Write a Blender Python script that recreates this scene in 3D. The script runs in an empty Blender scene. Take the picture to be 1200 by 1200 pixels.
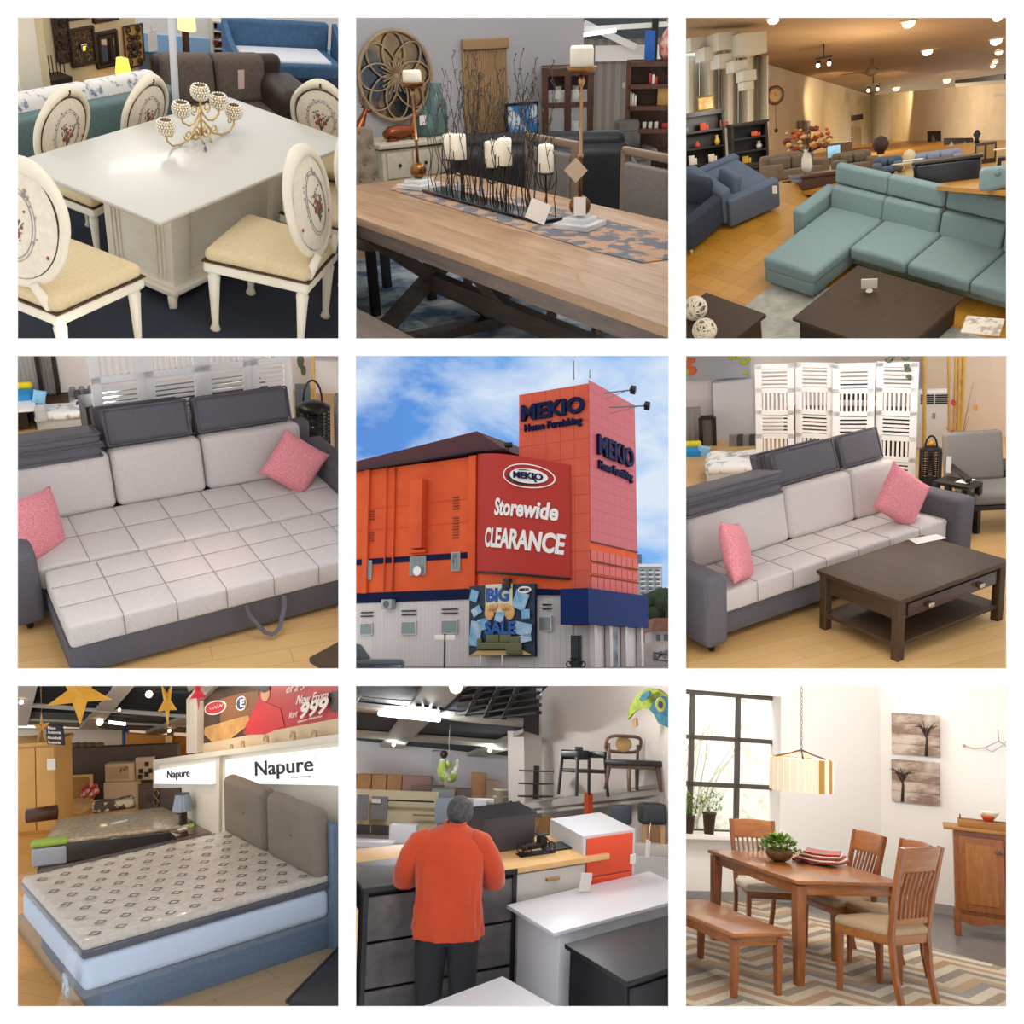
import bpy, bmesh, math, random
from mathutils import Matrix, Vector, noise
pi = math.pi
scn = bpy.context.scene
COL = scn.collection
# ---------------------------------------------------------------- camera, world, exposure
PITCH = math.radians(14)
FL = 1.8
CAMM = Matrix.Translation((0, 0, 9)) @ Matrix.Rotation(pi / 2 - PITCH, 4, 'X')
cd = bpy.data.cameras.new('camera'); cam = bpy.data.objects.new('camera', cd); COL.objects.link(cam)
cam.matrix_world = CAMM; cd.sensor_width = 36; cd.lens = 18 * FL; cd.clip_start = .05; cd.clip_end = 2000
scn.camera = cam
scn.view_settings.view_transform = 'Standard'; scn.view_settings.look = 'None'
scn.view_settings.exposure = 0; scn.view_settings.gamma = 1; scn.view_settings.use_curve_mapping = False
scn.cycles.use_denoising = True; scn.cycles.max_bounces = 5; scn.cycles.transparent_max_bounces = 12
scn.cycles.caustics_reflective = False; scn.cycles.caustics_refractive = False; scn.cycles.sample_clamp_indirect = 6

def lin(h):
 if isinstance(h, (tuple, list)): return tuple(h[:3]) + (1,)
 h = h.lstrip('#'); v = [int(h[i:i + 2], 16) / 255 for i in (0, 2, 4)]
 return tuple((c / 12.92 if c <= .04045 else ((c + .055) / 1.055) ** 2.4) for c in v) + (1,)

class NT:
 """small node tree writer"""
 def __init__(s, tree): s.t = tree; s.n = tree.nodes; s.l = tree.links
 def add(s, typ, ins=None, **kw):
  n = s.n.new(typ)
  for k, v in kw.items(): setattr(n, k, v)
  for k, v in (ins or {}).items():
   i = n.inputs[k]
   if isinstance(v, bpy.types.NodeSocket): s.l.new(v, i)
   else: i.default_value = v
  return n
 def mix(s, f, a, b, blend='MIX'):
  n = s.n.new('ShaderNodeMix'); n.data_type = 'RGBA'; n.blend_type = blend
  for i, v in ((0, f), (6, a), (7, b)):
   if isinstance(v, bpy.types.NodeSocket): s.l.new(v, n.inputs[i])
   else: n.inputs[i].default_value = v
  return n.outputs[2]
 def math(s, op, a, b=0, c=None, clamp=False):
  n = s.n.new('ShaderNodeMath'); n.operation = op; n.use_clamp = clamp
  for i, v in enumerate((a, b) if c is None else (a, b, c)):
   if isinstance(v, bpy.types.NodeSocket): s.l.new(v, n.inputs[i])
   else: n.inputs[i].default_value = v
  return n.outputs[0]
 def ramp(s, f, stops, interp='LINEAR'):
  n = s.n.new('ShaderNodeValToRGB'); s.l.new(f, n.inputs[0]); n.color_ramp.interpolation = interp
  el = n.color_ramp.elements
  while len(el) < len(stops): el.new(.5)
  for e, (p, c) in zip(el, stops): e.position = p; e.color = c
  return n.outputs[0]
 def map(s, vec, scale=(1, 1, 1), rot=(0, 0, 0), loc=(0, 0, 0)):
  n = s.add('ShaderNodeMapping', {'Vector': vec}); n.inputs['Scale'].default_value = scale
  n.inputs['Rotation'].default_value = rot; n.inputs['Location'].default_value = loc
  return n.outputs[0]

W = bpy.data.worlds.new('world'); scn.world = W; W.use_nodes = True; W.node_tree.nodes.clear()
w = NT(W.node_tree)
fwd = (CAMM.to_3x3() @ Vector((0, 0, -1)))
tc = w.add('ShaderNodeTexCoord').outputs['Generated']
dn = w.add('ShaderNodeVectorMath', {0: tc, 1: tuple(fwd)}, operation='DOT_PRODUCT').outputs['Value']
front = w.add('ShaderNodeMapRange', {0: dn, 1: math.cos(math.radians(28)), 2: math.cos(math.radians(17))}, interpolation_type='SMOOTHSTEP').outputs[0]
cl1 = w.add('ShaderNodeTexNoise', {'Vector': w.map(tc, (7, 7, 13), (0, .35, 0), (3.1, 0, 1.7)), 'Scale': 1.1, 'Detail': 9, 'Roughness': .56, 'Distortion': .25}).outputs[0]
cl = w.ramp(cl1, [(.38, (0, 0, 0, 1)), (.5, (.5, .5, .5, 1)), (.66, (1, 1, 1, 1))])
sx = w.add('ShaderNodeSeparateXYZ', {0: tc})
deep = w.mix(w.math('MULTIPLY_ADD', sx.outputs[0], 2.6, .5, True), lin('5f8fd8'), lin('5cabf5'))
sky = w.mix(cl, deep, lin('dbe8f8'))
amb = (1.04, 1.04, 1.04, 1)
colr = w.mix(front, amb, sky)
bg = w.add('ShaderNodeBackground', {'Color': colr, 'Strength': 1.0})
w.add('ShaderNodeOutputWorld', {'Surface': bg.outputs[0]})

# ---------------------------------------------------------------- sets: each room stands on its own floor with its own origin
POSE = {
1: ([[.4246,-.8876,.1784],[.5255,.4021,.7498],[-.7372,-.2246,.6372]],(-2.059,1.01,-5.518)),
2: ([[.5625,.8265,-.0226],[-.3879,.288,.8755],[.7301,-.4837,.4826]],(-.689,.688,-4.607)),
3: ([[.6269,.7414,-.2395],[-.4318,.5865,.6852],[.6485,-.3262,.6878]],(4.076,2.886,-12.348)),
4: ([[.8256,-.5593,.0748],[.1985,.4119,.8893],[-.5282,-.7194,.4511]],(-2.657,-1.037,-5.555)),
5: ([[.5238,-.8519,.0023],[-.1316,-.0783,.9882],[-.8416,-.5179,-.1531]],(7.409,-14.511,-85.906)),
6: ([[.8817,-.4619,-.0964],[.2209,.2235,.9493],[-.417,-.8583,.2991]],(2.553,-1.001,-6.101)),
7: ([[.7513,-.6587,-.0403],[-.0008,-.062,.9981],[-.66,-.7498,-.0471]],(-2.636,-3.332,-5.68)),
8: ([[.8213,-.5695,.0331],[-.0476,-.0107,.9988],[-.5685,-.8219,-.0359]],(.278,-3.534,-5.998)),
9: ([[.9606,-.2693,.0682],[-.1199,-.1805,.9762],[-.2506,-.946,-.2057]],(2.118,-3.541,-6.842))}
ORG = {1:(18,18),2:(410,18),3:(800,18),4:(18,410),5:(410,410),6:(800,410),7:(18,800),8:(410,800),9:(800,800)}
CUT = {0:(-40,406.5),1:(406.5,793.5),2:(793.5,1240)}
G = None
class Room:
 def __init__(s, c):
  global G
  R, T = POSE[c]; m = Matrix(R).to_4x4(); q = m.to_quaternion().to_matrix().to_4x4(); q.translation = T
  s.c = c; s.M = CAMM @ q; s.I = s.M.inverted(); s.o = s.I @ CAMM.translation; s.Q = q
  s.sc = (382 if c == 9 else 380) / 1200; s.objs = []
  col, row = (c - 1) % 3, (c - 1) // 3
  s.rect = (CUT[col][0], CUT[row][0], CUT[col][1], CUT[row][1]); G = s
 def ray(s, x, y):
  u = (ORG[s.c][0] + x * s.sc - 600) / 600; v = -(ORG[s.c][1] + y * s.sc - 600) / 600
  return s.I.to_3x3() @ (CAMM.to_3x3() @ Vector((u, v, -FL)))
 def at(s, x, y, z=0):
  d = s.ray(x, y); return s.o + d * ((z - s.o.z) / d.z)
 def on(s, x, y, ax, val):
  d = s.ray(x, y); return s.o + d * ((val - s.o[ax]) / d[ax])

 def P(s, x, y, t):
  """a point t steps out along a sight line"""
  return s.o + s.ray(x, y) * t
 def top(s, b, x, y):
  """height of the point straight above b that the sight line through x, y passes closest to"""
  d = s.ray(x, y); w = s.o - Vector(b); dd = d.dot(d); dz = d.z; wz = w.z; wd = w.dot(d)
  return b[2] + (wz * dd - wd * dz) / (dd - dz * dz)
 def spot(s, xl, xr, yb, yt, z0=0):
  """where a thing seen from xl to xr stands, its width, height and the heading that faces the viewer"""
  a, b = s.at(xl, yb, z0), s.at(xr, yb, z0); p = (a + b) / 2
  d = p - s.o; rz = math.atan2(-d.x, d.y); u = Vector((math.cos(rz), math.sin(rz), 0))
  return p, abs((b - a).dot(u)), s.top(p, (xl + xr) / 2, yt) - z0, rz
class turned:
 """a part of the room laid out along its own heading"""
 def __init__(s, p, rz): s.m = Matrix.Translation(Vector(p)) @ Matrix.Rotation(rz, 4, 'Z')
 def __enter__(s): s.k = (G.M, G.I, G.o); G.M = G.M @ s.m; G.I = G.M.inverted(); G.o = G.I @ CAMM.translation
 def __exit__(s, *a): G.M, G.I, G.o = s.k
class raked(turned):
 """a stage floor that slopes away from the line through p by deg degrees"""
 def __init__(s, x, y, deg, z=0):
  p = G.at(x, y, z); d = p - G.o; rz = math.atan2(-d.x, d.y)
  s.m = Matrix.Translation(p) @ Matrix.Rotation(-math.radians(deg), 4, Vector((math.cos(rz), math.sin(rz), 0))) @ Matrix.Translation(-p)
def slab(mb, pts, t=.05):
 """a flat wall or ceiling through the corner points, t thick on the far side"""
 n = (pts[1] - pts[0]).cross(pts[2] - pts[0]).normalized()
 if n.dot(pts[0] - G.o) < 0: n = -n
 k = len(pts); return mb.add([tuple(p) for p in pts] + [tuple(p + n * t) for p in pts], [list(range(k)), [k + i for i in range(k)][::-1]] + [(i, (i + 1) % k, k + (i + 1) % k, k + i) for i in range(k)], False)
# ---------------------------------------------------------------- mesh writer
class MB:
 def __init__(s): s.v = []; s.f = []; s.mi = []; s.m = Matrix(); s.k = 0; s.sm = []; s.smooth = False
 def T(s, loc=(0, 0, 0), rot=(0, 0, 0), sc=(1, 1, 1)):
  s.m = Matrix.LocRotScale(Vector(loc), __import__('mathutils').Euler(rot), Vector(sc)); return s
 def add(s, vs, fs, smooth=None):
  b = len(s.v); s.v += [s.m @ Vector(v) for v in vs]
  s.f += [[i + b for i in f] for f in fs]; s.mi += [s.k] * len(fs)
  s.sm += [s.smooth if smooth is None else smooth] * len(fs); return s
 def box(s, c, d, r=0, seg=2, div=0, f=None):
  """box with centre c, full size d, rounded by r; div subdivides the flats, f bends each point of the unit box"""
  h = [x / 2 for x in d]; r = min(r, *[x * .999 for x in h])
  if r <= 0 and div == 0:
   vs = [(c[0] + a * h[0], c[1] + b * h[1], c[2] + e * h[2]) for a in (-1, 1) for b in (-1, 1) for e in (-1, 1)]
   if f: vs = [f(*v) for v in vs]
   return s.add(vs, [(0, 1, 3, 2), (4, 6, 7, 5), (0, 4, 5, 1), (2, 3, 7, 6), (0, 2, 6, 4), (1, 5, 7, 3)], False)
  if isinstance(div, int): div = (div,) * 3
  ax = []
  for i in range(3):
   a = h[i] - r; L = [-h[i] + r * k / seg for k in range(seg)] if r > 0 else []
   L += [-a + 2 * a * k / (div[i] + 1) for k in range(div[i] + 2)] if isinstance(div[i], int) else [-a] + sorted(q for q in div[i] if abs(q) < a - 1e-4) + [a]
   if r > 0: L += [a + r * (k + 1) / seg for k in range(seg)]
   ax.append(L)
  idx = {}; vs = []; fs = []
  def vert(p):
   k = tuple(round(q, 6) for q in p)
   if k not in idx:
    q = p
    if r > 0:
     cl_ = [max(-(h[i] - r), min(h[i] - r, p[i])) for i in range(3)]
     dv = Vector([p[i] - cl_[i] for i in range(3)])
     # even the arc
     dv = Vector([math.tan(x / r * pi / 4) if abs(x) < r * .9999 else math.copysign(1, x) for x in dv])
     dv = dv.normalized() * r
     q = [cl_[i] + dv[i] for i in range(3)]
    q = (q[0] + c[0], q[1] + c[1], q[2] + c[2])
    idx[k] = len(vs); vs.append(f(*q) if f else q)
   return idx[k]
  for a, (b, e) in ((0, (1, 2)), (1, (2, 0)), (2, (0, 1))):
   for sgn in (-1, 1):
    for i in range(len(ax[b]) - 1):
     for j in range(len(ax[e]) - 1):
      q = []
      for (ii, jj) in ((i, j), (i + 1, j), (i + 1, j + 1), (i, j + 1)):
       p = [0, 0, 0]; p[a] = sgn * h[a]; p[b] = ax[b][ii]; p[e] = ax[e][jj]; q.append(vert(p))
      fs.append(q if sgn > 0 else q[::-1])
  return s.add(vs, fs, r > 0 or f is not None)
 def lathe(s, prof, c=(0, 0, 0), n=20, ax='z', cap=True):
  vs = []; fs = []
  for r, z in prof:
   for k in range(n):
    a = 2 * pi * k / n; x, y = r * math.cos(a), r * math.sin(a)
    p = (x, y, z) if ax == 'z' else ((z, x, y) if ax == 'x' else (y, z, x))
    vs.append((c[0] + p[0], c[1] + p[1], c[2] + p[2]))
  for i in range(len(prof) - 1):
   for k in range(n):
    fs.append((i * n + k, i * n + (k + 1) % n, (i + 1) * n + (k + 1) % n, (i + 1) * n + k))
  s.add(vs, fs, True)
  if cap:
   b = len(s.v) - len(vs); e = (len(prof) - 1) * n
   s.f += [[b + k for k in range(n)][::-1], [b + e + k for k in range(n)]]; s.mi += [s.k] * 2; s.sm += [False] * 2
  return s
 def cyl(s, c, r, h, n=16, ax='z', r2=None): return s.lathe([(r, 0), (r if r2 is None else r2, h)], c, n, ax)
 def ball(s, c, r, n=14, sc=(1, 1, 1)):
  p = [(max(1e-4, r * math.sin(pi * k / (n // 2))) * 1, -r * math.cos(pi * k / (n // 2)) * sc[2]) for k in range(n // 2 + 1)]
  vs = []; fs = []; m = len(p)
  for q, z in p:
   for k in range(n): vs.append((c[0] + q * math.cos(2 * pi * k / n) * sc[0], c[1] + q * math.sin(2 * pi * k / n) * sc[1], c[2] + z))
  for i in range(m - 1):
   for k in range(n): fs.append((i * n + k, i * n + (k + 1) % n, (i + 1) * n + (k + 1) % n, (i + 1) * n + k))
  return s.add(vs, fs, True)
 def tube(s, pts, r, n=8, closed=False, flat=None):
  """round bar along pts; r may be a list; flat=(a,b) makes an a x b rectangular bar section"""
  P = [Vector(p) for p in pts]; N = len(P); vs = []; fs = []; ref = None
  for i in range(N):
   t = (P[(i + 1) % N] - P[i - 1]) if closed else (P[min(i + 1, N - 1)] - P[max(i - 1, 0)])
   t = t.normalized() if t.length > 1e-9 else Vector((0, 0, 1))
   if ref is None:
    u = Vector((0, 0, 1)) if abs(t.z) < .9 else Vector((1, 0, 0))
    ref = (u - t * u.dot(t)).normalized()
   else:
    ref = ref - t * ref.dot(t); ref = ref.normalized() if ref.length > 1e-6 else t.orthogonal().normalized()
   bi = t.cross(ref); ri = r[i] if isinstance(r, (list, tuple)) else r
   if flat: sec = [(a * flat[0] / 2 * (ri or 1), b * flat[1] / 2 * (ri or 1)) for a, b in ((-1, -1), (1, -1), (1, 1), (-1, 1))]
   else: sec = [(ri * math.cos(2 * pi * k / n), ri * math.sin(2 * pi * k / n)) for k in range(n)]
   for a, b in sec: vs.append(P[i] + ref * b + bi * a)
  m = len(sec)
  for i in range(N if closed else N - 1):
   j = (i + 1) % N
   for k in range(m): fs.append((i * m + k, i * m + (k + 1) % m, j * m + (k + 1) % m, j * m + k))
  if not closed: fs += [list(range(m))[::-1], [(N - 1) * m + k for k in range(m)]]
  return s.add(vs, fs, flat is None)
 def bar(s, a, b, w, h=None): return s.tube([a, b], 1, flat=(w, h or w))
 def prism(s, poly, z0, z1, plane='xy', off=0):
  """polygon in a plane, extruded between z0 and z1 along the third axis"""
  n = len(poly); vs = []
  for z in (z0, z1):
   for a, b in poly:
    vs.append({'xy': (a, b, z), 'xz': (a, z, b), 'yz': (z, a, b)}[plane])
  fs = [list(range(n))[::-1], [n + k for k in range(n)]] + [(k, (k + 1) % n, n + (k + 1) % n, n + k) for k in range(n)]
  return s.add(vs, fs, False)
 def grid(s, fn, nu, nv, smooth=True, closeu=False):
  vs = [fn(i / nu, j / nv) for i in range(nu + (0 if closeu else 1)) for j in range(nv + 1)]; fs = []
  m = nu if closeu else nu + 1
  for i in range(nu):
   for j in range(nv):
    a, b = i * (nv + 1) + j, ((i + 1) % m) * (nv + 1) + j; fs.append((a, b, b + 1, a + 1))
  return s.add(vs, fs, smooth)
 def quad(s, *p): return s.add(p, [list(range(len(p)))], False)
 def text(s, body, size=1, ext=.01, bold=0, shear=0, m=Matrix(), align='CENTER', spacing=1, sx=1):
  cu = bpy.data.curves.new('t', 'FONT'); cu.body = body; cu.size = size; cu.extrude = ext / 2; cu.offset = bold
  cu.shear = shear; cu.align_x = align; cu.align_y = 'CENTER'; cu.space_character = spacing; cu.resolution_u = 3
  o = bpy.data.objects.new('t', cu); me = o.to_mesh()
  s.add([m @ Vector((v.co.x * sx, v.co.y, v.co.z)) for v in me.vertices], [list(p.vertices) for p in me.polygons], False)
  o.to_mesh_clear(); bpy.data.objects.remove(o); bpy.data.curves.remove(cu); return s
 def fit_text(s, body, a, b, up, ext=.01, bold=0, shear=0, flip=1):
  """lettering whose foot runs from a to b and whose height is the vector up"""
  q = MB().text(body, 1, 1, bold, shear, align='LEFT'); X = [v.x for v in q.v]; Y = [v.y for v in q.v]; a = Vector(a); b = Vector(b); up = Vector(up)
  n = (b - a).cross(up).normalized() * flip; x0, x1, y0, y1 = min(X), max(X), min(Y), max(Y)
  return s.add([a + (b - a) * ((v.x - x0) / (x1 - x0)) + up * ((v.y - y0) / (y1 - y0)) + n * (v.z * ext) for v in q.v], q.f, False)
 def mesh(s, name):
  me = bpy.data.meshes.new(name); me.from_pydata([tuple(v) for v in s.v], [], s.f)
  me.polygons.foreach_set('use_smooth', s.sm); me.polygons.foreach_set('material_index', s.mi)
  bm = bmesh.new(); bm.from_mesh(me); bmesh.ops.remove_doubles(bm, verts=bm.verts, dist=1e-5)
  bmesh.ops.recalc_face_normals(bm, faces=bm.faces); bm.to_mesh(me); bm.free(); me.update(); return me

def B(c, d, r=0, seg=2, **k): return MB().box(c, d, r, seg, **k)

# ---------------------------------------------------------------- things
def _tag(o, label, cat, group, kind):
 if label: o['label'] = label
 if cat: o['category'] = cat
 if group: o['group'] = group
 if kind: o['kind'] = kind
def put(o, loc, rz=0, sc=1, tilt=None):
 m = G.M @ Matrix.Translation(Vector(loc)) @ Matrix.Rotation(rz, 4, 'Z')
 if tilt: m = m @ __import__('mathutils').Euler(tilt).to_matrix().to_4x4()
 o.matrix_world = m @ (Matrix.Diagonal((*sc, 1)) if isinstance(sc, tuple) else Matrix.Scale(sc, 4))
def thing(name, label, cat, loc=(0, 0, 0), rz=0, group=None, sc=1, tilt=None):
 o = bpy.data.objects.new(name, None); COL.objects.link(o); o.empty_display_size = .1
 put(o, loc, rz, sc, tilt); _tag(o, label, cat, group, None); G.objs.append(o); return o
def part(name, mb, mat, parent, label=None, kind=None):
 me = mb.mesh(name)
 for x in (mat if isinstance(mat, (list, tuple)) else [mat]): me.materials.append(x)
 o = bpy.data.objects.new(name, me); COL.objects.link(o); o.parent = parent
 _tag(o, label, None, None, kind); G.objs.append(o); return o
def solo(name, label, cat, mb, mat, loc=(0, 0, 0), rz=0, group=None, kind=None, tilt=None, sc=1):
 o = part(name, mb, mat, None); put(o, loc, rz, sc, tilt); _tag(o, label, cat, group, kind); return o
def struct(name, mb, mat, label=None): return solo(name, label, None, mb, mat, kind='structure')
def dup(root, loc, rz, label, group=None, sc=1, tilt=None):
 def cp(o, par):
  c = o.copy(); COL.objects.link(c); c.parent = par; G.objs.append(c)
  for ch in o.children: cp(ch, c)
  return c
 r = cp(root, None); put(r, loc, rz, sc, tilt); r['label'] = label
 if group: r['group'] = group
 return r

# ---------------------------------------------------------------- materials
_mats = {}
def mat(name, col, rough=.6, metal=0, col2=None, kind='noise', scale=8, bump=0, stretch=(1, 1, 1), emit=0, trans=0, alpha=1, spec=.5, ior=1.45, det=4, rot=(0, 0, 0), lo=.35, hi=.65, coat=0, sheen=0):
 key = name
 if key in _mats: return _mats[key]
 m = bpy.data.materials.new(name); m.use_nodes = True; t = NT(m.node_tree)
 bs = m.node_tree.nodes['Principled BSDF']; bs.inputs['Roughness'].default_value = rough; bs.inputs['Metallic'].default_value = metal
 bs.inputs['Specular IOR Level'].default_value = spec; bs.inputs['IOR'].default_value = ior
 bs.inputs['Transmission Weight'].default_value = trans; bs.inputs['Alpha'].default_value = alpha; bs.inputs['Coat Weight'].default_value = coat
 bs.inputs['Coat Roughness'].default_value = .08; bs.inputs['Sheen Weight'].default_value = sheen
 c1 = lin(col); bs.inputs['Base Color'].default_value = c1
 fac = None
 if col2 is not None or bump:
  tc_ = t.add('ShaderNodeTexCoord').outputs['Object']; v = t.map(tc_, stretch, rot)
  if kind == 'noise': fac = t.add('ShaderNodeTexNoise', {'Vector': v, 'Scale': scale, 'Detail': det, 'Roughness': .6}).outputs[0]
  elif kind == 'wood':
   nz = t.add('ShaderNodeTexNoise', {'Vector': v, 'Scale': scale, 'Detail': 6, 'Roughness': .65, 'Distortion': 1.2}).outputs[0]
   fac = nz
  elif kind == 'weave':
   a = t.add('ShaderNodeTexWave', {'Vector': v, 'Scale': scale, 'Distortion': .6, 'Detail': 1}, bands_direction='X').outputs[1]
   b = t.add('ShaderNodeTexWave', {'Vector': v, 'Scale': scale, 'Distortion': .6, 'Detail': 1}, bands_direction='Y').outputs[1]
   c = t.add('ShaderNodeTexWave', {'Vector': v, 'Scale': scale, 'Distortion': .6, 'Detail': 1}, bands_direction='Z').outputs[1]
   fac = t.math('MULTIPLY', t.math('ADD', t.math('ADD', a, b), c), .33)
  elif kind == 'wave': fac = t.add('ShaderNodeTexWave', {'Vector': v, 'Scale': scale, 'Distortion': det * .5, 'Detail': 2}).outputs[1]
  elif kind == 'voronoi': fac = t.add('ShaderNodeTexVoronoi', {'Vector': v, 'Scale': scale}).outputs[0]
  elif kind == 'checker': fac = t.add('ShaderNodeTexChecker', {'Vector': v, 'Scale': scale}).outputs[1]
  if col2 is not None:
   t.l.new(t.ramp(fac, [(lo, c1), (hi, lin(col2))]), bs.inputs['Base Color'])
  if bump: t.l.new(t.add('ShaderNodeBump', {'Height': fac, 'Strength': min(1, bump), 'Distance': .01}).outputs[0], bs.inputs['Normal'])
 if emit: bs.inputs['Emission Color'].default_value = c1; bs.inputs['Emission Strength'].default_value = emit
 _mats[key] = m; return m
def glass(name='clear_glass', col='ffffff', rough=.02, alpha=.22):
 return mat(name, col, rough, 0, trans=0, alpha=alpha, spec=.8)
def tile(name, c1, c2, cm, bw, rh, ms=.01, rough=.5, off=.5, rot=(0, 0, 0), grain=None, bump=0):
 """bricks, planks or tiles; bw x rh in metres"""
 if name in _mats: return _mats[name]
 m = bpy.data.materials.new(name); m.use_nodes = True; t = NT(m.node_tree); bs = m.node_tree.nodes['Principled BSDF']
 v = t.map(t.add('ShaderNodeTexCoord').outputs['Object'], rot=rot)
 br = t.add('ShaderNodeTexBrick', {'Vector': v, 'Color1': lin(c1), 'Color2': lin(c2), 'Mortar': lin(cm), 'Scale': 1, 'Mortar Size': ms, 'Bias': 0, 'Brick Width': bw, 'Row Height': rh}, offset=off)
 c = br.outputs[0]
 if grain:
  nz = t.add('ShaderNodeTexNoise', {'Vector': t.map(v, (2.5, 22, 22)), 'Scale': 1.2, 'Detail': 5}).outputs[0]
  c = t.mix(t.math('MULTIPLY', nz, .55), c, lin(grain))
 t.l.new(c, bs.inputs['Base Color']); bs.inputs['Roughness'].default_value = rough
 if bump: t.l.new(t.add('ShaderNodeBump', {'Height': t.math('SUBTRACT', 1, br.outputs[1]), 'Strength': .6, 'Distance': bump}).outputs[0], bs.inputs['Normal'])
 _mats[name] = m; return m
def lamp(kind, name, loc, aim=None, energy=50, color=(1, .9, .75), size=.1, angle=1.4, blend=.6, sy=None, spread=None):
 """a lamp's light, placed in the room's own frame"""
 L = bpy.data.lights.new(name, kind); L.energy = energy; L.color = color
 if kind == 'AREA':
  L.shape = 'RECTANGLE'; L.size = size; L.size_y = sy or size
  if spread: L.spread = spread
 else: L.shadow_soft_size = size
 if kind == 'SPOT': L.spot_size = angle; L.spot_blend = blend
 o = bpy.data.objects.new(name, L); COL.objects.link(o)
 d = (Vector(aim) - Vector(loc)) if aim is not None else Vector((0, 0, -1))
 o.matrix_world = G.M @ Matrix.Translation(Vector(loc)) @ d.to_track_quat('-Z', 'Y').to_matrix().to_4x4()
 return o

def fill_lamps(pts, energy, color=(1, .95, .88), size=.05):
 """fill lamps added along the top of the room, unseen behind the white bar"""
 y = 6 if G.c in (4, 6) else -6
 for x, t in pts: lamp('POINT', 'unseen_lamp', tuple(G.P(x, y, t)), energy=energy, color=color, size=size)
# ---------------------------------------------------------------- clip each room where it meets the display wall's next opening
def clip_room(room):
 x0, y0, x1, y1 = room.rect
 P = []
 for n in ((1, 0, (x0 - 600) / 600), (-1, 0, -(x1 - 600) / 600), (0, 1, -(y0 - 600) / 600), (0, -1, (y1 - 600) / 600)):
  # inside:  x/-z*F > a   ->  x*F + a*z > 0 (x planes);  y/-z*F < b -> -(y*F) - b*z > 0
  if n[0] == 1: v = Vector((FL, 0, n[2]))
  elif n[0] == -1: v = Vector((-FL, 0, n[2]))
  elif n[1] == 1: v = Vector((0, -FL, -n[2]))
  else: v = Vector((0, FL, -n[2]))
  P.append(v.normalized())
 bpy.context.view_layer.update()
 CI = CAMM.inverted(); dead = []
 for o in room.objs:
  if o.type != 'MESH': continue
  L = CI @ o.matrix_world
  co = [L @ v.co for v in o.data.vertices]
  if not co: continue
  cut = [p for p in P if min(p.dot(c) for c in co) < -1e-4]
  if any(max(p.dot(c) for c in co) < 0 for p in cut): dead.append(o); continue
  if not cut: continue
  if o.data.users > 1: o.data = o.data.copy()
  bm = bmesh.new(); bm.from_mesh(o.data); Li = L.inverted(); org = Li @ Vector((0, 0, 0)); N3 = L.to_3x3().transposed()
  for p in cut:
   g = bm.verts[:] + bm.edges[:] + bm.faces[:]
   bmesh.ops.bisect_plane(bm, geom=g, dist=1e-6, plane_co=org, plane_no=(N3 @ p).normalized(), clear_inner=True)
  if not bm.faces: dead.append(o)
  bm.to_mesh(o.data); bm.free()
 for o in dead:
  for ch in list(o.children):
   mw = ch.matrix_world.copy(); ch.parent = o.parent; ch.matrix_world = mw
  room.objs.remove(o); bpy.data.objects.remove(o)
 for o in list(room.objs):
  if o.type == 'EMPTY' and not any(c.type == 'MESH' for c in o.children_recursive):
   room.objs.remove(o); bpy.data.objects.remove(o)

# ---------------------------------------------------------------- the white display wall with its nine openings
DW = 2.35
G = None
def display_wall():
 xs = [(20, 396.5), (417, 783.5), (804, 1180)]
 E = 300
 def pt(x, y, z=DW): return ((x - 600) / 600 * z / FL, -(y - 600) / 600 * z / FL, -z)
 mb = MB(); t = .004
 ex = [-E, 20, 396.5, 417, 783.5, 804, 1180, 1200 + E]
 for i in range(7):
  for j in range(7):
   if i % 2 == 1 and j % 2 == 1: continue
   a, b, c, d = ex[i], ex[i + 1], ex[j], ex[j + 1]
   q = [pt(a, d), pt(b, d), pt(b, c), pt(a, c)]
   mb.quad(*q); mb.quad(*[(x, y, z - t) for x, y, z in q])
   if i % 2 == 0 or True:
    for u, v2 in ((0, 1), (1, 2), (2, 3), (3, 0)):
     i2, j2 = i + (1 if u == 1 else -1 if u == 3 else 0), j + (1 if u == 0 else -1 if u == 2 else 0)
     if (0 <= i2 < 7 and 0 <= j2 < 7 and i2 % 2 == 1 and j2 % 2 == 1) or not (0 <= i2 < 7 and 0 <= j2 < 7):
      p1, p2 = q[u], q[v2]; mb.quad(p1, p2, (p2[0], p2[1], p2[2] - t), (p1[0], p1[1], p1[2] - t))
 o = struct('wall_front', mb, mat('white_display_board', (.96, .96, .96), .9, spec=.1), 'white display board with nine square openings, each showing a different scene')
 o.matrix_world = CAMM
class _N: M = Matrix(); objs = []
G = _N
display_wall()
for _y in (406.5, 793.5):   # added unseen shelves between the rows, keep lamp light out of neighbouring rooms
 q = [((x - 600) / 600 * z / FL, -(_y + s_ * (1.5 if z > 3 else .5) - 600) / 600 * z / FL, -z) for s_ in (-1, 1) for x, z in ((-60, DW + .004), (1260, DW + .004), (1260, 7.5), (-60, 7.5))]
 _o = struct('trim_1', MB().add(q, [(0, 1, 2, 3), (7, 6, 5, 4), (0, 4, 5, 1), (1, 5, 6, 2), (2, 6, 7, 3), (3, 7, 4, 0)], False), mat('white_display_board', ''), 'added white shelf blocking lamp light between two rows of the display wall'); _o.matrix_world = CAMM
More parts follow.
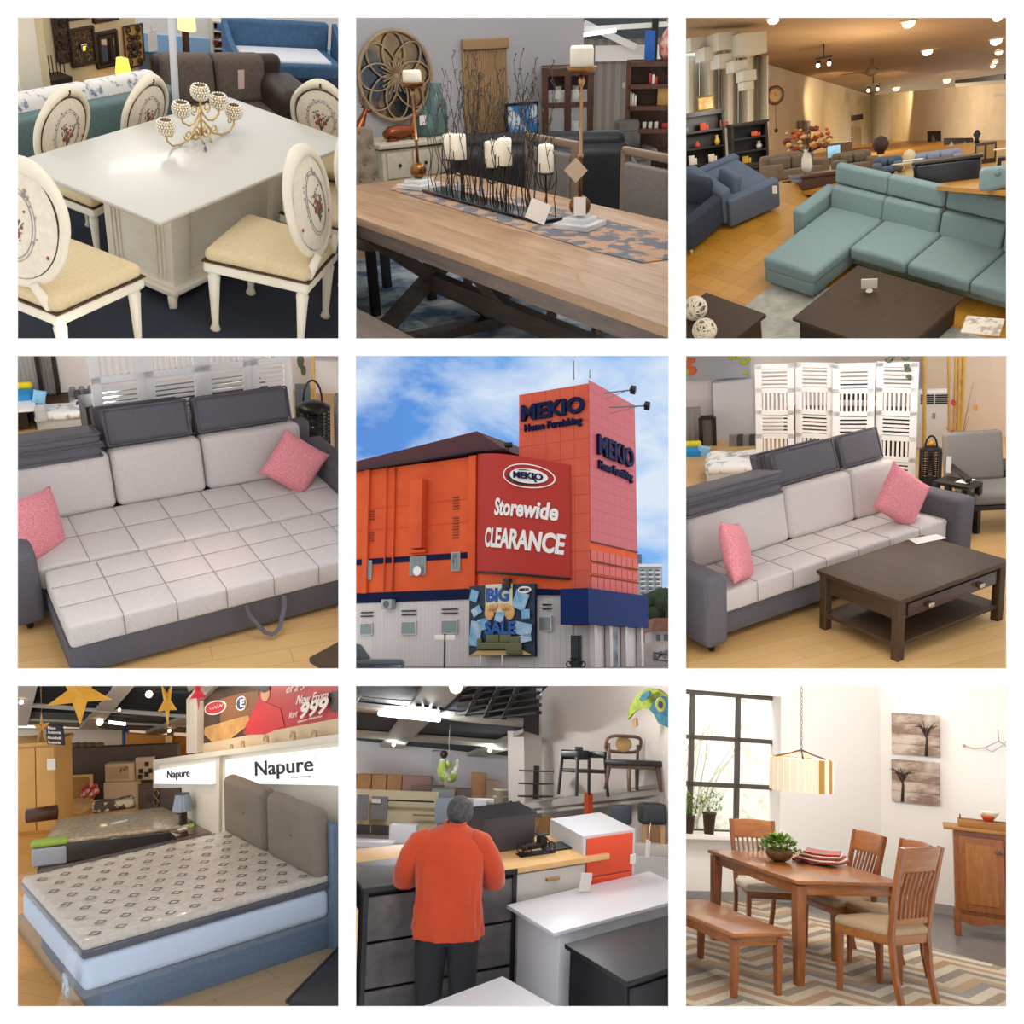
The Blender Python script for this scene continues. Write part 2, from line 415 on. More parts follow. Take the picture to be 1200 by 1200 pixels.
for _x in (406.8, 793.2):   # upright dividers of the display case
 q = [((_x + s_ * (1.5 if z > 3 else .5) - 600) / 600 * z / FL, -(y - 600) / 600 * z / FL, -z) for s_ in (-1, 1) for y, z in ((-60, DW + .004), (1260, DW + .004), (1260, 7.5), (-60, 7.5))]
 _o = struct('trim_2', MB().add(q, [(0, 1, 2, 3), (7, 6, 5, 4), (0, 4, 5, 1), (1, 5, 6, 2), (2, 6, 7, 3), (3, 7, 4, 0)], False), mat('white_display_board', ''), 'white upright divider between two columns of the display wall'); _o.matrix_world = CAMM


# ================================================================ room 1: white dining table, oval back chairs
ROOMS = []
def room(c):
 r = Room(c); ROOMS.append(r); return r
def wrect(ax, val, x0, y0, x1, y1):
 """centre, width and height of a flat thing hanging on the plane axis=val"""
 a, b, c, d = [G.on(x, y, ax, val) for x, y in ((x0, y0), (x1, y0), (x0, y1), (x1, y1))]
 o = 1 - ax; m = (a + b + c + d) / 4
 wd = (abs(b[o] - a[o]) + abs(d[o] - c[o])) / 2; ht = (abs(a.z - c.z) + abs(b.z - d.z)) / 2
 return m, wd, ht
R1 = room(1)
cream = mat('ivory_lacquer', 'efe6d4', .35, col2='e6dac2', scale=3, spec=.5)
white_gloss = mat('white_gloss_lacquer', 'cac6bc', .3, coat=.12)
seat_cream = mat('cream_upholstery', 'dcc8a0', .75, col2='d6be92', scale=60, bump=.15, sheen=.1)
back_cream = mat('ivory_brocade', 'efe5d2', .75, col2='e6d8c0', scale=40)
trim_dark = mat('bronze_nail_trim', '5a4530', .4, .6)
flower_red = mat('embroidered_red', 'a34a4a', .8); flower_grey = mat('embroidered_grey', '9b9a98', .8); flower_green = mat('embroidered_green', '6b6a58', .8)
gold = mat('champagne_gold', 'd9b77a', .28, 1); crystal = mat('crystal_beads', 'f2ead8', .06, .55, spec=1)
dark_carpet = mat('charcoal_carpet', '343a45', .95, col2='2a2f39', scale=90, bump=.3)
wall_cream = mat('cream_wall_paint', 'dcc8a2', .8, col2='d8c39c', scale=2)
wall_white = mat('white_wall_paint', 'e6e4e0', .8)

struct('floor', B((3, 2, -.03), (12, 12, .06)), dark_carpet)
LEGP = [(.018, 0), (.026, .012), (.02, .03), (.016, .045), (.027, .3), (.03, .33), (.024, .345), (.032, .36), (.032, .375)]
def oval(k, a, b, cz): return (a * math.sin(k), cz + b * math.cos(k))
def make_oval_chair(label, loc, rz, group, crest=False, sc=1):
 t = thing('dining_chair', label, 'chair', loc, rz, group, sc)
 def taper(x, y, z): s = 1 + .09 * (y / .24); return (x * s, y, z + .012 * (1 - (x / .27) ** 2) * (1 - (y / .26) ** 2))
 part('seat', MB().box((0, 0, .455), (.5, .48, .075), .032, 3, div=4, f=taper), seat_cream, t)
 part('nail_trim', MB().box((0, 0, .424), (.512, .492, .009), .004, 2, div=2, f=lambda x, y, z: (x * (1 + .09 * y / .24), y, z)), trim_dark, t)
 part('seat_rail', MB().box((0, 0, .39), (.505, .485, .062), .015, 2, div=2, f=lambda x, y, z: (x * (1 + .09 * y / .24), y, z)), cream, t)
 for sx, sy in ((-1, 1), (1, 1), (-1, -1), (1, -1)):
  m = MB(); x, y = sx * (.235 if sy > 0 else .195), sy * .205
  m.lathe(LEGP, (x, y, 0), 14); m.box((x, y, .39), (.055, .055, .065), .006)
  if sy > 0: m.lathe([(.018, 0), (.02, .006), (.006, .01)], (x, y + .03, .39), 10, 'y')
  part('leg', m, cream, t)
 L = Matrix.Rotation(math.radians(-13), 4, 'X'); py = -.235
 bk = Matrix.Translation((0, py, .42)) @ L
 fr = MB(); fr.m = bk; n = 40
 def rad(k): # the crest lifts the frame's top
  c = max(0, math.cos(k)); return .022 + .014 * c ** 6
 pts = [(.24 * math.sin(2 * pi * i / n) * (1 + (.05 * abs(math.sin(4 * pi * i / n)) if math.cos(2 * pi * i / n) > 0 else 0)), 0, .345 + .255 * math.cos(2 * pi * i / n) + (.028 * max(0, math.cos(2 * pi * i / n)) ** 8 if crest else 0)) for i in range(n)]
 fr.tube(pts, [rad(2 * pi * i / n) for i in range(n)], 10, True)
 part('back_frame', fr, cream, t)
 if crest:
  k = MB(); k.m = bk; k.ball((0, .028, .625), .016, 10, (1, .6, 1.3)); part('crest_carving', k, trim_dark, t)
 for s in (-1, 1):
  m = MB(); m.tube([(s * .195, -.205, .38), (s * .16, -.232, .47), (s * .13, -.252, .55)], [.026, .022, .018], 10); part('upright', m, cream, t)
 m = MB(); m.m = bk
 nn = 28
 for sg in (1, -1):
  m.grid(lambda u, v: (.215 * u * math.sin(2 * pi * v), sg * (.012 + .03 * (1 - u ** 2)), .345 + .235 * u * math.cos(2 * pi * v)), 7, nn)
 bp = part('backrest', m, back_cream, t)
 e = MB(); e.m = bk
 e.tube([(.214 * math.sin(2 * pi * i / n), .012, .345 + .234 * math.cos(2 * pi * i / n)) for i in range(n)], .0045, 6, True)
 part('piping', e, trim_dark, bp)
 rr = random.Random(5)
 for sg in (1, -1):
  e = MB(); e.m = bk
  def P(u, z): q = min(1, (u / .215) ** 2 + ((z - .345) / .235) ** 2); return (u, sg * (.0135 + .03 * (1 - q)), z)
  for r0, r1, w in ((.105, .145, .0022), (.118, .16, .0016)):
   e.tube([P(r0 * math.sin(2 * pi * i / 30), .345 + r1 * math.cos(2 * pi * i / 30)) for i in range(30)], w, 4, True)
  for i in range(26):
   a = rr.uniform(-1.9, 1.9); x, z = .115 * math.sin(a), .345 + .16 * math.cos(a)
   e.ball(P(x + rr.uniform(-.015, .015), z + rr.uniform(-.012, .012)), rr.uniform(.004, .009), 6, (1, .3, 1))
  part('embroidery', e, flower_grey, bp, 'grey embroidered wreath')
  e = MB(); e.m = bk
  for i in range(10):
   a = rr.uniform(-.9, .9); l = rr.uniform(.05, .13)
   e.tube([P(0, .25), P(.4 * l * math.sin(a), .27 + .5 * l), P(l * math.sin(a), .28 + l)], .0022, 4)
  for i in range(22): e.ball(P(rr.uniform(-.06, .06), rr.uniform(.27, .42)), rr.uniform(.004, .008), 6, (1, .3, 1))
  part('embroidery', e, flower_green, bp, 'olive embroidered stems and leaves')
  e = MB(); e.m = bk
  for x, z, r in ((-.035, .325, .017), (.03, .315, .019), (0, .35, .015), (.012, .385, .009), (-.02, .37, .009), (.052, .35, .008), (-.18, .27, .01), (.175, .25, .009)):
   e.ball(P(x, z), r, 8, (1, .3, 1))
  part('embroidery', e, flower_red, bp, 'red embroidered roses')
 return t
g = 'oval back dining chairs around the white table'
make_oval_chair('ivory oval-back chair in the left foreground, at the near short end of the white table', (-.44, .31, 0), -pi / 2 + .06, g, False, (1.12, 1.25, 1.12))
c0 = make_oval_chair('ivory oval-back chair in front, its whole cream seat in view under the white table corner', (.62, -.3, 0), math.radians(14), g, False, (1.12, 1.3, 1.12))
dup(c0, (1.5, -.12, 0), math.radians(6), 'ivory oval-back chair mostly hidden at the right edge behind the front chair', g)
c1 = make_oval_chair('ivory crested chair at the far left behind the white table, roses on its back', (.64, 1.17, 0), pi + .12, g, True, .95)
dup(c1, (1.3, 1.12, 0), pi + .1, 'ivory crested chair at the middle of the white table, left of the candelabra', g, .92)
dup(c1, (2.14, .46, 0), pi / 2 + .3, 'ivory crested chair at the far right head of the white table', g, .93)

t = thing('dining_table', 'glossy white rectangular dining table on a pedestal base', 'table', (.95, .525, 0))
part('tabletop', MB().box((0, 0, .752), (1.91, 1.05, .02), .006), white_gloss, t)
part('apron', MB().box((0, 0, .731), (1.86, 1.0, .022), .008), white_gloss, t)
m = MB()
m.box((0, 0, .39), (1.12, .42, .62), .01)
for sx in (-1, 1): m.box((sx * .5, 0, .39), (.16, .52, .64), .01)
for s in (-1, 1):
 for k in range(3): m.box((-.585, s * .17 + (k - 1) * .03, .4), (.012, .014, .5), .004)
 m.box((0, s * .212, .4), (.7, .012, .46), .004)
m.box((0, 0, .095), (1.24, .58, .05), .015); m.box((0, 0, .7), (1.2, .56, .04), .012)
part('pedestal', m, cream, t)
for sx in (-1, 1):
 for sy in (-1, 1):
  part('foot', MB().tube([(sx * .55, sy * .23, .09), (sx * .6, sy * .26, .05), (sx * .62, sy * .28, 0)], [.04, .03, .024], 8), cream, t)

# candle holder with five crystal bowls
t = thing('candelabra', 'gold scroll candelabra with five crystal bead bowls on the white table', 'candle holder', (1.1, .63, .762), -.12)
m = MB()
def scroll(cx, cz, r, a0, turns, s=1, n=22, y=0):
 return [(cx + s * r * (1 - .72 * i / n) * math.cos(a0 + turns * 2 * pi * i / n), y, cz + r * (1 - .72 * i / n) * math.sin(a0 + turns * 2 * pi * i / n)) for i in range(n + 1)]
for s in (-1, 1):
 m.tube([(s * .0, 0, .14), (s * .05, 0, .09), (s * .1, .0, .03), (s * .17, 0, .008), (s * .24, 0, .012), (s * .28, 0, .05), (s * .285, 0, .1)], .0065, 8)
 m.tube([(0, 0, .22), (s * .02, 0, .16), (s * .06, 0, .12), (s * .1, 0, .11), (s * .15, 0, .14), (s * .155, 0, .2)], .0065, 8)
 m.tube(scroll(s * .05, .05, .045, pi / 2, 1.4, s), .006, 8); m.tube(scroll(s * .05, .2, .032, -pi / 2, 1.2, s), .005, 8)
 m.tube(scroll(s * .11, .055, .035, pi, 1.3, -s), .005, 8); m.tube(scroll(s * .25, .085, .025, 0, 1.2, s), .005, 8)
 m.tube([(s * .03, -.06, .004), (s * .04, 0, .06), (s * .03, .06, .004)], .006, 8)
m.tube([(0, 0, .03), (0, 0, .24)], .007, 8)
part('scroll_frame', m, gold, t)
rr = random.Random(3)
for x, z in ((0, .305), (-.155, .225), (.155, .225), (-.285, .14), (.285, .14)):
 bwl = part('bowl', MB().lathe([(.008, -.06), (.02, -.056), (.045, -.035), (.05, 0), (.044, .03), (.036, .04)], (x, 0, z), 18, cap=False), gold, t)
 m = MB()
 for i in range(6):
  lat = -.75 + i * .3; rad = .054 * math.cos(lat * .95); nb = max(6, int(rad * 2 * pi / .0165))
  for k in range(nb):
   a = 2 * pi * (k + .5 * (i % 2)) / nb; m.ball((x + rad * math.cos(a), rad * math.sin(a), z + .052 * math.sin(lat)), .0088, 6)
 part('crystal_beads', m, crystal, bwl)
solo('price_tag', 'small dark label lying at the foot of the gold candelabra', 'tag', B((0, 0, .012), (.05, .004, .03)), mat('grey_card', '6d6a78', .6), (.99, .5, .762), .3, tilt=(-.5, 0, .3))

# behind the table: teal sofa with flowered cushions, cream wall with frames
teal = mat('teal_weave', '687f80', .85, col2='5b7273', scale=50, bump=.1)
floral = mat('floral_chintz', 'ebe6e0', .8, col2='6f7f93', scale=17, lo=.54, hi=.66, det=3)
t = thing('sofa', 'teal sofa seen from behind, beyond the far dining chairs, flowered cushions along its top', 'sofa', (1.0, 1.86, 0), -.1)
part('back', MB().box((.1, -.06, .35), (1.95, .14, .56), .03, 3), teal, t)
part('base', MB().box((.1, .25, .17), (1.95, .55, .26), .03), teal, t)
for s in (-1, 1): part('armrest', MB().box((.1 + s * .93, .25, .26), (.12, .6, .44), .04, 3), teal, t)
for i in range(3):
 solo('cushion', 'long flowered cushion on the teal sofa, %s' % ('left one', 'middle one', 'right one by the white column')[i], 'cushion',
         MB().box((0, 0, 0), (.62, .15, .2), .06, 4), floral, (.5 + i * .6, 1.98 - .06 * i, .62), -.1, 'flowered cushions on the teal sofa', tilt=(-.2, 0, 0))
WY = 2.75
struct('wall_back', B((1.2, WY + .05, .6), (3.25, .1, 2.2)), wall_cream)
def frame_on(name, label, cat, ax, val, px, depth, mats, border=.15, group=None, inner=None, off=-1):
 c, wd, ht = wrect(ax, val, *px); b = border * min(wd, ht)
 t = thing(name, label, cat, c, 0 if ax == 1 else -pi / 2, group)
 m = MB(); y = -depth / 2
 for s in (-1, 1):
  m.box((s * (wd - b) / 2, y, 0), (b, depth, ht), b * .2); m.box((0, y, s * (ht - b) / 2), (wd - b * 1.9, depth, b), b * .2)
 part('frame', m, mats[0], t)
 part('panel', B((0, -depth * .3, 0), (wd - b, depth * .4, ht - b)), mats[1], t)
 if inner: inner(t, wd, ht, b, depth)
 return t
dk = mat('dark_bronze', '3b2f26', .5, .3); rel = mat('studded_relief', '8a765a', .5, .3, col2='3f3226', kind='voronoi', scale=60, lo=.1, hi=.5, bump=.6)
mirror = mat('mirror_glass', 'e8e8e8', .03, 1); beige = mat('ivory_panel', 'd9cdb4', .7)
def knob(t, w_, h_, b, d): part('centre_boss', B((0, -d, 0), (w_ * .22, d * .6, h_ * .2), .008), mirror, t)
frame_on('wall_art', 'square bronze relief panel with studded field on the cream wall, beside the mirror', 'wall art', 1, WY, (195, 42, 290, 185), .03, (dk, rel), .08, None, knob)
def inner(t, w_, h_, b, d): part('inner_frame', MB().box((0, -d * .7, 0), (w_ * .72, d * .6, h_ * .78), .004), dk, t); part('mirror_glass', B((0, -d * 1.02, 0), (w_ * .55, d * .1, h_ * .62)), mirror, t)
frame_on('mirror', 'dark framed rectangular mirror on the cream wall between two ornate panels', 'mirror', 1, WY, (290, 55, 375, 190), .03, (dk, rel), .1, None, inner)
def scrollwork(name, label, px, back=None):
 c, wd, ht = wrect(1, WY, *px); t = thing(name, label, 'wall art', c); m = MB()
 if back: part('panel', B((0, -.006, 0), (wd * .94, .008, ht * .94)), back, t)
 for s in (-1, 1): m.tube([(s * wd * .47, -.02, ht * .48), (s * wd * .47, -.02, -ht * .35), (s * wd * .3, -.02, -ht * .48)], .007, 6)
 m.tube([(-wd * .47, -.02, ht * .48), (wd * .47, -.02, ht * .48)], .007, 6); m.tube([(-wd * .3, -.02, -ht * .48), (wd * .3, -.02, -ht * .48)], .007, 6)
 for k in range(5):
  z = ht * (.38 - k * .19)
  for s in (-1, 1): m.tube([(q[0], -.02, q[2]) for q in scroll(s * wd * .22, z, ht * .095, pi / 2 * (k % 2 * 2 - 1), 1.3, s, 14)], .006, 5)
 m.ball((0, -.02, 0), wd * .14, 8, (1, .4, 1.4)); m.ball((0, -.02, ht * .2), wd * .1, 8, (1, .4, 1)); m.ball((0, -.02, -ht * .22), wd * .1, 8, (1, .4, 1))
 part('scrollwork', m, dk, t)
scrollwork('wall_art', 'tall narrow dark scrollwork panel at the left of the cream wall', (135, -40, 195, 178), mat('rust_backing', '6b4a36', .7))
scrollwork('wall_art', 'openwork scroll panel over the glowing table lamp, amber behind the scrolls', (395, 30, 470, 190), mat('amber_panel', 'c99a55', .5))
frame_on('framed_picture', 'dark picture frame cut by the top edge above the studded panel', 'picture frame', 1, WY, (180, -60, 268, 14), .03, (dk, rel), .12)
frame_on('framed_picture', 'dark picture frame cut by the top edge above the rectangular mirror', 'picture frame', 1, WY, (278, -60, 372, 22), .03, (dk, mat('brown_print', '6a5744', .7)), .12)
p = G.on(398, 195, 1, WY - .25)
t = thing('table_lamp', 'small lit table lamp glowing yellow against the cream wall', 'lamp', (p.x, p.y, 0))
part('base', MB().lathe([(.05, .3), (.05, .31), (.012, .32), (.012, p.z - .02)], n=14), dk, t)
part('lamp_shade', MB().lathe([(.062, p.z - .04), (.045, p.z + .07)], n=24, cap=False), mat('lit_yellow_shade', 'ffd84a', .8, emit=1.6), t)
solo('side_table', 'small cream table carrying the glowing lamp behind the teal sofa', 'table', MB().box((0, 0, .285), (.3, .2, .03), .005).box((0, 0, .14), (.26, .16, .28)), cream, (p.x, p.y, 0))
lamp('POINT', 'table_lamp_bulb', (p.x, p.y, p.z), energy=1.6, color=(1, .7, .3), size=.04)
c, wd, ht = wrect(1, WY, 485, 52, 518, 130)
solo('price_tag', 'white hanging price tag on the cream wall right of the amber scroll panel', 'tag', MB().box((0, -.02, 0), (wd, .004, ht)).tube([(0, -.02, ht * .4), (-.03, -.02, ht)], .004, 6), mat('white_card', 'e8e2dc', .7), c)
c, wd, ht = wrect(1, WY, 528, 150, 572, 188)
solo('price_tag', 'small square notice low on the cream wall beside the white column', 'sign', B((0, -.01, 0), (wd, .01, ht)), beige, c)
m = MB(); p = G.on(140, 210, 1, WY - .2)
for k in range(3): m.tube([(k * .07 - .07, 0, 0), (k * .07 - .07, 0, .14), (k * .07 - .03, 0, .14), (k * .07 - .03, 0, 0)], .004, 6, True)
solo('wire_rack', 'thin wire rack standing behind the teal sofa at the left', 'rack', m.box((-.02, 0, -.3), (.26, .14, .58)), dk, (p.x, p.y, p.z - .02))
m = MB().box((0, 0, .8), (.11, .14, 1.6), .01).box((0, 0, .03), (.16, .2, .06), .01)
p = G.on(590, 250, 1, 1.6); struct('trim_1', MB().T((p.x, 1.6, 0)).box((0, 0, .7), (.03, .05, 1.4), .006), mat('white_column_paint', 'dfe0e4', .5))
p = G.on(30, 100, 1, 2.4); q = G.on(110, 100, 1, 2.4)
t = thing('cabinet', 'tall cream cabinet at the far left edge behind the oval chairs', 'cabinet', (p.x - .02, 2.45, 0))
part('body', MB().box((0, 0, .6), (.3, .24, 1.3), .01), wall_cream, t); part('door', MB().box((-.04, -.13, .6), (.2, .02, 1.1), .006), cream, t)

# beyond the column: floor lamp, brown sofas, blue bed, shelf against the white wall
TP = tuple(G.at(880, 165, 0)); TR = math.radians(-44)
with turned(TP, TR):
 struct('wall_right', B((.9, .05, .3), (5.2, .1, 3)), wall_white); struct('wall_right', B((.9, -.005, .0), (5.2, .02, G.on(700, 85, 1, 0).z * 2)), mat('light_blue_paint', '8fb8de', .8))
brown = mat('brown_fabric', '6a5c52', .85, col2='5b4e45', scale=50); dbrown = mat('dark_brown_leather', '3b2d27', .55, col2='2f231e', scale=30)
t = thing('sofa', 'two seat brown sofa with dark scrolled arm behind the candelabra', 'sofa', (2.75, 1.68, 0), -.5)
for s in (-1, 1):
 part('back_cushion', MB().box((s * .22 - .12, .12, .53), (.43, .15, .36), .06, 4, div=2, f=lambda x, y, z: (x, y - (z - .5) * -.25, z)), brown, t)
 part('seat_cushion', MB().box((s * .22 - .12, -.1, .3), (.43, .5, .14), .05, 3), brown, t)
part('base', MB().box((-.1, 0, .14), (1.0, .62, .24), .03), dbrown, t)
part('back', MB().box((-.05, .22, .36), (1.1, .14, .66), .06, 3), dbrown, t)
part('armrest', MB().box((.42, -.1, .3), (.34, .56, .56), .1, 4), dbrown, t); part('armrest', MB().box((-.6, -.05, .27), (.14, .6, .5), .06, 4), dbrown, t)
solo('price_tag', 'pale pink price card standing against the arm of the brown sofa', 'tag', B((0, 0, .1), (.055, .006, .14)), mat('pink_card', 'd8b8b0', .7), (2.55, 1.45, .56), -.3)
p = G.on(634, 30, 1, 2.3)
t = thing('floor_lamp', 'floor lamp with glowing cream shade on a dark post beside the white column', 'lamp', (p.x, 2.3, 0))
part('lamp_shade', MB().lathe([(.075, p.z - .045), (.065, p.z + .1)], n=24, cap=False), mat('lit_cream_shade', 'f5dca0', .8, emit=.9), t)
part('pole', MB().box((-.02, 0, (p.z - .05) / 2), (.04, .04, p.z - .05)), mat('walnut_post', '4a3024', .4), t)
blue = mat('denim_blue_velvet', '46698c', .8, col2='3d5d7f', scale=20)
t = thing('bed', 'blue upholstered bed with winged headboard and white bedding, beyond the brown sofa', 'bed', tuple(G.at(975, 262, 0)), -.62, None, .72)
part('frame', MB().box((.05, 0, .3), (1.5, .7, .2), .05, 3), blue, t); part('mattress', MB().box((.05, .0, .4), (1.2, .6, .06), .03, 3), mat('white_bedding', 'd9dbe0', .9), t)
part('headboard', MB().box((.1, .38, .5), (1.45, .12, .5), .05, 3), blue, t)
for s in (-1, 1): part('wing', MB().prism([(-.35, .2), (.38, .2), (.38, .74), (.1, .56), (-.35, .42)], .1 + s * .78, .17 + s * .78, 'yz'), blue, t)
with turned(TP, TR):
 WB = 0
 c, wd, ht = wrect(1, -.12, 728, 15, 815, 150); t = thing('shelf', 'open white bookcase with ornaments against the far wall above the brown sofa', 'shelf', c); m = MB()
 for k in range(5): m.box((0, 0, ht * (-.48 + .24 * k)), (wd, .2, .015))
 for s in (-1, 0, 1): m.box((s * wd / 2, 0, 0), (.015, .2, ht))
 m.box((0, .1, 0), (wd, .01, ht)); part('case', m, mat('birch_white', 'dcd2c0', .6), t)
 for k, (x, y, col_, lb) in enumerate(((760, 42, '4f7fb0', 'blue framed picture on the white bookcase, upper left'), (775, 72, 'b6452e', 'red ornament on the middle shelf of the white bookcase'), (778, 108, 'c79a4a', 'amber framed picture on the lower shelf of the white bookcase'), (742, 98, '7a2e2a', 'dark red books standing on the white bookcase, lower left'))):
  solo(('picture', 'ornament', 'picture', 'book_stack')[k], lb, ('picture', 'ornament', 'picture', 'books')[k], MB().box((0, 0, 0), (.07, .04, .065), .006).box((0, -.022, 0), (.045, .01, .04)), mat('shelf_item_%d' % k, col_, .6), G.on(x, y, 1, -.2))
 c, wd, ht = wrect(1, WB, 1015, 20, 1080, 78); solo('picture', 'square picture of brown shapes on the white wall above the blue bed', 'picture', B((0, -.02, 0), (wd, .03, ht)), mat('brown_abstract', 'b9a48e', .7, col2='5b3f30', scale=9), c)
 c, wd, ht = wrect(1, WB, 865, 45, 945, 118); t = thing('wall_unit', 'white wall unit with blue niche beside the blue bed', 'cabinet', c)
 part('body', B((0, -.06, 0), (wd, .1, ht)), wall_white, t); part('niche', B((0, -.115, -ht * .2), (wd * .8, .01, ht * .4)), mat('sky_blue_panel', '8fb6dc', .7), t); part('handle', MB().box((0, -.12, ht * .25), (wd * .7, .01, ht * .05)), dk, t)
black_metal = mat('black_metal', '17181c', .45)
for x, lb in ((1130, 'thick black post left of two at the right edge, above the far right chair'), (1178, 'thin black post at the right edge above the far right chair'), (714, 'dark upright post behind the brown sofa beside the white bookcase')):
 y_ = 2.9 if x > 1000 else 3.6; p = G.on(x, 100, 1, y_)
 solo('post', lb, 'post', MB().box((0, 0, 1), (.07 if x == 1130 else .045, .05, 2.2)), black_metal, (p.x, y_, 0))
p = G.on(1160, 160, 1, 3.1)
solo('armchair', 'grey rounded armchair back half hidden behind the far right dining chair', 'armchair', MB().box((0, 0, .3), (.5, .4, .6), .1, 4).box((0, .18, .5), (.5, .12, .5), .06, 4), mat('slate_fabric', '4a4f57', .8), (p.x, p.y, 0))
lamp('AREA', 'room_fill', (1.0, .5, 2.5), (1.0, .6, 0), 5, (1, .86, .7), 1.2)  # area lamps added overhead, out of view, to brighten the room
lamp('AREA', 'room_fill', (3.0, 3.2, 2.4), (2.6, 3.6, 0), 20, (1, .92, .82), .8)


# ================================================================ room 2: brown plank table with candle holders
R2 = room(2)
plank = mat('brown_table_wood', 'a5835f', .42, col2='86684c', kind='wood', scale=2.2, stretch=(1, 9, 9), bump=.12, coat=.25)
grey_wood = mat('grey_brown_wood', '6f625a', .5, col2='574c45', kind='wood', scale=2.5, stretch=(1, 9, 9), bump=.15)
rug_blue = mat('blue_faded_rug', '9aa3a6', .95, col2='3f5670', scale=3.5, det=8, lo=.42, hi=.58, bump=.3)
tan_floor = tile('tan_plank_floor', 'c9a47c', 'bd966d', 'a07c58', 1.2, .18, .004, .45)
taupe = mat('taupe_linen', '8a7a69', .9, col2='7c6d5e', scale=60, bump=.1); blackl = mat('black_leather', '1d1e24', .42, col2='16171b', scale=20, bump=.2)
greyf = mat('grey_linen', '77706b', .9, col2='6a635e', scale=60); bronze = mat('antique_brass', '8a6238', .3, 1, col2='4f3620', scale=12)
wax = mat('white_wax', 'e9e1cf', .6, spec=.3); wax2 = mat('ivory_wax', 'cfc8b8', .6)
iron = mat('dark_iron', '2b2724', .5, .6); rustyw = mat('walnut_brown', '5b3b28', .4, col2='46291b', kind='wood', scale=3, stretch=(6, 6, 1))
struct('floor', B((-1.5, 2, -.03), (14, 12, .06)), tan_floor)
solo('rug', 'blue and grey faded rug under the brown plank table', 'rug', B((0, 0, .006), (4.4, 3.4, .012)), rug_blue, (0, .7, 0))
x0, x1, wT = -.82, 2.6, 1.02
t = thing('dining_table', 'long brown plank dining table with trestle legs in front of the candle holders', 'table', (x0, 0, 0))
m = MB()
for k in range(5): m.box(((x1 - x0) / 2, wT * (k + .5) / 5, .742), (x1 - x0, wT / 5 - .001, .036), .002)
part('tabletop', m, plank, t)
part('apron', MB().box(((x1 - x0) / 2, wT / 2, .69), (x1 - x0 - .05, wT - .05, .07), .004), grey_wood, t)
for xx in (.55, 2.75):
 m = MB(); m.box((xx, wT / 2, .64), (.1, .78, .06), .006); m.box((xx, wT / 2, .035), (.11, .82, .06), .006)
 m.bar((xx, .12, .06), (xx, .9, .64), .09, .06); m.bar((xx, .9, .06), (xx, .12, .64), .09, .06); part('trestle', m, grey_wood, t)
m = MB(); m.bar((.55, wT / 2, .33), (2.75, wT / 2, .33), .06, .09); m.bar((.6, wT / 2, .62), (1.3, wT / 2, .33), .05, .06); part('stretcher', m, grey_wood, t)
t = thing('bench', 'brown wooden bench in the bottom corner in front of the plank table', 'bench', (.55, -.42, 0))
part('seat', MB().box((0, 0, .44), (2.2, .4, .05), .006), grey_wood, t)
for s in (-1, 1): part('leg', MB().box((s * .85, 0, .21), (.09, .34, .42), .006), grey_wood, t)
# runner
runner_m = mat('patterned_runner', 'a08068', .9, col2='5a5d66', scale=11, det=3, lo=.46, hi=.52)
m = MB(); solo('table_runner', 'patterned orange and grey runner with pointed ends along the brown plank table', 'table runner', MB().prism([(-.72, .64), (-.58, .46), (1.22, .42), (1.46, .44), (1.5, .62), (1.3, .82), (-.55, .84)], 0, .003), runner_m, (0, 0, .7605))
def candlestick(label, x, y, z1, z2, r):
 t = thing('candlestick', label, 'candlestick', (x, y, .764), .4)
 part('base', MB().box((0, 0, .012), (.17, .17, .024), .004).box((0, 0, .033), (.11, .11, .02), .004), mat('acrylic_glass', 'e4e8ea', .05, alpha=.55, spec=1), t)
 m = MB(); m.lathe([(r * math.sin(pi * k / 12) + .004, .045 + r * (1 - math.cos(pi * k / 12))) for k in range(13)], n=24)
 for k in range(12): a = pi * k / 6; m.tube([(r * 1.01 * math.sin(pi * j / 8) * math.cos(a), r * 1.01 * math.sin(pi * j / 8) * math.sin(a), .045 + r * (1 - math.cos(pi * j / 8))) for j in range(9)], .0028, 5)
 part('ribbed_ball', m, bronze, t)
 H = z1 - .764
 part('stem', MB().lathe([(.009, .045 + 2 * r), (.007, H * .45), (.012, H * .455), (.012, H * .475), (.007, H * .48), (.006, H - .07), (.012, H - .06), (.014, H - .05), (.008, H - .03)], n=12), mat('brushed_brass', '9a7b58', .35, 1), t)
 part('candle_dish', MB().lathe([(.006, H - .03), (.05, H - .018), (.062, H + .004), (.056, H + .004), (.04, H - .006), (.002, H - .006)], n=24), bronze, t)
 c = solo('pillar_candle', 'cream pillar candle on top of the ' + ('tall' if H > .6 else 'short') + ' ribbed ball candlestick', 'candle', MB().lathe([(.0445, 0), (.047, .01), (.047, z2 - z1 - .012), (.042, z2 - z1), (.004, z2 - z1 - .008)], n=24), wax2, (x, y, z1 - .003))
candlestick('tall brass candlestick with ribbed ball at the right end of the black candle tray', .83, .64, 1.38, 1.46, .042)
candlestick('shorter brass candlestick with ribbed ball at the left end of the plank table', -.5, .6, 1.27, 1.33, .04)
t = thing('candle_holder', 'black tray of twisted wire stems holding five pillar candles amid iron twigs', 'candle holder', (.13, .6, .7645))
part('tray', MB().box((.03, .0, .008), (1.04, .13, .014), .004), mat('black_gloss_tray', '15171a', .15), t)
cx = [-.34, -.15, .04, .24, .47]; rr = random.Random(8); hz = [.2, .22, .2, .235, .225]
twig = mat('iron_twigs', '3b332d', .6, .4)
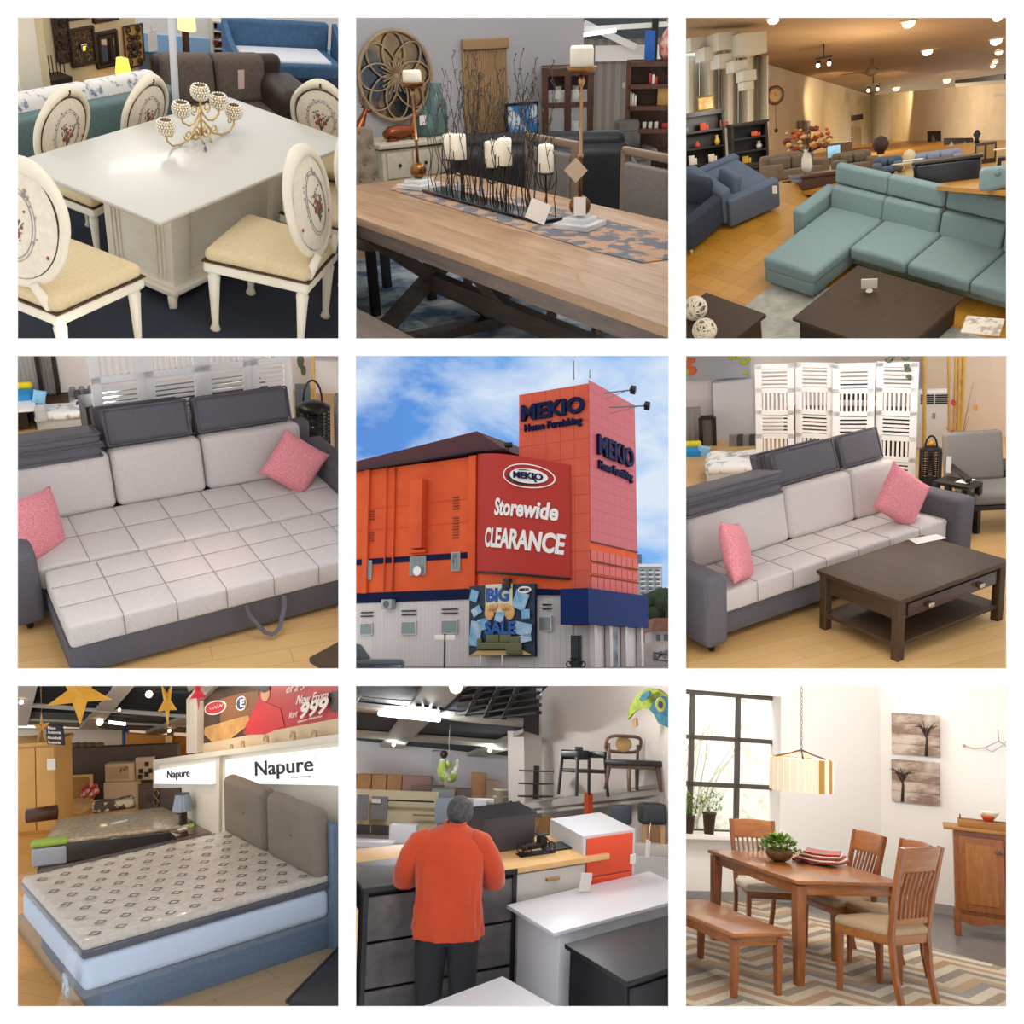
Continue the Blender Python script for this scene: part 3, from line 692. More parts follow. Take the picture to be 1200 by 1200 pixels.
for k, x in enumerate(cx):
 y = .03 * (-1) ** k; z = hz[k] - .035
 m = MB(); m.tube([(x, y, .012), (x + .004, y, .08), (x - .002, y, z)], .0045, 6); m.cyl((x, y, z), .036, .005, 16)
 for q in range(4):
  a = q * pi / 2 + .4
  m.tube([(x, y, z - .07), (x + .03 * math.cos(a), y + .03 * math.sin(a), z - .06), (x + .055 * math.cos(a), y + .05 * math.sin(a), z - .02), (x + .05 * math.cos(a), y + .05 * math.sin(a), z + .05)], .0025, 5)
 part('candle_cup', m, iron, t)
 solo('pillar_candle', 'white pillar candle in the black wire tray, %s of the five' % ('first from the left', 'second from the left', 'third from the left', 'fourth from the left', 'last on the right')[k], 'candle', MB().lathe([(.031, 0), (.033, .006), (.033, .108), (.028, .114), (.003, .11)], n=20).tube([(0, 0, .11), (.002, 0, .125)], .002, 4), wax, (.13 + x, .6 + y, .7645 + z + .006), group='pillar candles in the black wire tray')
for k in range(56):
 x = rr.uniform(-.46, .52); y = rr.uniform(-.05, .06); H = rr.uniform(.42, .62) * (1.02 if x > -.3 else .86)
 p = [(x, y, .015)]; dx = rr.uniform(-.05, .05); ph = rr.uniform(0, 6)
 for q in range(1, 9): f = q / 8; p.append((x + dx * f + .011 * math.sin(ph + q * 1.5), y + .01 * math.cos(ph + q * 1.3), .015 + H * f))
 m = MB(); m.tube(p, [.0026 - .0002 * q for q in range(9)], 5)
 for q in range(4, 9):
  b = Vector(p[q]); s_ = rr.choice((-1, 1)); m.tube([b, b + Vector((s_ * .018, rr.uniform(-.01, .01), .03))], .0018, 4); m.ball(b + Vector((s_ * .018, 0, .03)), .004, 5)
 part('twig', m, twig, t)
t = solo('price_tag', 'white square paper tag hanging on the right end of the black candle tray', 'tag', MB().box((0, 0, 0), (.09, .002, .085)), mat('white_card', 'e8e2dc', .7), (.72, .5, .83), .7, tilt=(-.2, .35, 0))
solo('price_tag', 'white tag tied to the ball of the tall brass candlestick', 'tag', B((0, 0, 0), (.05, .002, .075)), mat('white_card', ''), (.88, .6, .86), .9)
solo('price_tag', 'beige diamond shaped tag hanging from the stem of the tall brass candlestick', 'tag', B((0, 0, 0), (.07, .002, .07)), mat('beige_card', 'b9a48d', .7), (.85, .6, 1.0), .7, tilt=(0, .78, 0))

# chairs
def tufted(label, loc, rz):
 t = thing('dining_chair', label, 'chair', loc, rz)
 part('seat', MB().box((0, 0, .43), (.5, .5, .1), .03, 3), taupe, t)
 bk = Matrix.Translation((0, -.24, .44)) @ Matrix.Rotation(.14, 4, 'X'); m = MB(); m.m = bk
 def tuft(x, y, z):
  if y < 0: return (x, y, z)
  d = 0
  for i in range(-2, 3):
   for j in range(6):
    u, v = i * .11 + (.055 if j % 2 else 0), .06 + j * .09; d = max(d, math.exp(-((x - u) ** 2 + (z - v) ** 2) / .0011))
  return (x, y - .032 * d, z)
 m.box((0, 0, .27), (.52, .1, .54), .03, 3, div=(22, 0, 24), f=tuft); bp = part('backrest', m, taupe, t)
 for i in range(-2, 3):
  for j in range(6):
   u = i * .11 + (.055 if j % 2 else 0)
   if abs(u) < .23: q = MB(); q.m = bk; q.ball((u, .026, .06 + j * .09), .009, 6); part('button', q, taupe, bp)
 for sx, sy in ((-1, -1), (1, -1), (-1, 1), (1, 1)): part('leg', MB().tube([(sx * .21, sy * .21, .4), (sx * .22, sy * .22, 0)], 1, flat=(.045, .045)), mat('espresso_leg', '2b211c', .5), t)
tufted('button tufted taupe chair at the left end of the brown plank table', (-1.12, .62, 0), -pi / 2 + .2)
def rail_chair(label, loc, rz):
 t = thing('dining_chair', label, 'chair', loc, rz, 'framed grey chairs on the far side of the plank table')
 part('seat', MB().box((0, 0, .44), (.48, .46, .08), .03, 3), greyf, t); fm = mat('weathered_frame', '7d6a58', .5)
 part('backrest', MB().box((0, -.24, .7), (.42, .05, .36), .015, 3), greyf, t)
 part('back_rail', MB().box((0, -.245, .93), (.5, .035, .04), .008), fm, t)
 for s in (-1, 1): part('back_post', MB().bar((s * .235, -.245, 0), (s * .235, -.245, .93), .035, .035), fm, t); part('leg', MB().bar((s * .22, .21, 0), (s * .22, .21, .41), .04), fm, t)
rail_chair('grey fabric chair with wooden top rail behind the tall brass candlestick', (.36, 1.2, 0), pi - .1)
rail_chair('grey fabric chair with wooden top rail behind the white candles', (-.45, 1.18, 0), pi - .05)

# wall, sideboard and ornaments
wall_grey = mat('pale_grey_wall', 'b3b1b3', .85); XW = -2.4
e = G.on(866, 20, 0, XW).y
struct('wall_left', B((XW - .05, (e - 2) / 2, .9), (.1, e + 2, 2.2)), wall_grey)
a = G.on(130, 480, 0, -1.95); b = G.on(415, 455, 0, -1.95); ys = (a.y, b.y)
t = thing('sideboard', 'white sideboard with rows of drawers under the round mirror', 'sideboard', (-2.17, (ys[0] + ys[1]) / 2, 0)); L_ = ys[1] - ys[0] + .1; zt = a.z
antw = mat('antique_white', 'cfc4b0', .6, col2='c2b59f', scale=20)
part('body', MB().box((0, 0, zt / 2 - .02), (.4, L_ - .06, zt - .04), .006), antw, t); part('top', MB().box((.01, 0, zt - .012), (.45, L_, .03), .006), antw, t)
for i in range(3):
 for j in range(3):
  w_ = (L_ - .1) / 3; d = part('drawer', MB().box((.205, -L_ / 2 + .05 + w_ * (i + .5), zt - .14 - j * .2), (.02, w_ - .02, .17), .004), antw, t)
  part('knob', MB().ball((.225, -L_ / 2 + .05 + w_ * (i + .5), zt - .14 - j * .2), .012, 8), iron, d)
c, wd, ht = wrect(0, XW, 25, 52, 290, 390); rm = (wd + ht) / 4
t = thing('wall_mirror', 'round mirror in a carved wooden flower lattice on the grey wall', 'mirror', (XW, c.y, c.z))
ringw = mat('driftwood_ring', 'b39c7c', .6, col2='9a8263', scale=20)
m = MB(); m.tube([(.04, rm * math.cos(2 * pi * k / 48), rm * math.sin(2 * pi * k / 48)) for k in range(48)], rm * .045, 8, True); part('ring', m, ringw, t)
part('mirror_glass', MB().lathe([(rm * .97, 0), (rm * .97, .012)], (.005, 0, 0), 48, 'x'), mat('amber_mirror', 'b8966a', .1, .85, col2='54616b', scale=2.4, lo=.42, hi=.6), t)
for k in range(8):
 a = 2 * pi * k / 8; m = MB(); cc = (rm * .5 * math.cos(a), rm * .5 * math.sin(a)); pts = []
 for q in range(28):
  f = 2 * pi * q / 28; u = rm * .46 * math.cos(f); v = rm * .3 * math.sin(f); pts.append((.035, cc[0] + u * math.cos(a) - v * math.sin(a), cc[1] + u * math.sin(a) + v * math.cos(a)))
 m.tube(pts, rm * .022, 6, True); part('petal_lattice', m, ringw, t)
m = MB()
for k in range(24): a = 2 * pi * k / 24; r1 = rm * (.34 if k % 2 else .42); m.tube([(.045, rm * .06 * math.cos(a), rm * .06 * math.sin(a)), (.045, r1 * math.cos(a), r1 * math.sin(a))], .004, 5); m.ball((.045, r1 * math.cos(a), r1 * math.sin(a)), .008, 6)
m.ball((.045, 0, 0), rm * .07, 10, (.5, 1, 1)); part('stamen_centre', m, ringw, t)
c, wd, ht = wrect(0, XW, 415, 88, 577, 425)
t = thing('wall_panel', 'tall bamboo slat panel with head board hanging on the grey wall', 'wall panel', (XW, c.y, c.z)); bam = mat('bamboo_slats', 'a5835c', .6, col2='8b6b47', kind='wave', scale=9, stretch=(0, 1, 0), lo=.1, hi=.9)
m = MB(); n = 22
for k in range(n): m.box((.02, -wd / 2 + wd * (k + .5) / n, -.02), (.02, wd / n * .86, ht), .004)
part('slats', m, bam, t); part('head_board', MB().box((.035, 0, ht / 2 - .03), (.04, wd + .01, .07), .006), bam, t)
copper = mat('copper_glaze', '8a4a2c', .25, .7); teal_g = mat('teal_glass', '5f7f7b', .15, alpha=.75)
def deer(label, y, z, s, lying):
 t = thing('deer_figurine', label, 'figurine', (-2.1, y, z), pi / 2, sc=s)
 m = MB()
 if lying: m.tube([(-.16, 0, .05), (-.1, 0, .065), (0, 0, .07), (.09, 0, .07), (.13, 0, .1), (.145, 0, .17), (.17, 0, .19), (.21, 0, .18)], [.03, .055, .06, .055, .035, .024, .026, .012], 10); m.tube([(-.1, -.04, .04), (-.16, -.05, .015), (-.06, -.06, .012)], .014, 6); m.tube([(.08, -.04, .04), (.14, -.05, .015), (.07, -.06, .012)], .012, 6)
 else: m.tube([(-.1, 0, .02), (-.06, 0, .1), (-.02, 0, .16), (.03, 0, .24), (.05, 0, .28), (.11, 0, .27)], [.06, .06, .045, .025, .028, .012], 10); m.tube([(-.02, .03, .1), (0, .03, 0)], .014, 6)
 h = (.155, .2) if lying else (.035, .3)
 part('body', m, copper, t); m = MB()
 for sg in (-1, 1):
  m.tube([(h[0], sg * .01, h[1]), (h[0] - .02, sg * .035, h[1] + .06), (h[0] + .01, sg * .05, h[1] + .12)], .005, 5); m.tube([(h[0] - .015, sg * .03, h[1] + .05), (h[0] + .03, sg * .03, h[1] + .09)], .004, 5); m.ball((h[0] - .01, sg * .025, h[1] + .005), .012, 6, (1, 1, .5))
 part('antlers', m, copper, t)
deer('copper deer figurine lying on the white sideboard below the round mirror', G.on(190, 465, 0, -2.1).y, zt, .8, True)
deer('copper deer figurine standing at the left end of the sideboard behind the tufted chair', G.on(50, 470, 0, -2.1).y, zt, .75, False)
p = G.on(285, 460, 0, -2.15); solo('glass_bottle', 'slanted teal glass vase lying on the sideboard beside the copper deer', 'vase', MB().lathe([(.05, 0), (.08, .02), (.09, .07), (.06, .13), (.02, .17), (.018, .2)], n=20), teal_g, (-2.15, p.y, zt));
p = G.on(325, 455, 0, -2.15); solo('vase', 'tall teal glass jar with dark neck at the right end of the sideboard', 'vase', MB().lathe([(.05, 0), (.075, .03), (.08, .2), (.05, .27), (.04, .3), (.05, .34)], n=20), teal_g, (-2.15, p.y, zt))
solo('price_tag', 'white card on the teal glass vase on the sideboard', 'tag', B((0, 0, 0), (.004, .05, .06)), mat('white_card', ''), (-2.05, G.on(270, 390, 0, -2.05).y, zt + .12))

# beyond: black sofa, recliner, display cabinet, bookcase
p, wd, ht, rz = G.spot(400, 950, 560, 440)
t = thing('sofa', 'black leather sofa seen from behind beyond the grey dining chairs', 'sofa', (-1.5, 2.12, 0), rz)
part('back', MB().box((0, 0, .4), (1.25, .22, .74), .09, 4), blackl, t); part('base', MB().box((0, .4, .22), (1.2, .7, .36), .06, 3), blackl, t)
for s in (-1, 1): part('armrest', MB().box((s * .62, .38, .32), (.22, .78, .56), .1, 4), mat('charcoal_leather', '3f3d40', .4), t)
for s in (-1, 1): part('headrest', MB().box((s * .3, .02, .76), (.56, .16, .14), .06, 4), blackl, t)
grl = mat('grey_leather', '57524f', .38, col2='4b4643', scale=14, bump=.1)
p, wd, ht, rz = G.spot(905, 1160, 600, 380)
t = thing('recliner', 'plump grey leather recliner in front of the dark bookcase', 'armchair', (p.x, p.y, 0), rz + .35 + pi, sc=ht / .98)
part('base', MB().box((0, 0, .2), (.62, .6, .3), .06, 3), grl, t); part('seat', MB().box((0, .06, .38), (.46, .55, .16), .06, 4), grl, t)
part('backrest', MB().box((0, -.22, .6), (.52, .2, .42), .08, 4), grl, t); part('headrest', MB().box((0, -.2, .83), (.46, .18, .24), .08, 4), grl, t)
for s in (-1, 1): part('armrest', MB().box((s * .33, .03, .42), (.18, .62, .2), .085, 4), grl, t)
_dc = G.on(803, 470, 0, -2.12); _dc.z = 0
t = thing('display_cabinet', 'tall dark wood display cabinet with glass doors behind the black sofa', 'cabinet', _dc, .95); H = G.top(_dc, 800, 188); w_ = .34
m = MB()
for sx in (-1, 0, 1):
 for sy in (-1, 1): m.box((sx * w_ / 2, sy * .16, H / 2), (.045, .045, H))
for z in (.04, .45, H - .25, H - .03): m.box((0, 0, z), (w_ + .05, .37, .05 if z > H - .1 else .03))
m.box((0, .17, H / 2), (w_, .01, H)); part('frame', m, rustyw, t)
for s in (-1, 1): part('glass_door', B((s * w_ / 4, -.17, H / 2 + .1), (w_ / 2 - .05, .006, H - .5)), glass(), t)
for k in range(5): solo('glassware', 'small pale vessel %s inside the dark display cabinet' % ('low on the left', 'low on the right', 'in the middle', 'high on the left', 'high on the right')[k], 'glassware', MB().lathe([(.02, 0), (.03, .03), (.02, .07), (.028, .1)], n=12), wax, (_dc.x + (-1) ** k * .03, _dc.y + (-1) ** k * .06, (.47, .47, .7, H - .235, H - .235)[k]))
p, wd, ht, rz = G.spot(1010, 1240, 585, 165)
t = thing('bookcase', 'dark brown open bookcase at the right behind the grey recliner', 'bookcase', (p.x, p.y, 0), rz); H = ht
m = MB()
for s in (-1, 1): m.box((s * (wd / 2 - .03), 0, H / 2), (.05, .3, H))
zs = [.05, .3, .5, .73, .93, H - .02]; zs = [.04, H * .2, H * .4, H * .6, H * .785, H - .03]
for z in zs: m.box((0, 0, z), (wd - .06, .3, .04))
m.box((0, .14, H / 2), (wd - .05, .015, H)); part('case', m, rustyw, t)
red = mat('red_cover', 'b03030', .5); cwhite = mat('paper_white', 'ddd6cc', .7); caramel = mat('caramel_cover', 'c09858', .5)
def onshelf(name, label, cat, dx, k, d, mt, grp=None):
 q = Matrix.Translation((p.x, p.y, 0)) @ Matrix.Rotation(rz, 4, 'Z') @ Vector((dx, -.05, zs[k] + .02)); solo(name, label, cat, MB().box((0, 0, d[2] / 2), d, .003), mt, q, rz, grp)
for k in range(3): onshelf('book', 'red covered book standing on the top shelf of the dark bookcase, %s' % ('left of three', 'middle of three', 'right of three')[k], 'book', -.08 + k * .03, 4, (.024, .12, .1 - .015 * k), red if k != 1 else cwhite, 'books on the top shelf of the dark bookcase')
for k in range(4): onshelf('book', 'book at the right end of the top shelf, %s' % ('pale cover', 'red cover next to the pale one', 'second red cover', 'red cover nearest the edge')[k], 'book', .14 + k * .03, 4, (.026, .12, .16), cwhite if k == 0 else red)
for k in range(3): onshelf('book', 'pale book on the second shelf, %s' % ('leftmost', 'middle', 'rightmost')[k], 'book', -.27 + k * .025, 3, (.02, .12, .13 - .015 * k), cwhite)
onshelf('award_card', 'gold card with round seal standing on the second shelf of the dark bookcase', 'card', .07, 3, (.14, .02, .16), caramel)
for k in range(3): onshelf('cup', 'white cup on the third shelf of the bookcase, %s' % ('left', 'centre', 'right')[k], 'cup', -.12 + k * .06, 2, (.04, .04, .06), cwhite)
onshelf('ornament', 'red ornament lying on the third shelf of the dark bookcase', 'ornament', .13, 2, (.14, .08, .05), red)
hz_ = Vector((p.x, p.y, 0)); bq = lambda dx, z: Matrix.Translation((p.x, p.y, 0)) @ Matrix.Rotation(rz, 4, 'Z') @ Vector((dx, 0, z))
solo('box', 'tall blue box on top of the dark bookcase', 'box', MB().box((0, 0, .13), (.1, .1, .26)), mat('strong_blue', '1e5fb0', .5), bq(-.1, H), rz)
solo('gift_basket', 'red gift wrapped in clear film with ribbon on top of the bookcase', 'gift', MB().lathe([(.08, 0), (.11, .05), (.12, .15), (.07, .25), (.02, .3), (.06, .36)], n=9), mat('red_film', 'c23b22', .2, col2='e8c8b8', scale=12), bq(.1, H), rz)
solo('sign', 'small pale card on the left edge of the bookcase', 'tag', B((0, 0, 0), (.07, .01, .05)), cwhite, bq(-wd / 2, H * .79) + Vector((0, 0, 0)), rz)
with turned(G.at(900, 300, 0) * 0 + Vector((-4.4, 6.2, 0)), p.y * 0 + rz):
 struct('wall_back', B((0, 0, .6), (4.5, .08, 1.9)), mat('grey_panelling', '8a8580', .8, col2='7a7570', kind='wave', scale=3, stretch=(1, 0, 0)))
 q = G.on(1000, 140, 1, -.05)
 struct('trim_1', B((1.0, -.06, q.z), (4, .04, .16)), wall_white)
 struct('wall_back', B((0, -.02, q.z + .55), (4.5, .06, .8)), mat('dark_roof_void', '4c5558', .8))
 m = MB(); a = G.on(865, 60, 1, -.4); b = G.on(1178, 30, 1, -.4); m.bar((a.x - .3, -.3, a.z + .01), (b.x + .2, -.3, b.z), .03, .05); struct('trim_2', m, wall_white)
 a = G.on(865, 30, 1, -.2); b = G.on(1060, 120, 1, -.2); m = MB(); m.bar((a.x, -.15, a.z), (b.x, -.15, b.z), .03, .07); struct('trim_2', m, wall_white)
 a = G.on(862, 72, 1, -.5); b = G.on(985, 55, 1, -.5)
 solo('tube_light', 'lit white fluorescent tube under the ceiling beams above the tall candle', 'light', MB().tube([(a.x, -.5, a.z), (b.x, -.5, b.z)], .02, 8), mat('lit_tube', 'f4f8ff', .5, emit=4))
 a = G.on(1130, 40, 1, -.3); solo('post', 'dark steel post below the ceiling behind the blue box', 'post', MB().box((a.x, -.3, a.z - .1), (.07, .06, .6)), black_metal)
 c, wd, ht = wrect(1, -.1, 580, 345, 692, 438)
_q = G.on(635, 392, 0, XW + .25); t = thing('painting', 'blue and white landscape painting in black frame behind the iron twigs', 'painting', _q)
part('frame', MB().box((0, 0, 0), (.02, .3, .26)), mat('black_frame', '18181a', .4), t); part('canvas', B((.014, 0, 0), (.012, .26, .22)), mat('blue_canvas', '2f7cc0', .5, col2='dfeaf0', scale=7, lo=.5, hi=.6), t)
lamp('SPOT', 'unseen_lamp', (-.4, 3.0, 3.0), (.4, .5, .76), 170, (1, .86, .68), .03, 1.0)
lamp('AREA', 'room_fill', (.5, .8, 2.9), (.5, .8, 0), 40, (1, .95, .9), 1.2)  # unseen area lamp added above the plank table as fill


# ================================================================ room 3: teal corner sofa in a large warm hall
R3 = room(3)
teal3 = mat('sea_green_fabric', '7c918f', .85, col2='6f8485', scale=70, bump=.1); tealw = teal3
amber_tile = tile('amber_stone_floor', 'b57f2a', 'a06c20', '8a5a1c', .3, .3, .006, .35, 0, grain='d49a3c')
tan_ceiling = mat('tan_ceiling_boards', 'b49a78', .9, col2='a58b6a', scale=2); warm_wall = mat('warm_white_wall', 'e6d8bd', .85, col2='dccdae', scale=1.5)
rug3 = mat('pale_blotched_rug', 'b9b5a6', .95, col2='92938c', scale=3.5, bump=.2, det=7); espresso = mat('espresso_wood', '46321f', .55, col2='3a2a1c', kind='wood', scale=2.5, stretch=(8, 1, 8), spec=.35)
dkwood = mat('ebony_wood', '1f1611', .4); bluegrey = mat('slate_blue_fabric', '5c6675', .85, col2='505a69', scale=60, bump=.1)
struct('floor', MB().prism([(-8, -6), (5, -6), (5, 3.0), (.6, 3.6), (-2.2, 2.3), (-8, .2)], -.06, 0), amber_tile)
solo('rug', 'pale grey blotched rug between the teal corner sofa and the coffee table', 'rug', B((0, 0, .008), (2.9, 1.9, .016)), rug3, (.78, -.72, 0))
t = thing('corner_sofa', 'large teal corner sofa with chaise and three high back cushions', 'sofa', (0, 0, 0))
part('base', MB().box((.85, 1.17, .17), (3.3, .82, .2), .03, 3).box((-.36, .38, .17), (.8, 1.0, .2), .03, 3), teal3, t)
part('chaise_cushion', MB().box((-.36, .63, .345), (.84, 1.5, .19), .06, 4, div=(3, 4, 0), f=lambda x, y, z: (x, y, z + (.015 * (1 - ((x + .36) / .42) ** 2) if z > .35 else 0))), teal3, t)
for k in range(3): part('seat_cushion', MB().box((.49 + k * .84, 1.0, .345), (.835, .82, .19), .06, 4, div=(3, 3, 0), f=lambda x, y, z: (x, y, z + (.02 * math.cos((x - .49 - k * .84) * 3.6) if z > .35 else 0))), teal3, t)
for k in range(4):
 x = -.4 + k * .84 + (.0 if k else .03)
 m = MB(); m.m = Matrix.Translation((x, 1.42, .42)) @ Matrix.Rotation(-.16, 4, 'X')
 m.box((0, 0, .14), (.82, .2, .34), .06, 4); bc = part('back_cushion', m, teal3, t)
 m = MB(); m.m = Matrix.Translation((x, 1.5, .76)) @ Matrix.Rotation(-.08, 4, 'X'); m.box((0, 0, .11), (.82, .13, .27), .05, 4); part('headrest', m, teal3, t)
part('armrest', MB().box((-.92, 1.22, .36), (.2, .8, .5), .05, 4), teal3, t)
for x, y in ((-.7, .0), (-.02, .0), (2.3, .8), (-.7, 1.4)): part('leg', MB().cyl((x, y, 0), .02, .08, 8), dkwood, t)
t = thing('coffee_table', 'brown square coffee table holding the white menu stand in front of the teal sofa', 'table', (1.12, -.32, 0))
part('tabletop', MB().box((0, 0, .385), (1.46, 1.32, .045), .006), espresso, t)
part('body', MB().box((0, 0, .19), (1.34, 1.2, .35), .006), mat('dark_table_side', '231a14', .5), t)
# menu stand
p = G.at(690, 1020, .41)
t = thing('menu_stand', 'small white slanted menu card on a stand on the brown coffee table', 'sign', p, .55)
part('foot', MB().lathe([(.045, 0), (.035, .012), (.016, .025), (.014, .06)], n=14), cwhite, t); m = MB(); m.m = Matrix.Rotation(.2, 4, 'X'); m.box((0, 0, .125), (.19, .012, .16), .004); part('card', m, mat('matte_white_card', 'dcd6c8', .7), t)
p = G.at(1110, 1150, .41); solo('magazine', 'open magazine with pale pages at the right corner of the coffee table', 'magazine', MB().prism([(-.2, -.16), (.2, -.16), (.2, .16), (-.2, .16)], 0, .01), mat('printed_pages', 'd9cfbd', .6, col2='a99a8c', scale=9, lo=.5, hi=.6), p, .35)
solo('coffee_table', 'dark coffee table cut by the bottom left corner, under the white lattice balls', 'table', MB().box((0, 0, .37), (1.0, 1.0, .05), .006).box((0, 0, .18), (.9, .9, .34)), espresso, (-.45, -1.56, 0), .0)
def lattice_ball(label, x, y, r):
 p = G.at(x, y, .395); t = solo('decor_ball', label, 'ornament', MB(), cwhite, (p.x, p.y, .395)) if False else None
 m = MB(); rr = random.Random(int(x))
 for k in range(26):
  ax = Vector((rr.gauss(0, 1), rr.gauss(0, 1), rr.gauss(0, 1))).normalized(); u = ax.orthogonal().normalized(); v = ax.cross(u); o_ = rr.uniform(-.7, .7) * r; q = math.sqrt(r * r - o_ * o_)
  m.tube([ax * o_ + u * q * math.cos(a * pi / 9) + v * q * math.sin(a * pi / 9) + Vector((0, 0, r)) for a in range(18)], .0095, 5, True)
 solo('decor_ball', label, 'ornament', m, mat('white_rattan', 'e2d8c2', .7), (p.x, p.y, .395))
lattice_ball('white woven lattice ball in the bottom left corner, the rear one', 50, 1120, .15)
lattice_ball('white woven lattice ball at the bottom edge, the nearer and lower one', 85, 1200, .145)
# slate blue sofas on the left
t = thing('sofa', 'slate blue sofa with wide flat arm and white tag on the amber floor', 'sofa', (-2.6, 1.38, 0), 2.81)
part('base', MB().box((0, 0, .2), (1.05, .8, .3), .04, 3), bluegrey, t); part('seat', MB().box((0, -.05, .4), (.95, .7, .14), .05, 3), bluegrey, t)
part('back', MB().box((0, .4, .36), (1.15, .2, .56), .07, 4), bluegrey, t)
for s in (-1, 1): part('armrest', MB().box((s * .56, -.02, .27), (.18, .86, .44), .04, 3), bluegrey, t)
q = MB(); q.m = Matrix.Rotation(.3, 4, 'X'); q.box((-.22, .3, .46), (.5, .14, .36), .06, 4); part('back_cushion', q, bluegrey, t)
t = thing('sofa', 'dark navy sofa arm cut by the left edge, on pale wooden leg', 'sofa', (-2.72, .38, 0), .1)
navy = mat('navy_fabric', '2f3846', .85, col2='28303d', scale=60)
part('base', MB().box((-.1, 0, .22), (1.0, .9, .3), .04, 3), navy, t); part('armrest', MB().box((.44, -.02, .34), (.18, .95, .46), .05, 4), navy, t); part('back', MB().box((-.2, .4, .5), (1.0, .2, .5), .08, 4), navy, t)
part('leg', MB().cyl((.45, -.4, 0), .02, .1, 8), mat('pale_leg', 'd6c7a0', .5), t)
solo('price_tag', 'white paper tag on the corner of the slate blue sofa arm', 'tag', B((0, 0, 0), (.07, .006, .12)), mat('white_card', ''), G.P(341, 645, 6.6 / 1) if False else G.at(341, 645, .46), .6)
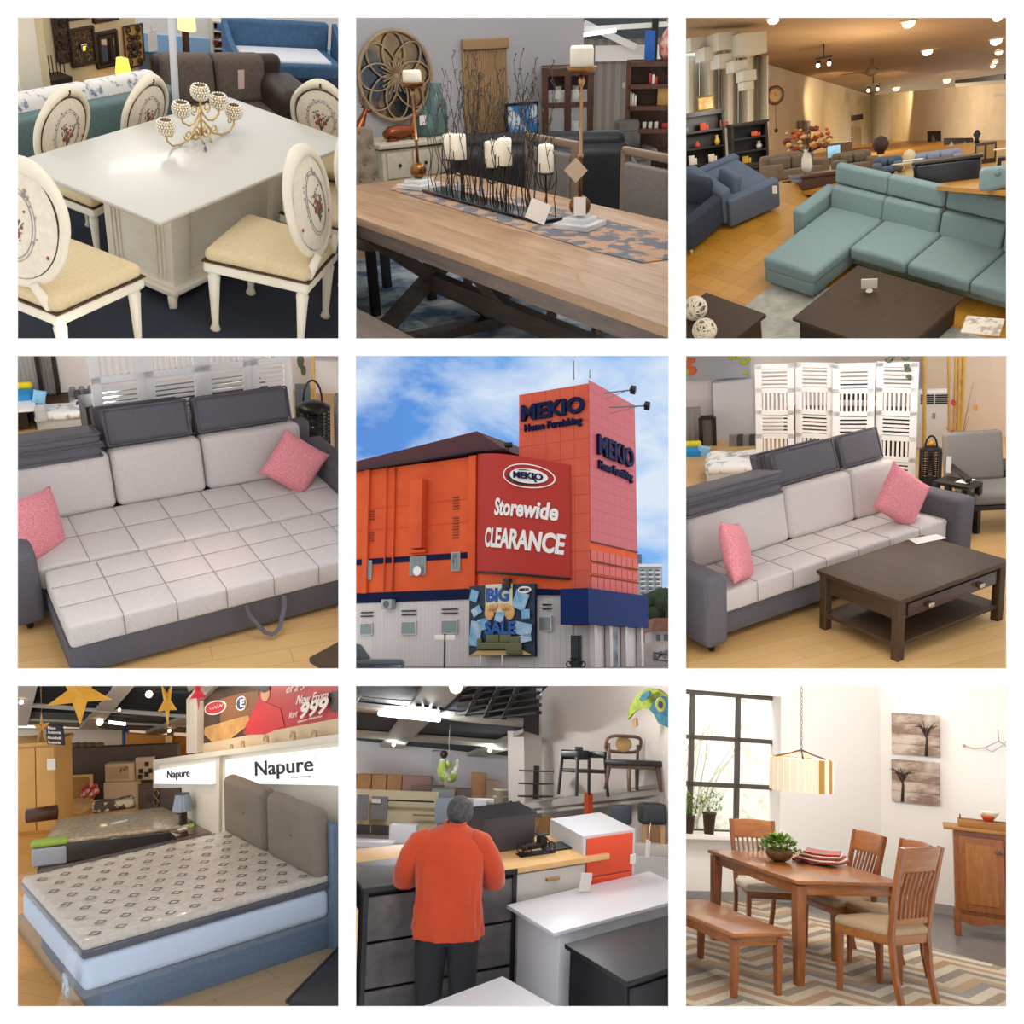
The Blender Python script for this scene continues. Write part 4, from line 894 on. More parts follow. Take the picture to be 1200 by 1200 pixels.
# the hall behind, on its own level
with raked(450, 650, 25):
 P = lambda x, y, t: G.P(x, y, t * 1.5)
 m = slab(MB(), [P(268, 168, 10.5), P(700, 295, 14), P(700, 515, 14), P(268, 640, 10.5)]); struct('wall_left', m, warm_wall)
 m = slab(MB(), [P(700, 295, 14), P(1260, 240, 7.6), P(1260, 640, 7.6), P(700, 515, 14)]); struct('wall_back', m, warm_wall)
 cpt = [P(268, 168, 10.5), P(700, 295, 14), P(1260, 240, 12.5)]; cn = (cpt[1] - cpt[0]).cross(cpt[2] - cpt[0]).normalized()
 def onceil(x, y): d = G.ray(x, y); return (cpt[0] - G.o).dot(cn) / d.dot(cn)
 m = slab(MB(), [G.P(x, y, onceil(x, y)) for x, y in ((-60, -60), (-60, 120), (268, 168), (700, 295), (1260, 240), (1260, -60))]); struct('ceiling', m, tile('tan_ceiling_panels', 'a98d68', 'a1855f', '8c7150', 1.1, 1.1, .006, .9, 0))
 q = [G.at(x, y) for x, y in ((-60, 652), (560, 652), (620, 610), (1260, 655))]
 struct('floor', MB().prism([(v.x, v.y) for v in q] + [(8, 14), (-14, 24), (-18, 10)], -.05, 0), amber_tile)
 # louvred white screen wall with angled white panels hanging at the top left
 m = MB()
 for k in range(9): x = -10 + k * 36; slab(m, [P(x, 150, 10.2 - .3 * (k % 2)), P(x + 35, 150, 10.2 - .3 * ((k + 1) % 2)), P(x + 35, 640, 10.2 - .3 * ((k + 1) % 2)), P(x, 640, 10.2 - .3 * (k % 2))], .03)
 struct('wall_left', m, mat('white_pleated_screen', 'cfccbd', .8))
 whitep = mat('white_panel', 'cbc5b2', .7)
 for k, (x, y, s_) in enumerate(((45, 110, 62), (95, 145, 62), (150, 170, 62), (150, 100, 80), (235, 110, 95), (200, 190, 50), (235, 225, 48), (235, 262, 36))):
  c = P(x, y, 8.6 - .03 * k); rzz = math.atan2(-(c - G.o).x, (c - G.o).y); q = s_ / 568 * c.length * 0 + s_ * .0082
  solo('acoustic_panel', 'white hanging box panel at the top left, ' + ('first from the left edge', 'second from the left edge', 'third in the lower row', 'upper one behind the first three', 'large one beside the dark opening', 'small one under the large panel', 'smaller one further right', 'lowest and smallest one')[k], 'ceiling panel', MB().box((0, 0, 0), (q, q * .8, q * .62), .01), whitep, c, rzz + .6, 'white box panels hanging at the top left')
 c = P(358, 103, 10.0); solo('ceiling_opening', 'black triangular opening in the tan ceiling beside the white panels', 'ceiling opening', slab(MB(), [P(322, 76, 9.5), P(400, 99, 9.9), P(328, 134, 10.1)], .05), black_metal)
 def cam_at(x, yb, yt, wpx): return G.spot(x - wpx / 2, x + wpx / 2, yb, yt)
 def placed(x0_, x1_, yb, yt): return G.spot(x0_, x1_, yb, yt)
 # dark bookcases
 for (xa, xb, yb, yt, lb, grp) in ((-120, 182, 628, 366, 'wide dark bookcase with lit lantern on top at the left edge', 0), (186, 315, 602, 398, 'narrow dark bookcase with drawers right of the wide one', 1)):
  p, wd, ht, rz = placed(xa, xb, yb, yt); t = thing('bookcase', lb, 'bookcase', p, rz + .25); m = MB()
  for s in (-1, 0, 1)[::2 if grp else 1]: m.box((s * wd / 2, 0, ht / 2), (.05, .4, ht))
  for k in range(5): m.box((0, 0, ht * (.03 + .235 * k)), (wd, .4, .045))
  m.box((0, .18, ht / 2), (wd, .02, ht)); m.box((0, 0, ht), (wd + .1, .46, .05)); part('case', m, dkwood, t)
  if grp:
   for k in range(2): part('drawer', MB().box((0, -.21, ht * (.09 + .13 * k)), (wd - .1, .02, ht * .11), .004), mat('dark_drawer', '2b201a', .4), t)
  cols = ['b8452c', 'd8cdb6', 'c9a23c', '8b3a2a', 'e0dccf', '6e7886', 'd6d0c4', 'b5432b']; rr = random.Random(grp)
  for k in range(12 if not grp else 3):
   lv = k % 3 + 1 if not grp else 3 - k; x = (-.42 + .085 * k) * wd if not grp else (.18, .3, -.12)[k] * wd
   mm = Matrix.Translation(p) @ Matrix.Rotation(rz + .25, 4, 'Z'); hh = ht * rr.uniform(.07, .15);
   solo(('book_stack', 'vase', 'box')[k % 3], '%s %s on the %s shelf of the %s dark bookcase, item %s from the left' % (('red', 'cream', 'ochre', 'maroon', 'ivory', 'slate', 'off-white', 'rust')[k % 8], ('books', 'vase', 'box')[k % 3], ('bottom', 'low', 'middle', 'top')[lv], ('wide', 'narrow')[grp], ('one', 'two', 'three', 'four', 'five', 'six', 'seven', 'eight', 'nine', 'ten', 'eleven', 'twelve')[k]), ('books', 'vase', 'box')[k % 3],
                 MB().lathe([(.05, 0), (.07, hh * .4), (.03, hh * .8), (.04, hh)], n=12) if k % 3 == 1 else MB().box((0, 0, hh / 2), (.14, .14, hh), .01).box((.1, 0, hh * .35), (.05, .12, hh * .7), .005), mat('c%s' % cols[k % 8], cols[k % 8], .6), mm @ Vector((x, -.08, ht * (.03 + .235 * lv) + .023)), rz)
  if not grp:
   q = mm @ Vector((wd * .32, 0, ht + .03)); t = thing('lantern', 'amber lit lantern box standing on top of the wide dark bookcase', 'lantern', q, rz); part('glass_box', MB().box((0, 0, .16), (.36, .3, .26), .01), mat('amber_lit_glass', 'a8824a', .4, emit=.25, col2='e0b870', scale=6), t)
   m = MB(); [m.box((sx * .18, sy * .15, .16), (.03, .03, .32)) for sx in (-1, 1) for sy in (-1, 1)]; m.box((0, 0, .01), (.4, .34, .03)); m.box((0, 0, .31), (.4, .34, .03)); part('frame', m, mat('brass_frame', '6b5228', .4, .6), t)
 # wall clock, print, door
 t = thing('wall_clock', 'round dark wooden pendulum clock on the warm wall', 'clock', P(344, 296, 10.6) + Vector((.05, -.1, 0)), .98); r_ = .28
 part('case', MB().lathe([(r_, 0), (r_, -.04), (r_ * .8, -.06), (r_ * .7, -.04)], n=28, ax='y'), mat('clock_wood', '5a3a22', .4), t); part('dial', MB().lathe([(r_ * .66, 0), (r_ * .66, -.05)], n=24, ax='y'), mat('brass_dial', '9a7440', .4, .4), t)
 part('hands', MB().bar((0, -.055, 0), (0, -.055, .1), .012).bar((0, -.055, 0), (.07, -.055, -.02), .012), dkwood, t); part('pendulum', MB().tube([(0, -.02, -r_), (0, -.02, -1.0)], .007, 5).ball((0, -.02, -1.02), .06, 10, (1, .4, 1)), dkwood, t)
 m = slab(MB(), [P(430, 390, 11.5), P(472, 390, 11.9), P(474, 474, 11.9), P(434, 478, 11.5)], .04); solo('poster', 'grey tower poster hanging on the warm wall above the brown sofa', 'poster', m, mat('grey_poster', '9a9890', .7, col2='5c5c5e', scale=3))
 m = slab(MB(), [P(633, 415, 13.2), P(661, 415, 13.5), P(661, 500, 13.5), P(633, 505, 13.2)], .04); struct('door_1', m, mat('tan_door', 'b79a72', .6))
 m = MB(); c = P(646, 378, 13.2); solo('speaker', 'small dark speaker box high on the wall above the tan door', 'speaker', MB().box((0, 0, 0), (.42, .1, .2), .01), dkwood, c, .9)
 br3 = mat('olive_brown_fabric', '7d6a52', .85, col2='705d47', scale=40)
 def mini_sofa(label, xa, xb, yb, yt, mt, dr=0, n=2):
  p, wd, ht, rz = placed(xa, xb, yb, yt); t = thing('sofa', label, 'sofa', p, rz + dr)
  part('base', MB().box((0, .1, ht * .28), (wd, .75, ht * .35), .04, 3), mt, t); part('back', MB().box((0, .42, ht * .58), (wd, .2, ht * .84), .07, 3), mt, t)
  for s in (-1, 1): part('armrest', MB().box((s * (wd / 2 - .07), .1, ht * .4), (.16, .78, ht * .56), .05, 3), mt, t)
  for k in range(n): part('cushion', MB().box((-wd / 2 + .12 + (wd - .24) * (k + .5) / n, .26, ht * .66), ((wd - .26) / n, .16, ht * .46), .05, 3), mt, t)
  for s in (-1, 1): part('leg', MB().cyl((s * (wd / 2 - .1), -.22, 0), .03, ht * .14, 8), mat('pale_leg', ''), t)
  return t, p, wd, ht, rz
 mini_sofa('olive brown two seat sofa against the warm wall under the poster', 322, 540, 612, 505, br3, .45)
 mini_sofa('second olive brown sofa right of the flower vase', 570, 720, 580, 502, br3, .2)
 mini_sofa('dark blue sofa in the middle distance beside the cream table', 705, 815, 585, 525, bluegrey)
 mini_sofa('long pale lavender sofa under the dark pictures', 830, 1040, 560, 505, mat('lavender_fabric', '8f93a6', .85), 0, 3)
 p, wd, ht, rz = placed(415, 575, 640, 583)
 t = thing('coffee_table', 'reddish brown coffee table with flower vase in the middle distance', 'table', p, rz + .3); rw = mat('red_brown_wood', '4f2f1e', .35)
 part('tabletop', MB().box((0, 0, ht - .02), (wd, .7, .05), .008), rw, t); part('body', MB().box((0, 0, ht * .45), (wd * .9, .6, ht * .7), .01), rw, t)
 q = Vector((p.x - .15, p.y, ht + .005)); solo('vase', 'white vase on the reddish brown coffee table', 'vase', MB().lathe([(.05, 0), (.085, .1), (.08, .22), (.04, .32), (.05, .36)], n=16), wax, q)
 m = MB(); rr = random.Random(4); fl_ = [MB(), MB(), MB()]
 for k in range(60):
  a, e_, r_ = rr.uniform(0, 6.28), rr.uniform(0, 1), rr.uniform(.15, .34); v = Vector((r_ * math.cos(a) * 1.2, r_ * math.sin(a) * .7, .36 + .3 * e_)); fl_[k % 3].ball(v, rr.uniform(.03, .06), 6, (1, 1, .7))
  if k % 4 == 0: m.tube([(0, 0, .3), v], .006, 4)
 t = thing('flower_bouquet', 'orange and red dried flower bouquet in the white vase', 'flowers', q)
 part('stems', m, dkwood, t); [part('blossoms', fl_[k], mat('blossom%d' % k, ('b5562c', '7c3a24', 'd8a860')[k], .8), t, ('orange blossoms', 'dark red blossoms', 'cream blossoms')[k]) for k in range(3)]
 p, wd, ht, rz = placed(535, 628, 548, 470); t = thing('tv_cabinet', 'brown cabinet with bright blue television beside the tan door', 'cabinet', p, rz); part('body', MB().box((0, 0, ht / 2), (wd, .3, ht), .01), mat('cabinet_wood', '6b4a30', .5), t)
 solo('television', 'lit television showing a blue picture on the brown cabinet', 'television', MB().box((0, 0, 0), (wd * .5, .05, ht * .55), .01), mat('blue_screen', '9fd0e8', .3, emit=.7, col2='1b2d3c', scale=3), p + Vector((0, -.2, ht * .62)), rz)
 # black counter seen from behind, teal chair, dark pictures, cane cabinet
 p, wd, ht, rz = placed(862, 1108, 612, 530); t = thing('counter', 'black counter with glossy curved ends behind the teal sofa', 'counter', p, rz)
 part('body', MB().box((0, 0, ht / 2 - .1), (wd, .6, ht + .2), .06, 4), mat('black_lacquer', '14161b', .25), t); part('top', MB().box((0, 0, ht), (wd + .04, .64, .04), .01), mat('dark_top', '2a2522', .2), t)
 for k in range(2): solo('brochure', 'pale open brochure on the black counter, %s' % ('left', 'right')[k], 'brochure', B((0, 0, 0), (.25, .2, .012)), cwhite, p + Vector((math.cos(rz) * (k - .5) * 1.1, .3 + math.sin(rz) * (k - .5) * 1.1 - .05, ht + .03)), rz)
 p, wd, ht, rz = placed(1100, 1330, 640, 552); t = thing('armchair', 'teal buttoned armchair back at the right edge beyond the corner sofa', 'armchair', p, rz); part('back', MB().box((0, 0, ht / 2), (wd, .2, ht), .05, 3), teal3, t); part('button', MB().ball((-wd * .2, -.1, ht * .7), .03, 8), mat('teal_button', '5f7876', .8), t)
 for (a_, lb, mt) in (((905, 428, 952, 503), 'tall narrow dark picture on the far wall', 'p1'), ((966, 454, 1072, 508), 'wide dark picture with white triangular shapes on the far wall', 'p2')):
  x0_, y0_, x1_, y1_ = a_; pt0 = 10.3 if mt == 'p1' else 8.8; t = thing('picture', lb, 'picture', P((x0_ + x1_) / 2, y1_, pt0)); mi = t.matrix_world.inverted() @ G.M
  m = MB(); m.m = mi; slab(m, [P(x0_, y0_, pt0), P(x1_, y0_ - 1, pt0 - .2), P(x1_, y1_, pt0 - .2), P(x0_, y1_, pt0)], .06); part('canvas', m, dkwood, t); m = MB(); m.m = mi
  if mt == 'p2':
   for q in (995, 1045): m.add([tuple(P(q - 20, 500, 8.45)), tuple(P(q + 20, 500, 8.45)), tuple(P(q, 466, 8.45))], [(0, 1, 2)])
  else: m.add([tuple(P(916, 490, 10)), tuple(P(940, 470, 10)), tuple(P(925, 440, 10))], [(0, 1, 2)])
  part('painted_shape', m, cwhite if mt == 'p2' else mat('dim_grey', '5a554e', .7), t)
 p, wd, ht, rz = placed(1080, 1160, 545, 470); t = thing('cabinet', 'cane fronted cabinet with dark frame at the right of the far wall', 'cabinet', p, rz); part('body', MB().box((0, 0, ht / 2), (wd, .35, ht), .01), mat('cabinet_frame', '3f2a18', .4), t)
 for s in (-1, 1): part('cane_door', MB().box((s * wd * .23, -.18, ht * .55), (wd * .36, .02, ht * .66), .004), mat('cane', 'a58550', .7), t)
 solo('ornament', 'small dark figure standing on the cane cabinet', 'ornament', MB().lathe([(.05, 0), (.03, .06), (.06, .14), (.02, .2)], n=10), dkwood, p + Vector((-.15, 0, ht)))
 p, wd, ht, rz = placed(1165, 1230, 560, 528); solo('side_table', 'small dark table at the right edge under the long wall unit', 'table', MB().box((0, 0, ht), (wd, .4, .05)).box((-wd * .4, 0, ht / 2), (.05, .3, ht)), dkwood, p, rz)
 p, wd, ht, rz = placed(725, 775, 560, 512); t = thing('side_table', 'dark round table with plant and lamp in the middle distance', 'table', p, rz); part('tabletop', MB().cyl((0, 0, ht - .1), wd / 2, .05, 18), dkwood, t); part('leg', MB().cyl((0, 0, 0), .05, ht - .1, 8), dkwood, t)
 solo('potted_plant', 'dark round plant on the table near the corner of the hall', 'plant', MB().ball((0, 0, .18), .16, 8).cyl((0, 0, 0), .07, .1, 10), mat('plum_leaf', '4a342c', .8), p + Vector((-.1, 0, ht)))
 p, wd, ht, rz = placed(815, 860, 600, 545); solo('side_table', 'cream round table with gold figure left of the black counter', 'table', MB().lathe([(.18, 0), (.06, .05), (.05, ht - .05), (.26, ht)], n=16).ball((0, 0, ht + .1), .09, 8), mat('cream_brass', 'd8c79c', .5), p, rz)
 # lights and ceiling fan
 t = thing('air_conditioner', 'long white air conditioner with black slot under the ceiling at the right', 'air conditioner', P(1095, 240, 8.3)); mi = t.matrix_world.inverted() @ G.M
 m = MB(); m.m = mi; slab(m, [P(1008, 240, 9), P(1190, 215, 7.7), P(1190, 250, 7.7), P(1008, 266, 9)], .3); part('body', m, whitep, t); m = MB(); m.m = mi; slab(m, [P(1008, 240, 8.9), P(1190, 216, 7.6), P(1190, 238, 7.6), P(1008, 252, 8.9)], .05); part('slot', m, black_metal, t)
 m = slab(MB(), [P(1150, 292, 8), P(1260, 285, 7.3), P(1260, 298, 7.3), P(1150, 302, 8)], .2); struct('trim_1', m, whitep)
 DL = [(335, 18, 7.2, 22), (836, 30, 7.2, 24), (905, 135, 9, 20), (1160, 95, 8, 22), (1170, 138, 8.6, 14), (978, 241, 12, 14), (790, 271, 13, 13), (1148, 188, 10, 10), (1157, 172, 9.6, 10), (1165, 10, 6.9, 18)]
 names = ['at the top left', 'at the top middle', 'right of the ceiling fan', 'brightest at the right', 'below the brightest one at the right', 'left of the air conditioner', 'near the hall corner', 'lowest of the small pair at the right', 'upper of the small pair at the right', 'cut by the top edge at the right']
 lit = mat('lit_warm_lamp', 'ffe2b0', .5, emit=6)
 for (x, y, t_, s_), nm in zip(DL, names):
  tt = onceil(x, y); c = G.P(x, y, tt * .985); r_ = s_ * .5 * tt * .000975; t = thing('downlight', 'small lit ceiling lamp ' + nm, 'lamp', c, 0, 'lit lamps in the tan ceiling')
  part('bulb', MB().ball((0, 0, 0), r_, 10, (1, 1, .7)), lit, t); part('rim', MB().tube([(r_ * 1.15 * math.cos(a * pi / 8), r_ * 1.15 * math.sin(a * pi / 8), r_ * .4) for a in range(16)], r_ * .2, 5, True), whitep, t)
 for x, y, lb in ((523, 178, 'left'), (705, 272, 'right')):
  c = P(x, y, 9.5 if x < 600 else 12); t = thing('spotlight', 'black twin track spotlight hanging from the tan ceiling, %s of two' % lb, 'lamp', c, .4, 'track spotlights on the tan ceiling', 1.5); part('bracket', MB().box((0, 0, .1), (.3, .05, .03)).cyl((0, 0, .1), .015, .25, 6), black_metal, t)
  for s in (-1, 1): part('lamp_head', MB().lathe([(.03, .06), (.055, -.03)], (s * .1, 0, 0), 12), black_metal, t); part('bulb', MB().ball((s * .1, -.03, -.02), .04, 8), lit, t)
 c = P(700, 210, 10.5); t = thing('ceiling_fan', 'ceiling fan with thin dark blades in the middle of the tan ceiling', 'ceiling fan', c, 0, None, 1.5); part('motor', MB().lathe([(.03, .3), (.03, .1), (.12, .06), (.12, -.03), (.04, -.08)], n=14), mat('fan_tan', '8c7454', .5), t)
 for k in range(3): a = 2 * pi * k / 3 + .3; part('blade', MB().T((0, 0, 0), (.1, 0, a)).box((.45, 0, .02), (.6, .11, .012), .004), mat('fan_tan', ''), t)
 for k, (x, y) in enumerate(((1000, 420), (560, 400), (760, 430))): lamp('SPOT', 'hall_wall_fill', tuple(P(x, 250, 11.2)), tuple(P(x, y + 60, 13)), 230, (1, .8, .5), .05, 1.6)  # spots added under the ceiling to brighten the hall walls
 lamp('POINT', 'room_fill', tuple(P(640, 330, 9)), energy=230, color=(1, .86, .66), size=.3)  # point lamps added in mid-hall as fill
 lamp('POINT', 'room_fill', tuple(P(200, 330, 7.5)), energy=90, color=(1, .92, .8), size=.3)
lamp('AREA', 'room_fill', (.5, .8, 3.6), (.5, .8, 0), 60, (1, .9, .74), 1.6)  # fill panel added above the teal sofa, out of view


# ================================================================ rooms 4 and 6: the grey sofa bed, pulled out and closed
lgrey = mat('light_grey_fabric', 'cfc7c4', .9, col2='c4bdbb', scale=90, bump=.08); dgrey = mat('dark_grey_fabric', '5f5c62', .88, col2='55525a', scale=80, bump=.1)
black_in = mat('dark_recess', '2a292c', .8); pink = mat('pink_weave', 'e0939b', .85, col2='cf7a85', scale=90, det=1, bump=.15)
white_p = mat('white_screen_paint', 'eceaea', .55); oak_floor = tile('honey_oak_planks', 'd9b27c', 'cfa56c', 'b58a55', 1.3, .16, .003, .35, .37, (0, 0, .2), grain='c09458')
def quilt(x0, x1, y0, y1, z0, z1, nx, ny, amp=.016):
 cx_, cy_ = (x1 - x0) / nx, (y1 - y0) / ny
 def f(x, y, z):
  u = abs(math.sin(pi * (x - x0) / cx_)) ** .5; v = abs(math.sin(pi * (y - y0) / cy_)) ** .5
  if z > (z0 + z1) / 2: return (x, y, z - amp * (1 - u * v) * min(1, (x - x0) / .03 + .2, (x1 - x) / .03 + .2, (y - y0) / .03 + .2, (y1 - y) / .03 + .2))
  if y < y0 + .01: return (x, y + amp * .5 * (1 - u), z)
  return (x, y, z)
 return MB().box(((x0 + x1) / 2, (y0 + y1) / 2, (z0 + z1) / 2), (x1 - x0, y1 - y0, z1 - z0), .03, 2, div=([-(x1 - x0) / 2 + cx_ * (i + e) for i in range(nx + 1) for e in (-.1, -.03, 0, .03, .1, .25, .5, .75)], [-(y1 - y0) / 2 + cy_ * (i + e) for i in range(ny + 1) for e in (-.1, -.03, 0, .03, .1, .25, .5, .75)], 1), f=f)
def seams(x0, x1, y0, y1, z0, z1, nx, ny):
 m = MB(); cx_, cy_ = (x1 - x0) / nx, (y1 - y0) / ny
 for i in range(1, nx): X = x0 + cx_ * i; m.tube([(X, y0 - .001, z0 + .01), (X, y0 - .001, z1 - .03), (X, y0 + .012, z1 - .006)] + [(X, y0 + .03 + (y1 - y0 - .06) * q / 12, z1 - .014) for q in range(13)], .0028, 4)
 for j in range(1, ny): Y = y0 + cy_ * j; m.tube([(x0 - .001, Y, z0 + .01), (x0 + .01, Y, z1 - .008)] + [(x0 + .03 + (x1 - x0 - .06) * q / 20, Y, z1 - .014) for q in range(21)], .0028, 4)
 return m
stitch = mat('grey_stitching', '8f8a88', .9)
def pillow(w, h, d, flange=0):
 def f(x, y, z):
  u, v = min(1, abs(x) / (w / 2)), min(1, abs(z) / (h / 2)); k = ((1 - u ** 2.6) * (1 - v ** 2.6)) ** .45
  return (x * (1 - .07 * (v ** 2) * (1 - u) * 0 + .0) * (1 - .06 * (1 - v ** 4) * (u ** 3)), y * (.12 + .88 * k), z * (1 - .06 * (1 - u ** 4) * (v ** 3)))
 m = MB(); m.box((0, 0, 0), (w, d, h), 0, 1, div=(14, 1, 12), f=f); m.sm = [True] * len(m.sm)
 return m
def back_pad(k, x0, x1, y, parent):
 m = MB(); m.m = Matrix.Translation(((x0 + x1) / 2, y, .4)) @ Matrix.Rotation(-.16, 4, 'X'); w_ = x1 - x0 - .006
 m.box((0, 0, .2), (w_, .19, .42), .05, 4, div=(2, 0, 2), f=lambda x, y, z: (x, y - (.02 * math.cos(x * 3 / w_) if y < 0 else 0), z)); part('back_cushion', m, lgrey, parent)
def headrest(x0, x1, y, z, lean, parent, h=.25, d=.12):
 mm = Matrix.Translation(((x0 + x1) / 2, y, z)) @ Matrix.Rotation(lean, 4, 'X'); w_ = x1 - x0
 m = MB(); m.m = mm; m.box((0, 0, h / 2), (w_, d, h), .045, 4, div=(3, 1, 3)); hp = part('headrest', m, dgrey, parent, 'dark grey headrest cushion')
 m = MB(); m.m = mm
 for yy in (-d / 2 + .012, d / 2 - .012): m.tube([(sx * (w_ / 2 - .004), yy, h / 2 + sz * (h / 2 - .004)) for sx, sz in ((-1, -.96), (-.98, -1), (.98, -1), (1, -.96), (1, .96), (.98, 1), (-.98, 1), (-1, .96))], .009, 6, True)
 part('piping', m, dgrey, hp)
def sofa_bed(label, loc, rz, L, D, mods, pulled, wpull=.74):
 t = thing('sofa_bed', label, 'sofa bed', loc, rz)
 part('base', MB().box((L / 2, D / 2 + .14, .16), (L, D + .2, .2), .012), dgrey, t, 'dark grey base')
 sm_ = part('seat_mattress', quilt(0, L, .0, D + .04, .24, .42, 7, 2), lgrey, t); part('stitching', seams(0, L, .0, D + .04, .24, .42, 7, 2), stitch, sm_)
 for a, b in zip(mods[:-1], mods[1:]): back_pad(0, a, b, D + .1, t)
 part('back_frame', MB().box((L / 2, D + .26, .42), (L + .1, .12, .7), .03, 3), dgrey, t, 'dark grey back')
 for k, (a, b) in enumerate(zip(mods[:-1], mods[1:])):
  if k == 0:
   for z_, dd in ((.81, .1), (.9, .09)): headrest(a - .04, b - .05, D + .34, z_, 1.42, t, .3, dd)
  else: headrest(a + .01, b - .04, D + .22, .8, -.32, t, .27, .13); headrest(a - .03, b - .07, D + .34, .8, -.3, t, .25, .08) if k == 1 else None
 for x in (-.1, L + .1):
  part('armrest', MB().box((x, D / 2 + .12, .32), (.2, D + .42, .53), .05, 4, div=(0, 2, 0), f=lambda X, Y, Z: (X, Y - .03 * (Z - .3), Z)), dgrey, t, 'dark grey armrest')
  for y in (0, D + .2): part('foot', MB().lathe([(.02, 0), (.028, .06)], (x, y, 0), 10), mat('black_foot', '1b1918', .5), t)
 if pulled:
  part('pull_out_base', MB().box((L / 2 + .03, -wpull / 2 + .02, .13), (L + .02, wpull - .02, .2), .008), dgrey, t, 'dark taupe pull-out base')
  sm_ = part('pull_out_mattress', quilt(.03, L + .05, -wpull, -.015, .235, .41, 7, 3), lgrey, t); part('stitching', seams(.03, L + .05, -wpull, -.015, .235, .41, 7, 3), stitch, sm_)
  m = MB()
  for s in (-1, 1): m.tube([(L * .56 + s * .13, -wpull + .0, .235), (L * .56 + s * .12, -wpull - .03, .17), (L * .56 + s * .05, -wpull - .1, .06), (L * .56, -wpull - .12, .035)], 1, flat=(.03, .005))
  part('strap', m, dgrey, t, 'dark grey fabric pull strap')
 return t
def slat_panel(m, w_, h_, rows, bar=.07):
 """one leaf: posts, rails and rows of slats"""
 for s in (-1, 1): m.box((s * (w_ / 2 - bar / 2), 0, h_ / 2), (bar, .03, h_), .002)
 z = h_
 for k, (kind_, hh) in enumerate(rows):
  m.box((0, 0, z - .025), (w_, .03, .05)); z0 = z - hh; iw = w_ - 2 * bar
  if kind_ == 'h':
   n = max(2, int(hh / .045)); [m.box((0, 0, z - .05 - (hh - .05) * (i + .5) / n), (iw, .012, (hh - .05) / n * .55)) for i in range(n)]
  else:
   n = max(3, int(iw / .042)); [m.box((-iw / 2 + iw * (i + .5) / n, 0, (z + z0) / 2), (iw / n * .5, .012, hh)) for i in range(n)]
  z = z0
 m.box((0, 0, z), (w_, .03, .05))
R4 = room(4)
struct('floor', B((1.5, 2, -.03), (9, 10, .06)), oak_floor)
sofa_bed('grey sofa bed pulled out into a quilted double bed, strap hanging at its front', (0, .74, 0), .0, 2.18, .66, (-.03, .655, 1.31, 2.1), True)
def pink_pillow(label, loc, rz, tilt, sc=1):
 t = thing('throw_pillow', label, 'pillow', loc, rz, None, sc, tilt); part('cover', pillow(.44, .44, .16), pink, t); return t
pink_pillow('pink square pillow at the left edge of the pulled-out sofa bed', (.06, 1.02, .57), .75, (-.25, .15, 0), 1.0)
pink_pillow('pink pillow in the right corner of the pulled-out sofa bed', (1.93, 1.2, .6), -.35, (-.35, .62, 0), .92)
solo('coffee_table', 'dark table corner at the bottom right in front of the pulled-out sofa bed', 'table', MB().box((0, 0, .2), (.9, .6, .04), .004).box((0, 0, .1), (.8, .5, .2)), espresso, (1.75, -.85, 0), .3)
t = thing('folding_screen', 'white folding screen of slatted panels right behind the pulled-out sofa bed', 'screen', (0, 0, 0))
xs = [.68, 1.06, 1.49, 1.88, 2.22]
for k in range(4):
 m = MB(); w_ = xs[k + 1] - xs[k]; m.m = Matrix.Translation(((xs[k] + xs[k + 1]) / 2, 1.95 + .0 * k, 0)); slat_panel(m, w_ + .01, 1.62, [('v', .4), ('h', .36), ('v', .28), ('h', .3)]); part('panel', m, white_p, t)
t = thing('bookcase', 'dark low bookcase with red and brown books glimpsed through the white screen', 'bookcase', (1.45, 2.5, 0)); part('case', MB().box((0, .1, .5), (1.5, .3, .62), .006).box((0, -.08, .33), (1.5, .06, .3)), dkwood, t); part('books', MB().box((-.2, -.08, .6), (.5, .06, .12)).box((.4, -.08, .72), (.3, .06, .1)), mat('rust_books', '8b4a34', .7), t)
